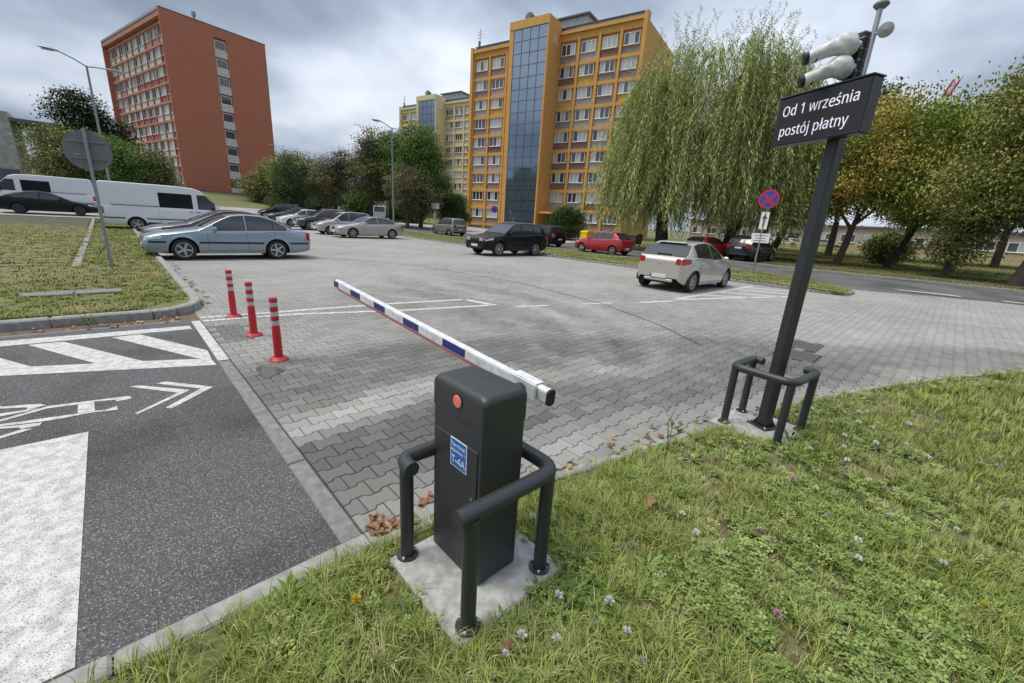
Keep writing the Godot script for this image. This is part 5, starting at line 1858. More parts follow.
func limb(mb: MB, a: Vector3, b: Vector3, r0: float, r1: float, r: RandomNumberGenerator, sides := 7) -> void:
	var pts := []
	var rad := []
	var d := (b - a).length()
	var w := Vector3(r.randf_range(-1, 1), r.randf_range(-0.4, 0.4), r.randf_range(-1, 1)) * d * 0.09
	for k in 7:
		var t := k / 6.0
		pts.append(a.lerp(b, t) + w * sin(t * PI) + Vector3(0, d * 0.05 * sin(t * PI), 0))
		rad.append(lerpf(r0, r1, t))
	mb.tube(pts, rad, sides)

func tree(called: String, label: String, base: Vector3, lobes: Array, count: int, pal: Array, opt := {}, group := "") -> Node3D:
	var t := thing(called, label, opt.get("cat", "tree"), base, 0.0, group)
	var r := RandomNumberGenerator.new()
	r.seed = hash(label)
	var nz := FastNoiseLite.new()
	nz.seed = r.randi() % 1000
	nz.frequency = 0.35
	var mb := MB.new()
	var tr: float = opt.get("trunk", 0.2)
	var fork := Vector3(opt.get("lean", 0.0), opt.get("fork", 2.4), opt.get("leanz", 0.0))
	var path := [Vector3(0, -0.3, 0), Vector3(0, 0.15, 0), fork * 0.5 + Vector3(0.04, 0, 0.03), fork]
	mb.tube(path, [tr * 1.5, tr * 1.15, tr, tr * 0.85], 10)
	for lb in lobes:
		var c: Vector3 = lb[0]
		limb(mb, fork * r.randf_range(0.8, 1.0), c, tr * 0.55, tr * 0.16, r)
		for k in int(opt.get("twigs", 5)):
			var e: Vector3 = c + Vector3(r.randf_range(-1, 1), r.randf_range(-0.5, 0.9), r.randf_range(-1, 1)) * lb[1] * 0.8
			limb(mb, fork.lerp(c, r.randf_range(0.45, 0.95)), e, tr * 0.2, tr * 0.05, r, 5)
	part(t, "trunk", mb.mesh(), M[opt.get("bark", "bark")])
	var vol := []
	var tot := 0.0
	for lb in lobes:
		var v: float = lb[1].x * lb[1].y * lb[1].z
		tot += pow(v, 0.75)
		vol.append(tot)
	var xfs := []
	var cols := []
	var gap: float = opt.get("gap", 0.0)
	var guard := 0
	while xfs.size() < count and guard < count * 5:
		guard += 1
		var q := r.randf() * tot
		var k := 0
		while vol[k] < q: k += 1
		var u := Vector3(r.randfn(), r.randfn(), r.randfn()).normalized() * pow(r.randf(), 0.42)
		var c: Vector3 = lobes[k][0] + u * lobes[k][1]
		var nn := nz.get_noise_3d(c.x * 2.0 + base.x, c.y * 2.0, c.z * 2.0 + base.z)
		if nn < gap - 0.18 + 0.25 * u.length() * gap: continue
		if c.y < opt.get("skirt", 0.4): continue
		var s := r.randf_range(0.75, 1.3) * float(opt.get("leaf", 1.0))
		xfs.append(Transform3D(Basis.from_euler(Vector3(r.randf_range(-0.5, 0.5), r.randf() * TAU, r.randf_range(-0.5, 0.5))).scaled(Vector3(s, s, s)), c))
		var m := clampf(nz.get_noise_3d(c.x * 0.8, c.y * 0.8 + 40.0, c.z * 0.8) * 1.1 + 0.5 + r.randf_range(-0.14, 0.14), 0.0, 0.999)
		var ci := m * (pal.size() - 1)
		var cc: Color = pal[int(ci)].lerp(pal[mini(int(ci) + 1, pal.size() - 1)], ci - int(ci))
		var br := r.randf_range(1.02, 1.32)
		cols.append(Color(cc.r * br, cc.g * br, cc.b * br))
	var kind: String = opt.get("clump", "broad")
	merged(t, "crown", [clumps[kind]], M.leaf, [xfs], [cols])
	return t

func willow(label: String, base: Vector3, R: float, H: float, n: int, lean: Vector3, lobes: Array) -> void:
	var t := thing("willow_tree", label, "tree", base, 0.0, "weeping willows by the road")
	var r := RandomNumberGenerator.new()
	r.seed = hash(label)
	var mb := MB.new()
	var fork := Vector3(0, H * 0.22, 0) + lean
	mb.tube([Vector3(0, -0.3, 0), Vector3(0, 0.3, 0), fork * 0.55, fork], [0.75, 0.56, 0.46, 0.42], 12)
	for lb in lobes:
		limb(mb, fork, lb[0] + Vector3(0, lb[1] * 0.3, 0), 0.3, 0.05, r, 8)
		for k in 4:
			var a := r.randf() * TAU
			limb(mb, fork.lerp(lb[0], r.randf_range(0.4, 0.8)), lb[0] + Vector3(cos(a) * lb[1] * 0.8, r.randf_range(-0.1, 0.6) * lb[1], sin(a) * lb[1] * 0.8), 0.12, 0.02, r, 5)
	part(t, "trunk", mb.mesh(), M.bark_dark)
	var gapn := FastNoiseLite.new()
	gapn.seed = 9
	gapn.frequency = 0.06
	var sets := [[], [], []]
	var tints := [[], [], []]
	var pal := [Color(0.18, 0.23, 0.065), Color(0.31, 0.37, 0.125), Color(0.45, 0.49, 0.20), Color(0.56, 0.57, 0.28)]
	for i in n:
		var lb: Array = lobes[r.randi() % lobes.size()]
		var a := r.randf() * TAU
		var k := sqrt(r.randf())
		var rr: float = lb[1] * k * r.randf_range(0.85, 1.1)
		var top: float = lb[0].y + lb[1] * 0.75 * sqrt(maxf(0.0, 1.0 - k * k * 0.9)) * r.randf_range(0.5, 1.08)
		var p := Vector3(lb[0].x + cos(a) * rr, top, lb[0].z + sin(a) * rr)
		if gapn.get_noise_3d(p.x * 6.0, p.y * 3.0, p.z * 6.0) < -0.16: continue
		var ln := r.randf_range(2.2, 6.5) * (0.55 + 0.6 * k)
		if r.randf() < 0.40:
			# long shoots reach down towards the ground
			p.y = lerpf(H * 0.30, p.y, r.randf())
			ln = r.randf_range(2.5, 5.0)
		var plume: bool = k < 0.8 and r.randf() < 0.20 and lb[0].y > 8.0
		ln = minf(ln, p.y - r.randf_range(1.0, 3.4))
		if plume: ln = r.randf_range(0.8, 1.9)
		if ln < 0.5: continue
		var which := r.randi() % 3
		var out := Vector3(cos(a), 0, sin(a))
		# top shoots spread outwards before they hang
		var tilt := r.randf_range(0.0, 0.55) * (0.35 + k)
		var yv := Vector3(0, 1, 0).lerp(-out, tilt * 0.5).normalized()
		if plume: yv = (Vector3(0, -1, 0) - out * r.randf_range(0.0, 0.9)).normalized()
		var xv := yv.cross(Vector3(sin(a * 3.0), 0.1, cos(a * 5.0))).normalized()
		var bs := Basis(xv, yv, xv.cross(yv))
		var sc := r.randf_range(0.85, 1.25)
		sets[which].append(Transform3D(Basis(bs.x * sc, bs.y * ln / 3.0, bs.z * sc), p))
		var c: Color = pal[mini(3, int(r.randf() * 3.9))].lerp(pal[r.randi() % 4], 0.4)
		tints[which].append(c)
	merged(t, "crown", [clumps.strand0, clumps.strand1, clumps.strand2], M.leaf, sets, tints)

func make_trees() -> void:
	clumps["broad"] = leaf_clump(1, 26, 0.80, 0.20, 0.13)
	clumps["fine"] = leaf_clump(2, 22, 0.58, 0.16, 0.09)
	clumps["chestnut"] = leaf_clump(3, 30, 0.90, 0.20, 0.10, 0.5)
	clumps["needle"] = leaf_clump(4, 24, 0.42, 0.20, 0.04, 0.4)
	for w in 3: clumps["strand%d" % w] = strand_mesh(20 + w)
	var green := [Color(0.076, 0.130, 0.039), Color(0.130, 0.206, 0.060), Color(0.206, 0.283, 0.087)]
	var olive := [Color(0.109, 0.130, 0.048), Color(0.185, 0.206, 0.076), Color(0.283, 0.272, 0.109)]
	var dusky := [Color(0.109, 0.098, 0.064), Color(0.162, 0.153, 0.087), Color(0.239, 0.217, 0.130)]
	var rust := [Color(0.15, 0.22, 0.05), Color(0.22, 0.26, 0.06), Color(0.38, 0.30, 0.08), Color(0.50, 0.36, 0.12)]
	var chest := [Color(0.108, 0.150, 0.042), Color(0.180, 0.216, 0.060), Color(0.264, 0.240, 0.084), Color(0.192, 0.240, 0.066)]
	var lime := [Color(0.153, 0.239, 0.055), Color(0.283, 0.391, 0.076), Color(0.434, 0.521, 0.130)]
	var dark := [Color(0.039, 0.064, 0.028), Color(0.064, 0.098, 0.039), Color(0.109, 0.141, 0.055)]
	# willows
	willow("huge weeping willow between orange block and display sign, its trunk divided", gp(33.6, -17.3), 7.5, 17.5, 4700, Vector3(0.2, 0, -0.6), [[Vector3(0, 12.8, 0.2), 3.4], [Vector3(-0.4, 9.6, -1.9), 3.2], [Vector3(-1.2, 11.6, -1.3), 2.4], [Vector3(-0.6, 6.6, -2.9), 2.9], [Vector3(0.3, 8.6, 1.6), 4.6], [Vector3(0.3, 12.6, 4.3), 3.2], [Vector3(0.2, 5.6, 0.6), 4.0]])
	willow("weeping willow joined to the huge one, hanging over the red and navy cars", gp(36.8, -13.2), 6.5, 17.0, 3100, Vector3(0.1, 0, 0.4), [[Vector3(-0.5, 8.8, 0.6), 3.8], [Vector3(-0.8, 11.6, 1.2), 3.0], [Vector3(0, 5.8, 1.4), 3.4]])
	var rt := "trees on the green beyond the road"
	tree("chestnut_tree", "rust coloured chestnut tree right behind the display pole", gp(38.6, -6.0), [[Vector3(0, 7.0, 0), Vector3(4.0, 3.4, 4.0)], [Vector3(0.4, 9.0, 1.5), Vector3(3.0, 2.4, 3.2)], [Vector3(-0.6, 5.2, -2.2), Vector3(3.0, 2.2, 2.8)], [Vector3(-0.4, 5.4, 2.6), Vector3(3.0, 2.2, 2.6)]], 1700, rust, {"trunk": 0.22, "fork": 2.8, "leanz": 0.3, "lean": 0.2, "clump": "chestnut", "gap": 0.06, "skirt": 2.7}, rt)
	tree("chestnut_tree", "green tree with a leaning dark trunk beside rust coloured chestnut", gp(41.0, -3.4), [[Vector3(0.3, 6.4, 0.8), Vector3(3.0, 3.0, 3.0)], [Vector3(-0.4, 4.4, 1.8), Vector3(2.6, 1.7, 2.8)], [Vector3(0.4, 9.0, 0.6), Vector3(2.4, 2.0, 2.4)]], 1150, lime + [Color(0.06, 0.085, 0.03)], {"trunk": 0.19, "fork": 3.0, "leanz": 0.9, "bark": "bark_dark", "skirt": 2.6}, rt)
	tree("multi_stem_bush", "bushy low tree with many stems on the green", gp(36.0, -0.35), [[Vector3(0, 2.3, 0.2), Vector3(1.3, 1.5, 1.4)], [Vector3(0.3, 3.6, 0.7), Vector3(1.3, 1.3, 1.3)], [Vector3(-0.2, 1.3, -0.1), Vector3(0.9, 0.9, 1.0)]], 420, olive, {"trunk": 0.16, "fork": 0.7, "clump": "fine", "leaf": 1.1, "skirt": 0.25, "cat": "bush"}, rt)
	tree("chestnut_tree", "brown-green chestnut tree with thick trunk at the green's edge", gp(34.4, 2.5), [[Vector3(0.4, 6.4, 0.4), Vector3(3.6, 3.4, 3.4)], [Vector3(0.2, 8.6, -0.6), Vector3(2.9, 2.6, 3.0)], [Vector3(0.2, 5.0, -2.4), Vector3(2.2, 1.8, 2.2)], [Vector3(0.5, 5.0, 3.4), Vector3(3.4, 2.4, 3.0)]], 1700, chest, {"trunk": 0.30, "fork": 2.6, "leanz": 0.3, "clump": "chestnut", "gap": 0.05, "skirt": 2.7}, rt)
	tree("leafy_tree", "olive tree behind and between the two chestnut trees", gp(43.5, -0.2), [[Vector3(0, 7.2, 0), Vector3(3.6, 3.6, 3.2)], [Vector3(0, 9.8, 0.3), Vector3(2.8, 2.6, 2.6)], [Vector3(0, 5.2, -0.6), Vector3(2.6, 2.0, 2.8)]], 1100, [Color(0.06, 0.075, 0.02), Color(0.12, 0.13, 0.035), Color(0.18, 0.16, 0.05)], {"trunk": 0.24, "fork": 2.8, "skirt": 2.8}, rt)
	tree("leafy_tree", "dark green tree with a thick black trunk behind no stopping sign", gp(46.5, -12.6), [[Vector3(0, 7.5, 0), Vector3(4.4, 4.2, 4.0)], [Vector3(0, 11.0, 1.2), Vector3(3.2, 2.8, 3.2)], [Vector3(-0.4, 5.0, 2.4), Vector3(3.0, 2.4, 2.8)]], 1100, green, {"trunk": 0.30, "fork": 3.0, "leanz": 0.9, "bark": "bark_dark", "skirt": 2.0}, rt)
	tree("leafy_tree", "tall dark green tree rising behind the rust coloured chestnut", gp(55.0, -9.5), [[Vector3(0, 9.0, 0), Vector3(4.4, 5.0, 4.4)], [Vector3(0, 13.0, 0.4), Vector3(3.0, 3.0, 3.0)]], 1000, dark + green, {"trunk": 0.3, "fork": 3.4, "leaf": 1.3, "skirt": 3.0}, rt)
	for q in [[58.0, -4.0, "slender dark tree far back between chestnut trunks", green], [60.0, 2.5, "broad green tree far back near the thick chestnut trunk", olive], [57.0, -16.5, "green tree far back behind the willows", green], [62.0, 9.0, "olive tree far back beyond the thick chestnut", olive], [63.0, -23.0, "dusky tree far back between willow and orange block", dusky]]:
		tree("leafy_tree", q[2], gp(q[0], q[1]), [[Vector3(0, 7.6, 0), Vector3(4.2, 4.2, 4.2)], [Vector3(0.3, 5.6, 1.8), Vector3(3.0, 2.2, 2.8)]], 900, q[3], {"trunk": 0.28, "fork": 3.2, "leaf": 1.35, "skirt": 2.4}, rt)
	tree("multi_stem_bush", "rounded dark bush on the green behind leaning dark trunk", gp(47.0, -4.0), [[Vector3(0, 1.3, 0), Vector3(1.6, 1.3, 1.6)]], 300, olive, {"trunk": 0.12, "fork": 0.6, "skirt": 0.2, "cat": "bush"}, rt)
	tree("round_shrub", "large round dark green shrub before the orange block entrance", gp(37.4, -31.0), [[Vector3(0, 1.7, 0), Vector3(2.1, 1.9, 2.1)], [Vector3(0.2, 2.6, 0.2), Vector3(1.5, 1.1, 1.5)]], 900, dark, {"trunk": 0.12, "fork": 0.5, "clump": "fine", "leaf": 1.15, "skirt": 0.1, "cat": "bush"})
	# row between the two blocks
	var mid := "trees at the end of the car park"
	tree("spruce_tree", "dark conical spruce at the right end of the red block", gp(15.2, -53.0), [[Vector3(0, 1.6, 0), Vector3(2.4, 1.6, 2.4)], [Vector3(0, 3.2, 0), Vector3(1.9, 1.6, 1.9)], [Vector3(0, 4.6, 0), Vector3(1.2, 1.5, 1.2)], [Vector3(0, 5.9, 0), Vector3(0.55, 1.1, 0.55)]], 1100, dark, {"trunk": 0.18, "fork": 1.2, "clump": "needle", "leaf": 1.2, "skirt": 0.2}, mid)
	tree("leafy_tree", "yellowish olive tree behind the dark spruce", gp(18.8, -61.0), [[Vector3(0, 4.6, 0), Vector3(3.2, 3.0, 3.0)], [Vector3(-1.6, 5.2, 0), Vector3(2.2, 2.2, 2.2)]], 900, olive, {"trunk": 0.22, "leaf": 1.1}, mid)
	tree("leafy_tree", "sparse grey-brown tree right of the dark spruce", gp(21.6, -57.0), [[Vector3(0, 4.8, 0), Vector3(2.9, 3.2, 2.9)], [Vector3(1.2, 6.6, 0), Vector3(1.9, 2.0, 1.9)]], 800, dusky, {"trunk": 0.22, "clump": "fine", "leaf": 1.3, "gap": 0.12}, mid)
	tree("leafy_tree", "tall olive tree with airy top left of the tall lamp", gp(24.6, -53.0), [[Vector3(0, 5.6, 0), Vector3(2.7, 3.4, 2.7)], [Vector3(0.2, 9.0, 0), Vector3(1.7, 2.4, 1.7)]], 900, olive + dusky, {"trunk": 0.22, "gap": 0.1, "clump": "fine", "leaf": 1.4}, mid)
	tree("leafy_tree", "dense green maple right behind the tall lamp", gp(28.6, -47.5), [[Vector3(0, 6.4, 0), Vector3(3.3, 4.0, 3.3)], [Vector3(0, 9.6, 0), Vector3(2.3, 2.6, 2.3)], [Vector3(1.4, 4.4, 1.2), Vector3(2.4, 2.2, 2.4)]], 1500, green, {"trunk": 0.26, "leaf": 1.05}, mid)
	tree("leafy_tree", "grey-brown bare looking tree in front of the green maple", gp(25.6, -45.5), [[Vector3(0, 4.4, 0), Vector3(2.4, 2.8, 2.4)], [Vector3(1.6, 4.0, 1.0), Vector3(2.0, 2.2, 2.0)]], 700, dusky, {"trunk": 0.2, "clump": "fine", "leaf": 1.2, "gap": 0.14}, mid)
	tree("leafy_tree", "green tree left of the dense maple, half behind it", gp(26.8, -52.0), [[Vector3(0, 6.6, 0), Vector3(2.8, 3.8, 2.8)], [Vector3(0.2, 9.4, 0), Vector3(1.9, 2.0, 1.9)]], 1000, green, {"trunk": 0.24}, mid)
	tree("round_shrub", "dark upright shrub at the left corner of the orange block", gp(32.3, -45.4), [[Vector3(0, 2.0, 0), Vector3(2.0, 2.1, 2.0)], [Vector3(0.2, 3.4, 0), Vector3(1.4, 1.3, 1.4)]], 900, dark, {"trunk": 0.14, "fork": 0.6, "clump": "needle", "leaf": 1.3, "skirt": 0.1, "cat": "bush"}, mid)
	for q in [[20.0, -80.0, "low hedge-like tree behind the box lorry", olive], [26.0, -76.0, "bushy tree closing the gap behind airy olive tree", dusky], [31.5, -70.0, "bushy dark tree behind the dense maple", green], [37.0, -66.0, "bushy tree beside the pale yellow block's foot", green]]:
		tree("bushy_tree", q[2], gp(q[0], q[1]), [[Vector3(0, 2.4, 0), Vector3(4.0, 2.6, 3.4)], [Vector3(1.0, 4.0, 0), Vector3(3.0, 2.2, 3.0)]], 800, q[3], {"trunk": 0.2, "fork": 1.4, "leaf": 1.5, "skirt": 0.1}, mid)
	# left side, behind the vans
	var lt := "trees behind the white vans"
	tree("leafy_tree", "wide dark tree behind the farther white van", gp(-2.5, -62.0), [[Vector3(0, 4.2, 0), Vector3(2.5, 2.8, 2.6)], [Vector3(2.2, 4.2, 0.5), Vector3(2.2, 2.6, 2.2)]], 1000, olive, {"trunk": 0.22}, lt)
	tree("leafy_tree", "tall airy tree rising behind the round traffic sign", gp(-0.2, -67.0), [[Vector3(-0.6, 8.6, 0), Vector3(2.6, 2.2, 2.4)], [Vector3(1.6, 7.0, 0), Vector3(2.2, 1.8, 2.0)], [Vector3(0, 6.0, 0), Vector3(2.6, 2.0, 2.4)]], 850, [Color(0.03, 0.04, 0.016), Color(0.055, 0.065, 0.025)], {"trunk": 0.24, "fork": 4.0, "gap": 0.14, "clump": "fine", "leaf": 1.5}, lt)
	tree("leafy_tree", "dark green tree directly behind the round traffic sign", gp(1.6, -60.0), [[Vector3(0, 3.6, 0), Vector3(2.4, 2.8, 2.4)]], 700, green, {"trunk": 0.2}, lt)
	tree("leafy_tree", "pointed olive tree before the red block's window front", gp(4.3, -60.0), [[Vector3(0, 2.2, 0), Vector3(2.0, 2.0, 2.0)], [Vector3(0, 4.0, 0), Vector3(1.3, 1.8, 1.3)]], 800, olive, {"trunk": 0.18, "clump": "fine", "leaf": 1.3}, lt)
	# weedy plants along the lawn edge and the kerb
	for q in [[-0.42, -7.78, 0.0, 0.20, "clump of green weeds growing from the dirt strip"], [3.02, -1.22, 0.0, 0.42, "tall thin weed by the paving edge before the pole"], [4.02, -0.60, 0.0, 0.16, "small leafy weed at the foot of the pole's guard rail"]]:
		var t := thing("weed_plant", q[4], "weed", Vector3(q[0], q[2], q[1]))
		var r := RandomNumberGenerator.new()
		r.seed = hash(q[4])
		var mb := MB.new()
		mb.tinted = true
		for k in 16:
			var a := r.randf() * TAU
			var d := Vector3(cos(a), r.randf_range(0.6, 1.6), sin(a)).normalized()
			mb.col = Color(0.08, 0.13, 0.03).lerp(Color(0.16, 0.2, 0.06), r.randf())
			leaf_quad(mb, Vector3(cos(a) * 0.02, r.randf() * q[3] * 0.6, sin(a) * 0.02), d, Vector3(-d.x * 0.5, 1, -d.z * 0.5).normalized(), r.randf_range(0.06, 0.12), 0.022)
		part(t, "leaves", mb.mesh(), M.blade)
		mb = MB.new()
		mb.tinted = true
		mb.col = Color(0.2, 0.22, 0.08)
		for k in 3: mb.tube([Vector3(0, -0.02, 0), Vector3(r.randf_range(-0.05, 0.05), q[3] * 0.6, r.randf_range(-0.05, 0.05)), Vector3(r.randf_range(-0.1, 0.1), q[3], r.randf_range(-0.1, 0.1))], [0.003, 0.002, 0.001], 4)
		part(t, "stems", mb.mesh(), M.blade)

# ------------------------------------------------------------------ grass
func tuft(seed_: int, n: int, h: float, spread: float, wd: float) -> ArrayMesh:
	var r := RandomNumberGenerator.new()
	r.seed = seed_
	var mb := MB.new()
	for i in n:
		var a := r.randf() * TAU
		var out := Vector3(cos(a), 0, sin(a))
		var p := out * r.randf() * spread * 0.4 + Vector3(r.randf_range(-1, 1), 0, r.randf_range(-1, 1)) * spread * 0.3
		var hh := h * r.randf_range(0.5, 1.15)
		var lean := r.randf_range(0.15, 1.25)
		var s := out.cross(Vector3.UP) * wd * r.randf_range(0.6, 1.2)
		var m := p + Vector3(0, hh * 0.6, 0) + out * hh * lean * 0.3
		var e := p + Vector3(0, hh * (1.0 - lean * 0.28), 0) + out * hh * lean * 0.9
		var nn := (out * -0.5 + Vector3.UP * 0.8).normalized()
		mb.tri_n(p - s, p + s, m + s * 0.8, nn, nn, nn)
		mb.tri_n(p - s, m + s * 0.8, m - s * 0.8, nn, nn, nn)
		mb.tri_n(m - s * 0.8, m + s * 0.8, e, nn, nn, nn)
	return mb.mesh()

func clover(seed_: int, n: int) -> ArrayMesh:
	var r := RandomNumberGenerator.new()
	r.seed = seed_
	var mb := MB.new()
	for i in n:
		var c := Vector3(r.randf_range(-0.05, 0.05), r.randf_range(0.02, 0.06), r.randf_range(-0.05, 0.05))
		var tl := Vector3(r.randf_range(-0.5, 0.5), 1, r.randf_range(-0.5, 0.5)).normalized()
		var a0 := r.randf() * TAU
		for k in 3:
			var a := a0 + TAU * k / 3
			var d := Vector3(cos(a), 0, sin(a))
			d = (d - tl * d.dot(tl)).normalized()
			var s := d.cross(tl) * 0.0075
			var ln := 0.016
			mb.tri_n(c, c + d * ln * 0.7 + s, c + d * ln + s * 0.35, tl, tl, tl)
			mb.tri_n(c, c + d * ln + s * 0.35, c + d * ln - s * 0.35, tl, tl, tl)
			mb.tri_n(c, c + d * ln - s * 0.35, c + d * ln * 0.7 - s, tl, tl, tl)
	return mb.mesh()

func make_grass() -> void:
	var r := RandomNumberGenerator.new()
	r.seed = 77
	var nz := FastNoiseLite.new()
	nz.seed = 4
	nz.frequency = 0.5
	nz.fractal_octaves = 3
	var kinds := [tuft(1, 13, 0.085, 0.05, 0.0017), tuft(2, 11, 0.12, 0.05, 0.0018), tuft(3, 15, 0.055, 0.06, 0.0016), clover(4, 9), tuft(6, 12, 0.06, 0.07, 0.0014)]
	var sets := [[], [], [], [], []]
	var tints := [[], [], [], [], []]
	var zones := [[3.2, 1500.0], [5.5, 850.0], [9.0, 420.0], [16.0, 170.0]]
	var prev := 0.0
	for zn in zones:
		var area := (20.0) * (10.0)
		var n := int(area * zn[1])
		for i in n:
			var x := r.randf_range(-4.2, 15.8)
			var z := r.randf_range(-1.8, 8.2)
			var d := Vector2(x, z).length()
			if d < prev or d >= zn[0]: continue
			var e := z - z_edge(x)
			if e < -0.01: continue
			if not in_frame(Vector3(x, 0, z), 220, 260) and (d > 5.0 or r.randf() > 0.3): continue
			if x > 0.77 and x < 1.41 and z > -1.58 and z < -0.985: continue
			if x > 3.83 and x < 4.44 and z > -1.2 and z < -0.6: continue
			var a := nz.get_noise_2d(x, z)
			var b := nz.get_noise_2d(x * 2.3 + 70.0, z * 2.3)
			var dry := smoothstep(0.0, 0.75, nz.get_noise_2d(x * 1.1 - 30.0, z * 1.1 + 12.0) + 0.035 * (x - 1.8)) * 0.65
			# a bare spot beside the pad
			var bare := Vector2(x - 1.75, (z + 0.75) * 1.0).length()
			if bare < 0.16 + b * 0.1 and r.randf() < 0.8: continue
			if b < -0.30 and r.randf() < 0.65: continue
			if e < 0.35 and a < 0.05 and r.randf() < 0.6 * (1.0 - e / 0.35): continue
			var k := 0
			var q := r.randf()
			if e < 0.12: k = 1 if q < 0.5 else 0
			elif q < 0.05 + 0.30 * smoothstep(-0.1, 0.45, a) and dry < 0.75: k = 3
			elif dry > 0.45: k = 4 if q < 0.7 else 2
			elif q < 0.32: k = 1
			elif q < 0.7: k = 0
			else: k = 2
			var s: float = r.randf_range(0.7, 1.25) * (1.0 + 0.05 * maxf(0.0, d - 3.0))
			var yaw := r.randf() * TAU
			var bs := Basis(Vector3.UP, yaw).rotated(Vector3(r.randf_range(-1, 1), 0, r.randf_range(-1, 1)).normalized(), r.randf_range(0.0, 0.25)).scaled(Vector3(s, s * r.randf_range(0.75, 1.15), s))
			sets[k].append(Transform3D(bs, Vector3(x, lawn_y(x, z) - 0.004, z)))
			var g := Color(0.08, 0.135, 0.017).lerp(Color(0.38, 0.435, 0.11), r.randf())
			if k == 3: g = Color(0.10, 0.165, 0.035).lerp(Color(0.32, 0.39, 0.13), r.randf())
			var st := clampf(dry * 0.75 + r.randf_range(-0.3, 0.25), 0.0, 1.0)
			if r.randf() < 0.16: st = maxf(st, 0.85)
			if k != 3: g = g.lerp(Color(0.52, 0.46, 0.26), st * 0.8)
			tints[k].append(g)
		prev = zn[0]
	var names := ["grass", "tall_grass", "short_grass", "clover_patch", "dry_grass"]
	var labels := ["green grass blades covering the lawn round the barrier", "taller grass blades along the paving edge and lawn", "short mown grass blades of the lawn", "low clover leaves spreading through the lawn", "straw coloured dry grass on the right of the lawn"]
	for k in 5:
		var o := multi(self, names[k], kinds[k], M.blade, sets[k], tints[k])
		tag(o, labels[k], "grass", "", "stuff")
	# broad-leaved weeds, thick along the kerb and round the pads
	var ros := MB.new()
	var rs := RandomNumberGenerator.new()
	rs.seed = 31
	for i in 11:
		var a := TAU * i / 11.0 + rs.randf_range(-0.2, 0.2)
		var d := Vector3(cos(a), rs.randf_range(0.15, 0.8), sin(a)).normalized()
		leaf_quad(ros, Vector3(cos(a), 0, sin(a)) * 0.008, d, (Vector3.UP - d * d.y).normalized(), rs.randf_range(0.05, 0.085), rs.randf_range(0.018, 0.028))
	var wx := []
	var wc := []
	for i in 9000:
		var x := r.randf_range(-1.5, 7.5)
		var z := r.randf_range(-1.75, 2.2)
		var e := z - z_edge(x)
		if e < 0.0 or not in_frame(Vector3(x, 0, z), 120, 150): continue
		if x > 0.76 and x < 1.42 and z > -1.59 and z < -0.975: continue
		if x > 3.76 and x < 4.46 and z > -1.22 and z < -0.54: continue
		var pd := minf(Vector2(x - 1.09, z + 1.28).length(), Vector2(x - 4.6, z + 0.6).length())
		var chance := 0.10 + 0.5 * (1.0 - smoothstep(0.0, 0.35, e)) + 0.5 * (1.0 - smoothstep(0.4, 0.9, pd))
		if nz.get_noise_2d(x * 1.7 + 5.0, z * 1.7) < 0.05 or r.randf() > chance: continue
		var s := r.randf_range(0.6, 1.25)
		wx.append(Transform3D(Basis(Vector3.UP, r.randf() * TAU).scaled(Vector3(s, s, s)), Vector3(x, lawn_y(x, z) + 0.012, z)))
		wc.append(Color(0.11, 0.19, 0.035).lerp(Color(0.24, 0.33, 0.10), r.randf()))
	tag(multi(self, "broadleaf_weeds", ros.mesh(), M.blade, wx, wc), "broad-leaved weeds scattered through the lawn and along its edge", "weeds", "", "stuff")
	# islands and the green: coarser tufts
	var far := tuft(9, 16, 0.10, 0.16, 0.006)
	var far2 := tuft(12, 18, 0.13, 0.34, 0.014)
	var xf := []; var cl := []
	for i in 14000:
		var z := -8.1 - pow(r.randf(), 1.9) * 33.0
		var x := 0.75 - pow(r.randf(), 1.1) * 9.0
		if z > -8.9 and x > 0.75 - (z + 8.9) * 0.9: continue
		if not in_frame(Vector3(x, 0.1, z), 150, 60): continue
		if x > -1.22 and x < -0.02 and z > -10.13 and z < -9.77: continue
		var s: float = r.randf_range(0.5, 0.95) * (0.75 + 0.02 * -z)
		var row := fposmod(-z - 14.35 + 0.31, 0.62)
		var lot := x < -0.9 and z < -13.7
		if lot and row > 0.2 and row < 0.42 and r.randf() < 0.75: continue
		xf.append(Transform3D(Basis(Vector3.UP, r.randf() * TAU).scaled(Vector3(s, s * (0.55 if lot else 0.75), s)), Vector3(x, 0.095, z)))
		var dry := smoothstep(-0.1, 0.5, nz.get_noise_2d(x * 0.9 + 11.0, z * 0.9)) * 0.6 + (0.34 if lot else 0.12)
		if z > -13.6 and z < -11.5: dry += 0.35
		cl.append(Color(0.14, 0.18, 0.04).lerp(Color(0.25, 0.28, 0.08), r.randf()).lerp(Color(0.42, 0.35, 0.19), clampf(dry + r.randf_range(-0.25, 0.2), 0, 0.9)))
	for i in 9000:
		var z := -13.9 - r.randf() * 27.0
		var x := -0.95 - r.randf() * 11.0
		if not in_frame(Vector3(x, 0.1, z), 60, 40): continue
		if fposmod(-z - 14.35 + 0.31, 0.62) > 0.22 and fposmod(-z - 14.35 + 0.31, 0.62) < 0.40 and r.randf() < 0.6: continue
		var s := r.randf_range(0.8, 1.5)
		xf.append(Transform3D(Basis(Vector3.UP, r.randf() * TAU).scaled(Vector3(s, s * 0.45, s)), Vector3(x, 0.095, z)))
		cl.append(Color(0.16, 0.20, 0.05).lerp(Color(0.27, 0.29, 0.09), r.randf()).lerp(Color(0.42, 0.36, 0.2), r.randf() * 0.6))
	tag(multi(self, "island_grass", far, M.blade, xf, cl), "patchy mown grass of the island with the round sign", "grass", "", "stuff")
	xf = []; cl = []
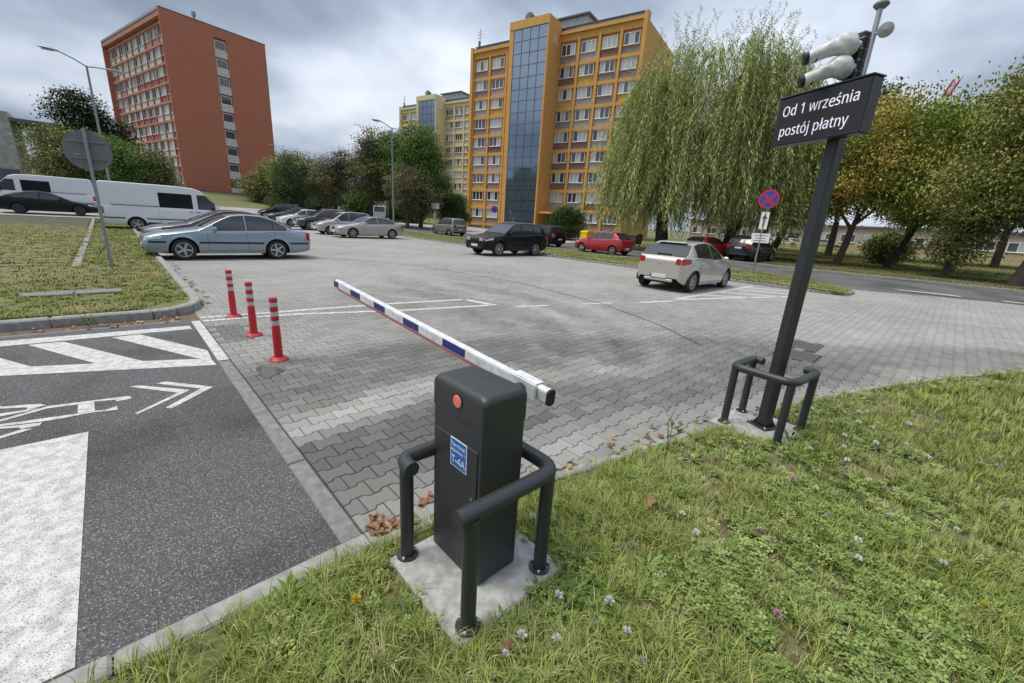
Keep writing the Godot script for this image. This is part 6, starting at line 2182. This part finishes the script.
	for i in 16000:
		var x := r.randf_range(17.5, 22.5)
		var z := -2.4 - pow(r.randf(), 1.4) * 40.0
		if z > -5.4 and x > 18.9 + (-2.25 - z) * 1.17: continue
		if not in_frame(Vector3(x, 0.1, z), 120, 60): continue
		var s := r.randf_range(0.6, 1.1)
		xf.append(Transform3D(Basis(Vector3.UP, r.randf() * TAU).scaled(Vector3(s, s * 0.62, s)), Vector3(x, 0.07, z)))
		var dry := smoothstep(-0.3, 0.4, nz.get_noise_2d(x * 0.7, z * 0.7 + 60.0)) * 0.6 + (0.3 if x < 18.2 else 0.0)
		cl.append(Color(0.16, 0.20, 0.05).lerp(Color(0.25, 0.28, 0.08), r.randf()).lerp(Color(0.42, 0.36, 0.19), clampf(dry + r.randf_range(-0.2, 0.2), 0, 0.85)))
	tag(multi(self, "verge_grass", far2, M.blade, xf, cl), "yellowish grass of the strip between car park and road", "grass", "", "stuff")
	xf = []; cl = []
	for i in 26000:
		var x := 29.8 + pow(r.randf(), 1.5) * 40.0
		var z := r.randf_range(-30, 12)
		if x > 32.9 and x < 34.9: continue
		if z < -25.0: continue
		if not in_frame(gp(x, z), 120, 60): continue
		var s := r.randf_range(0.7, 1.3)
		xf.append(Transform3D(Basis(Vector3.UP, r.randf() * TAU).scaled(Vector3(s, s * 0.6, s)), gp(x, z, -0.06)))
		var dry := smoothstep(-0.2, 0.5, nz.get_noise_2d(x * 0.3, z * 0.3 + 160.0)) * 0.7
		cl.append(Color(0.15, 0.19, 0.05).lerp(Color(0.25, 0.27, 0.08), r.randf()).lerp(Color(0.42, 0.35, 0.18), clampf(dry + r.randf_range(-0.2, 0.2), 0, 0.85)))
	tag(multi(self, "green_grass", far2, M.blade, xf, cl), "grass of the green under the trees beyond the road", "grass", "", "stuff")
	# flowers of the lawn
	var white := mat("petal_white", lin(0.75, 0.75, 0.72), 0.7)
	var pink := mat("petal_pink", lin(0.52, 0.30, 0.38), 0.7)
	var yellow := mat("petal_yellow", lin(0.75, 0.55, 0.03), 0.6)
	var stem := mat("stem", lin(0.12, 0.17, 0.05), 0.7)
	var head := MB.new()
	var hr := RandomNumberGenerator.new()
	hr.seed = 3
	for i in 34:
		var d := Vector3(hr.randfn(), hr.randfn() * 0.7 + 0.3, hr.randfn()).normalized()
		leaf_quad(head, d * 0.002, d, d.cross(Vector3(0.3, 0.8, 0.2)).normalized(), hr.randf_range(0.009, 0.013), 0.006)
	var hm := head.mesh()
	var sm := MB.new()
	sm.tube([Vector3(0, -0.09, 0), Vector3(0.006, -0.04, 0.002), Vector3.ZERO], [0.0016], 5)
	var stm := sm.mesh()
	var specs := [["white_flower", "white clover flower head standing in the lawn grass", white, "white flowers in the lawn", 46], ["pink_flower", "pale pink clover flower head standing in the lawn grass", pink, "pink flowers in the lawn", 26], ["yellow_flower", "small yellow flower standing in the lawn grass", yellow, "yellow flowers in the lawn", 4]]
	for s in specs:
		var made := 0
		var guard := 0
		while made < s[4] and guard < 4000:
			guard += 1
			var x := r.randf_range(0.4, 6.5)
			var z := r.randf_range(-1.5, 1.2)
			if z < z_edge(x) + 0.08 or not in_frame(Vector3(x, 0.05, z), -5, -5): continue
			if x > 0.7 and x < 1.48 and z > -1.65 and z < -0.9: continue
			if s[0] == "white_flower" and made < 20 and Vector2(x - 4.6, z + 0.45).length() > 0.7 and Vector2(x - 1.3, z + 0.75).length() > 0.5: continue
			if x > 3.75 and x < 4.5 and z > -1.25 and z < -0.5: continue
			var h := r.randf_range(0.05, 0.085)
			var t := thing(s[0], s[1], "flower", Vector3(x, lawn_y(x, z) + h, z), r.randf() * TAU, s[3])
			var k := r.randf_range(1.1, 1.9)
			part(t, "head", hm, s[2], Transform3D(Basis.from_scale(Vector3(k, k, k)), Vector3.ZERO))
			part(t, "stem", stm, stem)
			made += 1
	# fallen leaves
	var lv := []
	for w in 3:
		var mb := MB.new()
		var rr := RandomNumberGenerator.new()
		rr.seed = 60 + w
		var rim := []
		var n := 15
		for k in n:
			var a := TAU * k / n
			var q := 0.027 * (1.0 + 0.38 * cos(a)) * (1.0 if k % 2 == 0 else rr.randf_range(0.62, 0.8))
			rim.append(Vector3(cos(a) * q * 1.25, 0.006 + 0.018 * sin(a * 2.0 + w) * absf(sin(a)) + rr.randf() * 0.006, sin(a) * q))
		var rows := [PackedVector3Array(), PackedVector3Array(), PackedVector3Array()]
		for k in n + 1:
			var p: Vector3 = rim[k % n]
			rows[0].append(Vector3(0, 0.004, 0))
			rows[1].append(Vector3(p.x * 0.55, 0.004 + p.y * 0.3, p.z * 0.55))
			rows[2].append(p)
		mb.grid(rows, Vector3(0, -1, 0))
		lv.append(mb.mesh())
	var stalk := MB.new()
	stalk.tube([Vector3(-0.03, 0.004, 0), Vector3(-0.06, 0.01, 0.006)], [0.0012], 4)
	var stk := stalk.mesh()
	var brown := [mat("leaf_rust", lin(0.27, 0.13, 0.06), 0.7), mat("leaf_tan", lin(0.36, 0.24, 0.14), 0.7), mat("leaf_dark", lin(0.20, 0.10, 0.05), 0.7)]
	var at := []
	for q in [[2.22, -0.93, 1.5, 0], [0.55, -1.45, 0.9, 1], [1.62, -0.98, 0.7, 0], [0.92, -0.86, 0.8, 2], [3.42, -1.32, 0.9, 1], [4.32, -0.98, 0.8, 0], [2.5, -0.4, 0.8, 1]]: at.append([q[0], q[1], q[2], q[3], 0])
	for i in 30: at.append([0.8 + absf(r.randfn()) * 0.09, -1.80 - absf(r.randfn()) * 0.07, r.randf_range(0.6, 1.0), r.randi() % 3, 1])
	for i in 14: at.append([r.randf_range(0.84, 1.5), r.randf_range(-1.95, -1.66), r.randf_range(0.6, 1.1), r.randi() % 3, 1])
	for i in 30:
		var x := r.randf_range(1.5, 4.2)
		at.append([x, z_edge(x) - r.randf_range(0.03, 0.28), r.randf_range(0.6, 1.1), r.randi() % 3, 1])
	for i in 34: at.append([r.randf_range(-1.1, 0.6), r.randf_range(-7.95, -7.55), r.randf_range(0.7, 1.2), r.randi() % 3, 2])
	for i in 40: at.append([r.randf_range(0.93, 1.12), r.randf_range(-15.0, -8.6), r.randf_range(0.9, 1.5), r.randi() % 3, 3])
	var lab := ["dry brown leaf lying on the lawn grass", "dry brown leaf on the paving along the lawn edge", "dry brown leaf on the dirt strip before the island kerb", "dry brown leaf in the gutter along the island kerb"]
	for q in at:
		var y := 0.012
		if q[4] == 0: y = lawn_y(q[0], q[1]) + 0.055
		var t := thing("fallen_leaf", lab[q[4]], "leaf", Vector3(q[0], y, q[1]), r.randf() * TAU, ["leaves on the lawn", "leaves along the lawn edge", "leaves on the dirt strip", "leaves in the gutter"][q[4]])
		if q[4] == 0: t.rotation.x = r.randf_range(-0.3, 0.3)
		var k: float = q[2]
		part(t, "blade", lv[r.randi() % 3], brown[q[3]], Transform3D(Basis.from_scale(Vector3(k, k, k)), Vector3.ZERO))
		part(t, "stalk", stk, brown[2], Transform3D(Basis.from_scale(Vector3(k, k, k)), Vector3.ZERO))

# ------------------------------------------------------------------ buildings
var win_cache := {}

func window_parts(w: float, h: float, sashes: int) -> Array:
	var key := "%.2f %.2f %d" % [w, h, sashes]
	if win_cache.has(key): return win_cache[key]
	var f := MB.new()
	var b := 0.08
	f.box(Vector3(0, h * 0.5 - b * 0.5, 0), Vector3(w, b, 0.08))
	f.box(Vector3(0, -h * 0.5 + b * 0.5, 0), Vector3(w, b, 0.08))
	for k in sashes + 1:
		var x := lerpf(-w * 0.5 + b * 0.5, w * 0.5 - b * 0.5, float(k) / sashes)
		f.box(Vector3(x, 0, 0), Vector3(b if k == 0 or k == sashes else b * 1.3, h - 2 * b, 0.08))
	var p := MB.new()
	var pw := (w - b * (sashes + 1)) / sashes + 0.03
	p.box(Vector3.ZERO, Vector3(pw, h - 2 * b + 0.02, 0.015))
	var s := MB.new()
	s.box(Vector3(0, -h * 0.5 - 0.025, 0.08), Vector3(w + 0.1, 0.05, 0.2), 0.01)
	win_cache[key] = [f.mesh(), p.mesh(), s.mesh()]
	return win_cache[key]

func add_window(parent: Node, at: Vector3, w: float, h: float, sashes: int, r: RandomNumberGenerator, basis := Basis.IDENTITY, veil := 0.55) -> void:
	var m := window_parts(w, h, sashes)
	var o := Node3D.new()
	o.name = "window"
	parent.add_child(o, true)
	o.transform = Transform3D(basis, at)
	part(o, "frame", m[0], M.window_white)
	part(o, "sill", m[2], M.window_white)
	for k in sashes:
		var x := lerpf(-w * 0.5, w * 0.5, (k + 0.5) / sashes)
		var mt: Material = M.curtain_glass if r.randf() < veil else M.window_glass
		part(o, "pane", m[1], mt, Transform3D(Basis.IDENTITY, Vector3(x, 0, -0.02)))

func bx(parent: Node, called: String, c: Vector3, s: Vector3, m: Material, bev := 0.0) -> MeshInstance3D:
	var mb := MB.new()
	mb.box(c, s, bev)
	return part(parent, called, mb.mesh(), m)

func slab_block(label: String, at: Vector3, yaw: float, pal: Dictionary, seed_: int, far := false) -> void:
	var t := thing("apartment_block", label, "building", at, yaw)
	var r := RandomNumberGenerator.new()
	r.seed = seed_
	var sh := 2.69
	var n := 9
	var W := 27.2
	var H := 26.2
	var base := H - 1.15 - n * sh   # plinth height
	var wall: Material = M[pal.wall]
	bx(t, "wall", Vector3(W * 0.5, H * 0.5 - 0.6, -6.4), Vector3(W, H + 0.6, 12.2), wall)
	bx(t, "plinth", Vector3(W * 0.5, base * 0.5 - 0.5, -6.2), Vector3(W - 0.1, base + 0.9, 12.3), M.dark_concrete)
	# end fins
	for x in [0.12, W - 0.12]: bx(t, "end_wall", Vector3(x, H * 0.5 - 0.3, -0.1), Vector3(0.5, H + 1.4, 0.9), wall, 0.02)
	bx(t, "roof_edge", Vector3(W * 0.5, H - 0.18, -0.3), Vector3(W - 0.5, 0.36, 1.2), wall)
	bx(t, "roof_flashing", Vector3(W * 0.5, H + 0.32, -0.75), Vector3(W - 0.5, 0.62, 0.4), M.roof_metal)
	bx(t, "roof_cap", Vector3(W * 0.5, H + 0.66, -0.7), Vector3(W - 0.3, 0.08, 0.7), M.roof_felt)
	var left := [0.4, 3.5, 6.6, 9.4]
	var right := [15.3, 18.25, 21.2, 24.1, 26.95]
	for bays in [left, right]:
		for k in bays.size():
			var x: float = bays[k]
			bx(t, "pilaster", Vector3(x, H * 0.5 - 0.6, -0.12), Vector3(0.34, H - 0.2, 0.40), wall)
		for f in n + 1:
			var y := base + f * sh - 0.1
			if f == n: y = H - 0.75
			var x0: float = bays[0]
			var x1: float = bays[-1]
			bx(t, "floor_band", Vector3((x0 + x1) * 0.5, y, -0.16), Vector3(x1 - x0, 0.40 if f < n else 0.75, 0.34), wall)
		for k in bays.size() - 1:
			var cx: float = (bays[k] + bays[k + 1]) * 0.5
			var bw: float = bays[k + 1] - bays[k] - 0.34
			for f in n:
				var y := base + f * sh
				var names: Array = pal.panels
				var pm: Material = M[names[r.randi() % names.size()]]
				if f > 0: bx(t, "spandrel_panel", Vector3(cx, y + 0.55, -0.215), Vector3(bw, 0.92, 0.10), pm, 0.01)
				else: bx(t, "spandrel_panel", Vector3(cx, y + 0.45, -0.215), Vector3(bw, 0.72, 0.10), M[pal.panels[0]], 0.01)
				add_window(t, Vector3(cx - bw * 0.04, y + 1.72, -0.17), bw * 0.80, 1.36, 3, r)
	# glazed stair tower
	var tx0 := 9.16
	var tx1 := 15.4
	var pz := 3.2
	var TH := H + 1.1
	bx(t, "tower_side", Vector3(tx0 + 0.35, TH * 0.5 - 0.5, pz * 0.5 - 0.02), Vector3(0.7, TH + 1.0, pz), wall)
	bx(t, "tower_side", Vector3(tx1 - 0.12, TH * 0.5 - 0.5, pz * 0.5 - 0.02), Vector3(0.24, TH + 1.0, pz), wall)
	bx(t, "tower_top", Vector3((tx0 + tx1) * 0.5, TH - 0.5, pz * 0.5 + 0.01), Vector3(tx1 - tx0 - 0.02, 1.0, pz + 0.04), wall)
	bx(t, "tower_back", Vector3((tx0 + tx1) * 0.5, TH * 0.5, 0.3), Vector3(tx1 - tx0 - 0.9, TH - 1.0, 0.3), M.dark_concrete)
	# flights of stairs show through the glass
	var gx0 := tx0 + 0.7
	var gx1 := tx1 - 0.24
	for f in 9:
		bx(t, "landing", Vector3((gx0 + gx1) * 0.5, 1.2 + f * sh, 1.2), Vector3(gx1 - gx0 - 0.05, 0.2, 1.6), M.grey_concrete)
	var cols := 4
	var rows := 18
	var pm2 := MB.new()
	var pw := (gx1 - gx0) / cols
	var ph := (TH - 1.3) / rows
	pm2.box(Vector3.ZERO, Vector3(pw - 0.07, ph - 0.07, 0.03))
	var pane := pm2.mesh()
	for i in cols:
		for j in rows:
			var tl := Basis.from_euler(Vector3(r.randf_range(-0.006, 0.006), r.randf_range(-0.008, 0.008), 0))
			part(t, "tower_pane", pane, M.tower_glass, Transform3D(tl, Vector3(gx0 + pw * (i + 0.5), 0.3 + ph * (j + 0.5), pz - 0.12)))
	for i in cols + 1: bx(t, "mullion", Vector3(gx0 + pw * i, TH * 0.5 - 0.35, pz - 0.10), Vector3(0.05, TH - 1.3, 0.1), M.mullion)
	for j in rows + 1: bx(t, "mullion", Vector3((gx0 + gx1) * 0.5, 0.3 + ph * j, pz - 0.095), Vector3(gx1 - gx0, 0.05, 0.09), M.mullion)
	# side slit near the tower's top
	add_window(t, Vector3(tx1 + 0.01, H - 1.2, pz * 0.45), 0.7, 1.0, 1, r, Basis(Vector3.UP, PI * 0.5), 0.0)
	# roof plant
	var pent := bx(t, "penthouse", Vector3(15.0, H + 1.5, -4.2), Vector3(6.0, 2.2, 3.6), M.roof_metal)
	bx(pent, "penthouse_roof", Vector3(15.0, H + 2.7, -4.2), Vector3(6.6, 0.2, 4.2), M.roof_felt)
	var fan := MB.new()
	fan.lathe([Vector2(0.5, -0.5), Vector2(0.62, -0.3), Vector2(0.62, 0.3), Vector2(0.5, 0.5), Vector2(0, 0.5)], 18, Transform3D(Basis(Vector3(1, 0, 0), Vector3(0, 0.3, 1).normalized(), Vector3(0, -1, 0.3).normalized()), Vector3(tx0 + 1.9, TH + 0.9, 1.2)))
	fan.tube([Vector3(tx0 + 1.9, TH - 0.2, 1.2), Vector3(tx0 + 1.9, TH + 0.5, 1.2)], [0.2], 8)
	fan.tube([Vector3(tx0 + 2.6, TH + 0.2, 1.2), Vector3(tx0 + 4.1, TH + 0.15, 1.2)], [0.36], 10)
	part(t, "ventilator", fan.mesh(), M.roof_felt)
	var an := MB.new()
	an.tube([Vector3(0.7, H, -0.8), Vector3(0.7, H + 3.2, -0.8)], [0.04], 6)
	an.box(Vector3(0.7, H + 1.1, -0.7), Vector3(0.35, 0.9, 0.2), 0.02)
	for k in 3: an.tube([Vector3(0.2, H + 2.0 + k * 0.4, -0.8), Vector3(1.2, H + 2.0 + k * 0.4, -0.8)], [0.025], 5)
	part(t, "antenna", an.mesh(), M.roof_felt)
	# entrance with its canopy beside the tower
	bx(t, "canopy", Vector3(17.0, 2.95, 1.3), Vector3(3.4, 0.3, 2.9), wall, 0.02)
	bx(t, "canopy_post", Vector3(18.4, 1.3, 2.5), Vector3(0.3, 3.0, 0.3), wall)
	bx(t, "entrance_recess", Vector3(17.0, 1.35, 0.09), Vector3(2.5, 2.8, 0.22), M.rubber)
	var dr := bx(t, "door", Vector3(16.9, 1.2, 0.23), Vector3(1.5, 2.2, 0.06), M.tower_glass)
	bx(dr, "door_frame", Vector3(16.9, 1.2, 0.27), Vector3(0.08, 2.2, 0.05), M.mullion)

func red_block() -> void:
	var at := gp(10.7, -92.4)
	var u := Vector2(0.216, 0.976)
	var W := 29.3
	var t := thing("apartment_block", "tall brick red block with white spandrels and windowless gable wall", "building", Vector3(at.x - u.x * W, at.y, at.z - u.y * W), -1.353)
	var r := RandomNumberGenerator.new()
	r.seed = 3
	var H := 25.8
	var n := 9
	var sh := 2.76
	var base := H - 1.0 - n * sh
	var D := 14.8
	bx(t, "wall", Vector3(W * 0.5, H * 0.5 - 1.5, -D * 0.5 - 0.2), Vector3(W - 0.4, H + 3.0 - 0.4, D - 0.4), M.red_render)
	# gable: two leaves with the stair windows between them
	var gx := W - 0.05
	bx(t, "gable_wall", Vector3(gx, H * 0.5 - 1.3, -3.2 + 0.35), Vector3(0.4, H + 3.4, 7.1), M.red_render)
	bx(t, "gable_wall", Vector3(gx, H * 0.5 - 1.3, -(8.3 + D) * 0.5), Vector3(0.4, H + 3.4, D - 8.3), M.red_render)
	bx(t, "gable_top", Vector3(gx, H - 0.35, -7.35), Vector3(0.39, 1.5, 1.9), M.red_render)
	for f in 9:
		var y := base + f * sh
		bx(t, "stair_panel", Vector3(gx - 0.02, y + 0.35, -7.35), Vector3(0.36, 1.15, 1.9), M.panel_white)
		if f > 0: add_window(t, Vector3(gx + 0.02, y + 1.62, -7.35), 1.7, 1.35, 1, r, Basis(Vector3.UP, PI * 0.5), 0.15)
	var sd := bx(t, "door", Vector3(gx + 0.05, base + 1.0, -7.35), Vector3(0.2, 2.1, 1.2), M.dark_concrete)
	# steps up to the stair door
	for k in 5: bx(t, "step", Vector3(gx + 0.9 + k * 0.3, -0.35 + base * 0.8 - k * 0.2 - 0.15, -8.4), Vector3(0.32, 0.5, 3.0), M.grey_concrete)
	bx(t, "ramp_wall", Vector3(gx + 1.5, 0.15, -11.0), Vector3(2.2, 1.2, 5.2), M.dark_concrete)
	bx(t, "plinth", Vector3(gx + 0.05, -0.7, -D * 0.5), Vector3(0.5, 1.6, D), M.dark_concrete)
	var fl := MB.new()
	fl.box(Vector3(gx + 0.35, 4.6, -11.6), Vector3(0.4, 0.3, 0.7), 0.05)
	fl.box(Vector3(gx + 0.35, 4.6, -12.6), Vector3(0.4, 0.3, 0.7), 0.05)
	part(t, "floodlight", fl.mesh(), M.panel_white)
	bx(t, "roof_cap", Vector3(gx, H + 0.46, -D * 0.5 + 0.35), Vector3(0.5, 0.1, D + 0.8), M.roof_felt)
	# window front
	for x in [0.1, W - 0.02]: bx(t, "end_wall", Vector3(x, H * 0.5 - 1.2, 0.2), Vector3(0.3, H + 3.2, 1.1), M.red_render)
	bx(t, "roof_edge", Vector3(W * 0.5, H - 0.2, 0.25), Vector3(W - 0.3, 0.7, 0.8), M.red_band)
	bx(t, "roof_flashing", Vector3(W * 0.5, H + 0.35, 0.28), Vector3(W - 0.2, 0.34, 0.9), M.roof_metal)
	var bw := (W - 0.4) / 9.0
	for k in 10: bx(t, "pilaster", Vector3(0.2 + k * bw, H * 0.5 - 0.8, -0.05), Vector3(0.22, H - 0.6, 0.34), M.red_band)
	for f in n + 1:
		bx(t, "floor_band", Vector3(W * 0.5, base + f * sh - 0.08, -0.04), Vector3(W - 0.4, 0.30, 0.36), M.red_band)
	for k in 9:
		var cx := 0.2 + (k + 0.5) * bw
		for f in n:
			var y := base + f * sh
			var q := r.randf()
			var pm: Material = M.panel_white if q < 0.66 else (M.panel_red if q < 0.84 else M.panel_pink)
			bx(t, "spandrel_panel", Vector3(cx, y + 0.58, -0.14), Vector3(bw - 0.22, 1.0, 0.10), pm, 0.01)
			# window in the left two thirds, red infill beside it
			add_window(t, Vector3(cx - bw * 0.10, y + 1.82, -0.13), bw * 0.68, 1.48, 2, r, Basis.IDENTITY, 0.55)
			bx(t, "infill_panel", Vector3(cx + bw * 0.36, y + 1.82, -0.15), Vector3(bw * 0.18, 1.42, 0.08), M.panel_red)
	var ch := MB.new()
	ch.tube([Vector3(gx - 1.5, H, -4.6), Vector3(gx - 1.5, H + 1.5, -4.6)], [0.16], 8)
	ch.box(Vector3(gx - 1.5, H + 1.7, -4.6), Vector3(0.6, 0.7, 0.5), 0.05)
	ch.box(Vector3(gx - 1.5, H + 0.55, -4.1), Vector3(0.9, 0.5, 0.9), 0.02)
	part(t, "roof_aerial", ch.mesh(), M.galvanised)

func make_buildings() -> void:
	slab_block("orange apartment block with a tall glazed stair tower", Vector3(44.7, 0.35, -58.9), -1.351, {"wall": "orange_render", "panels": ["panel_mauve", "panel_brown", "panel_mauve", "panel_pale", "panel_pale", "panel_orange"]}, 5)
	slab_block("pale yellow apartment block partly hidden behind the orange block", Vector3(57.6, 1.2, -105.3), -1.351, {"wall": "yellow_render", "panels": ["panel_cream", "panel_pale", "yellow_render", "panel_orange"]}, 8)
	red_block()
	# grey hall on the far left
	var t := thing("grey_hall", "low grey concrete hall with thin flat canopy behind the vans", "building", gp(-6.6, -76.0))
	bx(t, "wall", Vector3(-9.0, 3.4, -5.0), Vector3(18.0, 9.2, 10.0), M.grey_concrete, 0.03)
	bx(t, "canopy", Vector3(4.6, 7.2, -4.0), Vector3(9.2, 0.35, 9.0), M.roof_felt)
	for x in [2.0, 8.6]: bx(t, "column", Vector3(x, 3.0, -2.0), Vector3(0.3, 8.0, 0.3), M.dark_concrete)
	bx(t, "shop_front", Vector3(-9.0, 0.6, 0.05), Vector3(17.6, 2.6, 0.14), M.window_glass)
	# low buildings beyond the green
	for q in [[98.0, 2.0, "long low white building beyond the green with dark windows", 44.0, 3.8], [104.0, -34.0, "long low pale building far behind the willows", 26.0, 4.0]]:
		t = thing("low_building", q[2], "building", gp(q[0], q[1]))
		bx(t, "wall", Vector3(4, q[4] * 0.5, 0), Vector3(8, q[4], q[3]), M.panel_pale)
		bx(t, "roof", Vector3(4, q[4] + 0.15, 0), Vector3(8.8, 0.3, q[3] + 0.8), M.roof_felt)
		var r := RandomNumberGenerator.new()
		r.seed = int(q[3])
		for k in int(q[3] / 3.4):
			for f in 1:
				add_window(t, Vector3(-0.03, 1.9, -q[3] * 0.5 + 2.0 + k * 3.4), 2.2, 1.4, 2, r, Basis(Vector3.UP, -PI * 0.5), 0.3)
	# yellow railing along the far side of the green
	t = thing("yellow_railing", "low yellow railing along the far side of the green", "fence", gp(70.0, 2.0))
	var pm := MB.new(); pm.box(Vector3(0, 0.5, 0), Vector3(0.12, 1.1, 0.12))
	var post := pm.mesh()
	for k in 24: part(t, "post", post, M.fence_yellow, Transform3D(Basis.IDENTITY, Vector3(0, 0, -24 + k * 2.0)))
	for y in [0.45, 0.95]: bx(t, "rail", Vector3(0.0, y, -1.0), Vector3(0.08, 0.14, 46.0), M.fence_yellow)
	# waste containers before the orange block
	for q in [[36.6, -27.4, "yellow waste container before the orange block", "bin_yellow"], [37.3, -25.6, "blue waste container beside the yellow one", "bin_blue"], [37.7, -24.1, "second blue waste container, next to the brown one", "bin_blue"], [38.2, -22.6, "brown waste container at the end of row under willow", "bin_brown"]]:
		t = thing("waste_container", q[2], "bin", gp(q[0], q[1]), 1.25, "waste containers before the orange block")
		t.scale = Vector3(0.85, 0.85, 0.85)
		var mb := MB.new()
		mb.prism(PackedVector2Array([Vector2(-0.62, 0.2), Vector2(0.62, 0.2), Vector2(0.72, 1.15), Vector2(-0.72, 1.15)]), -0.5, 0.5)
		part(t, "tub", mb.mesh(), M[q[3]])
		mb = MB.new()
		mb.prism(PackedVector2Array([Vector2(-0.55, 0.0), Vector2(0.55, 0.0), Vector2(0.5, 0.12), Vector2(0.2, 0.22), Vector2(-0.3, 0.22), Vector2(-0.5, 0.12)]), -0.75, 0.75, Transform3D(Basis(Vector3.UP, PI * 0.5), Vector3(0, 1.15, 0)))
		part(t, "lid", mb.mesh(), M[q[3]])
		for sx in [-0.5, 0.5]:
			for sz in [-0.38, 0.38]:
				mb = MB.new()
				mb.lathe([Vector2(0.1, -0.03), Vector2(0.1, 0.03), Vector2(0, 0.03)], 12, Transform3D(Basis(Vector3(1, 0, 0), Vector3(0, 0, 1), Vector3(0, -1, 0)), Vector3(sx, 0.04, sz)))
				mb.tube([Vector3(sx, 0.04, sz), Vector3(sx, 0.22, sz)], [0.025], 6)
				part(t, "wheel", mb.mesh(), M.rubber)
	# crane
	t = thing("tower_crane", "red and white lattice crane jib above the tree tops", "crane", gp(150.0, -13.5))
	var lat := func(a: Vector3, b: Vector3, w: float, nseg: int, called: String) -> void:
		var d := (b - a).normalized()
		var u := d.cross(Vector3(1, 0.2, 0.1)).normalized()
		var v := d.cross(u)
		for k in nseg:
			var mb := MB.new()
			var p := a.lerp(b, float(k) / nseg)
			var q := a.lerp(b, float(k + 1) / nseg)
			var cs := [u * w + v * w, u * w - v * w, -u * w - v * w, -u * w + v * w]
			for i in 4:
				mb.tube([p + cs[i], q + cs[i]], [0.11], 5)
				mb.tube([p + cs[i], q + cs[(i + 1) % 4]], [0.07], 4)
				mb.tube([p + cs[i], p + cs[(i + 1) % 4]], [0.07], 4)
			part(t, called, mb.mesh(), M.crane_red if k % 4 != 3 else M.window_white)
	lat.call(Vector3(0, -1, 0), Vector3(0, 31, 0), 0.9, 12, "mast_segment")
	lat.call(Vector3(0, 31, 0.4), Vector3(-0.4, 40.5, 3.6), 0.55, 8, "jib_segment")
	bx(t, "cab", Vector3(-1.0, 31.2, 0), Vector3(1.6, 1.8, 1.6), M.window_white, 0.1)

func _ready() -> void:
	rng.seed = 12
	bumps.seed = 6
	bumps.frequency = 0.02
	set_stage()
	make_materials()
	make_ground()
	make_markings()
	make_paving()
	make_buildings()
	make_barrier()
	make_display()
	make_posts()
	make_signs()
	street_lamp("tall lamp with two arms behind the round traffic sign", gp(0.28, -34.5), 8.3, [[-PI * 0.5, 1.0, 0.42], [PI * 0.5, 0.8, 0.03]])
	street_lamp("tall single post lamp behind the silver-beige sedan", gp(17.6, -33.6), 8.3, [[-PI * 0.45, 0.9, 0.35], [PI * 0.55, 0.55, 0.0]])
	street_lamp("far lamp beside the right edge of the red block", gp(21.6, -76.0), 8.5, [[-PI * 0.5, 1.5, 0.5], [PI * 0.5, 1.2, 0.0]])
	make_cars()
	make_trees()
	make_grass()
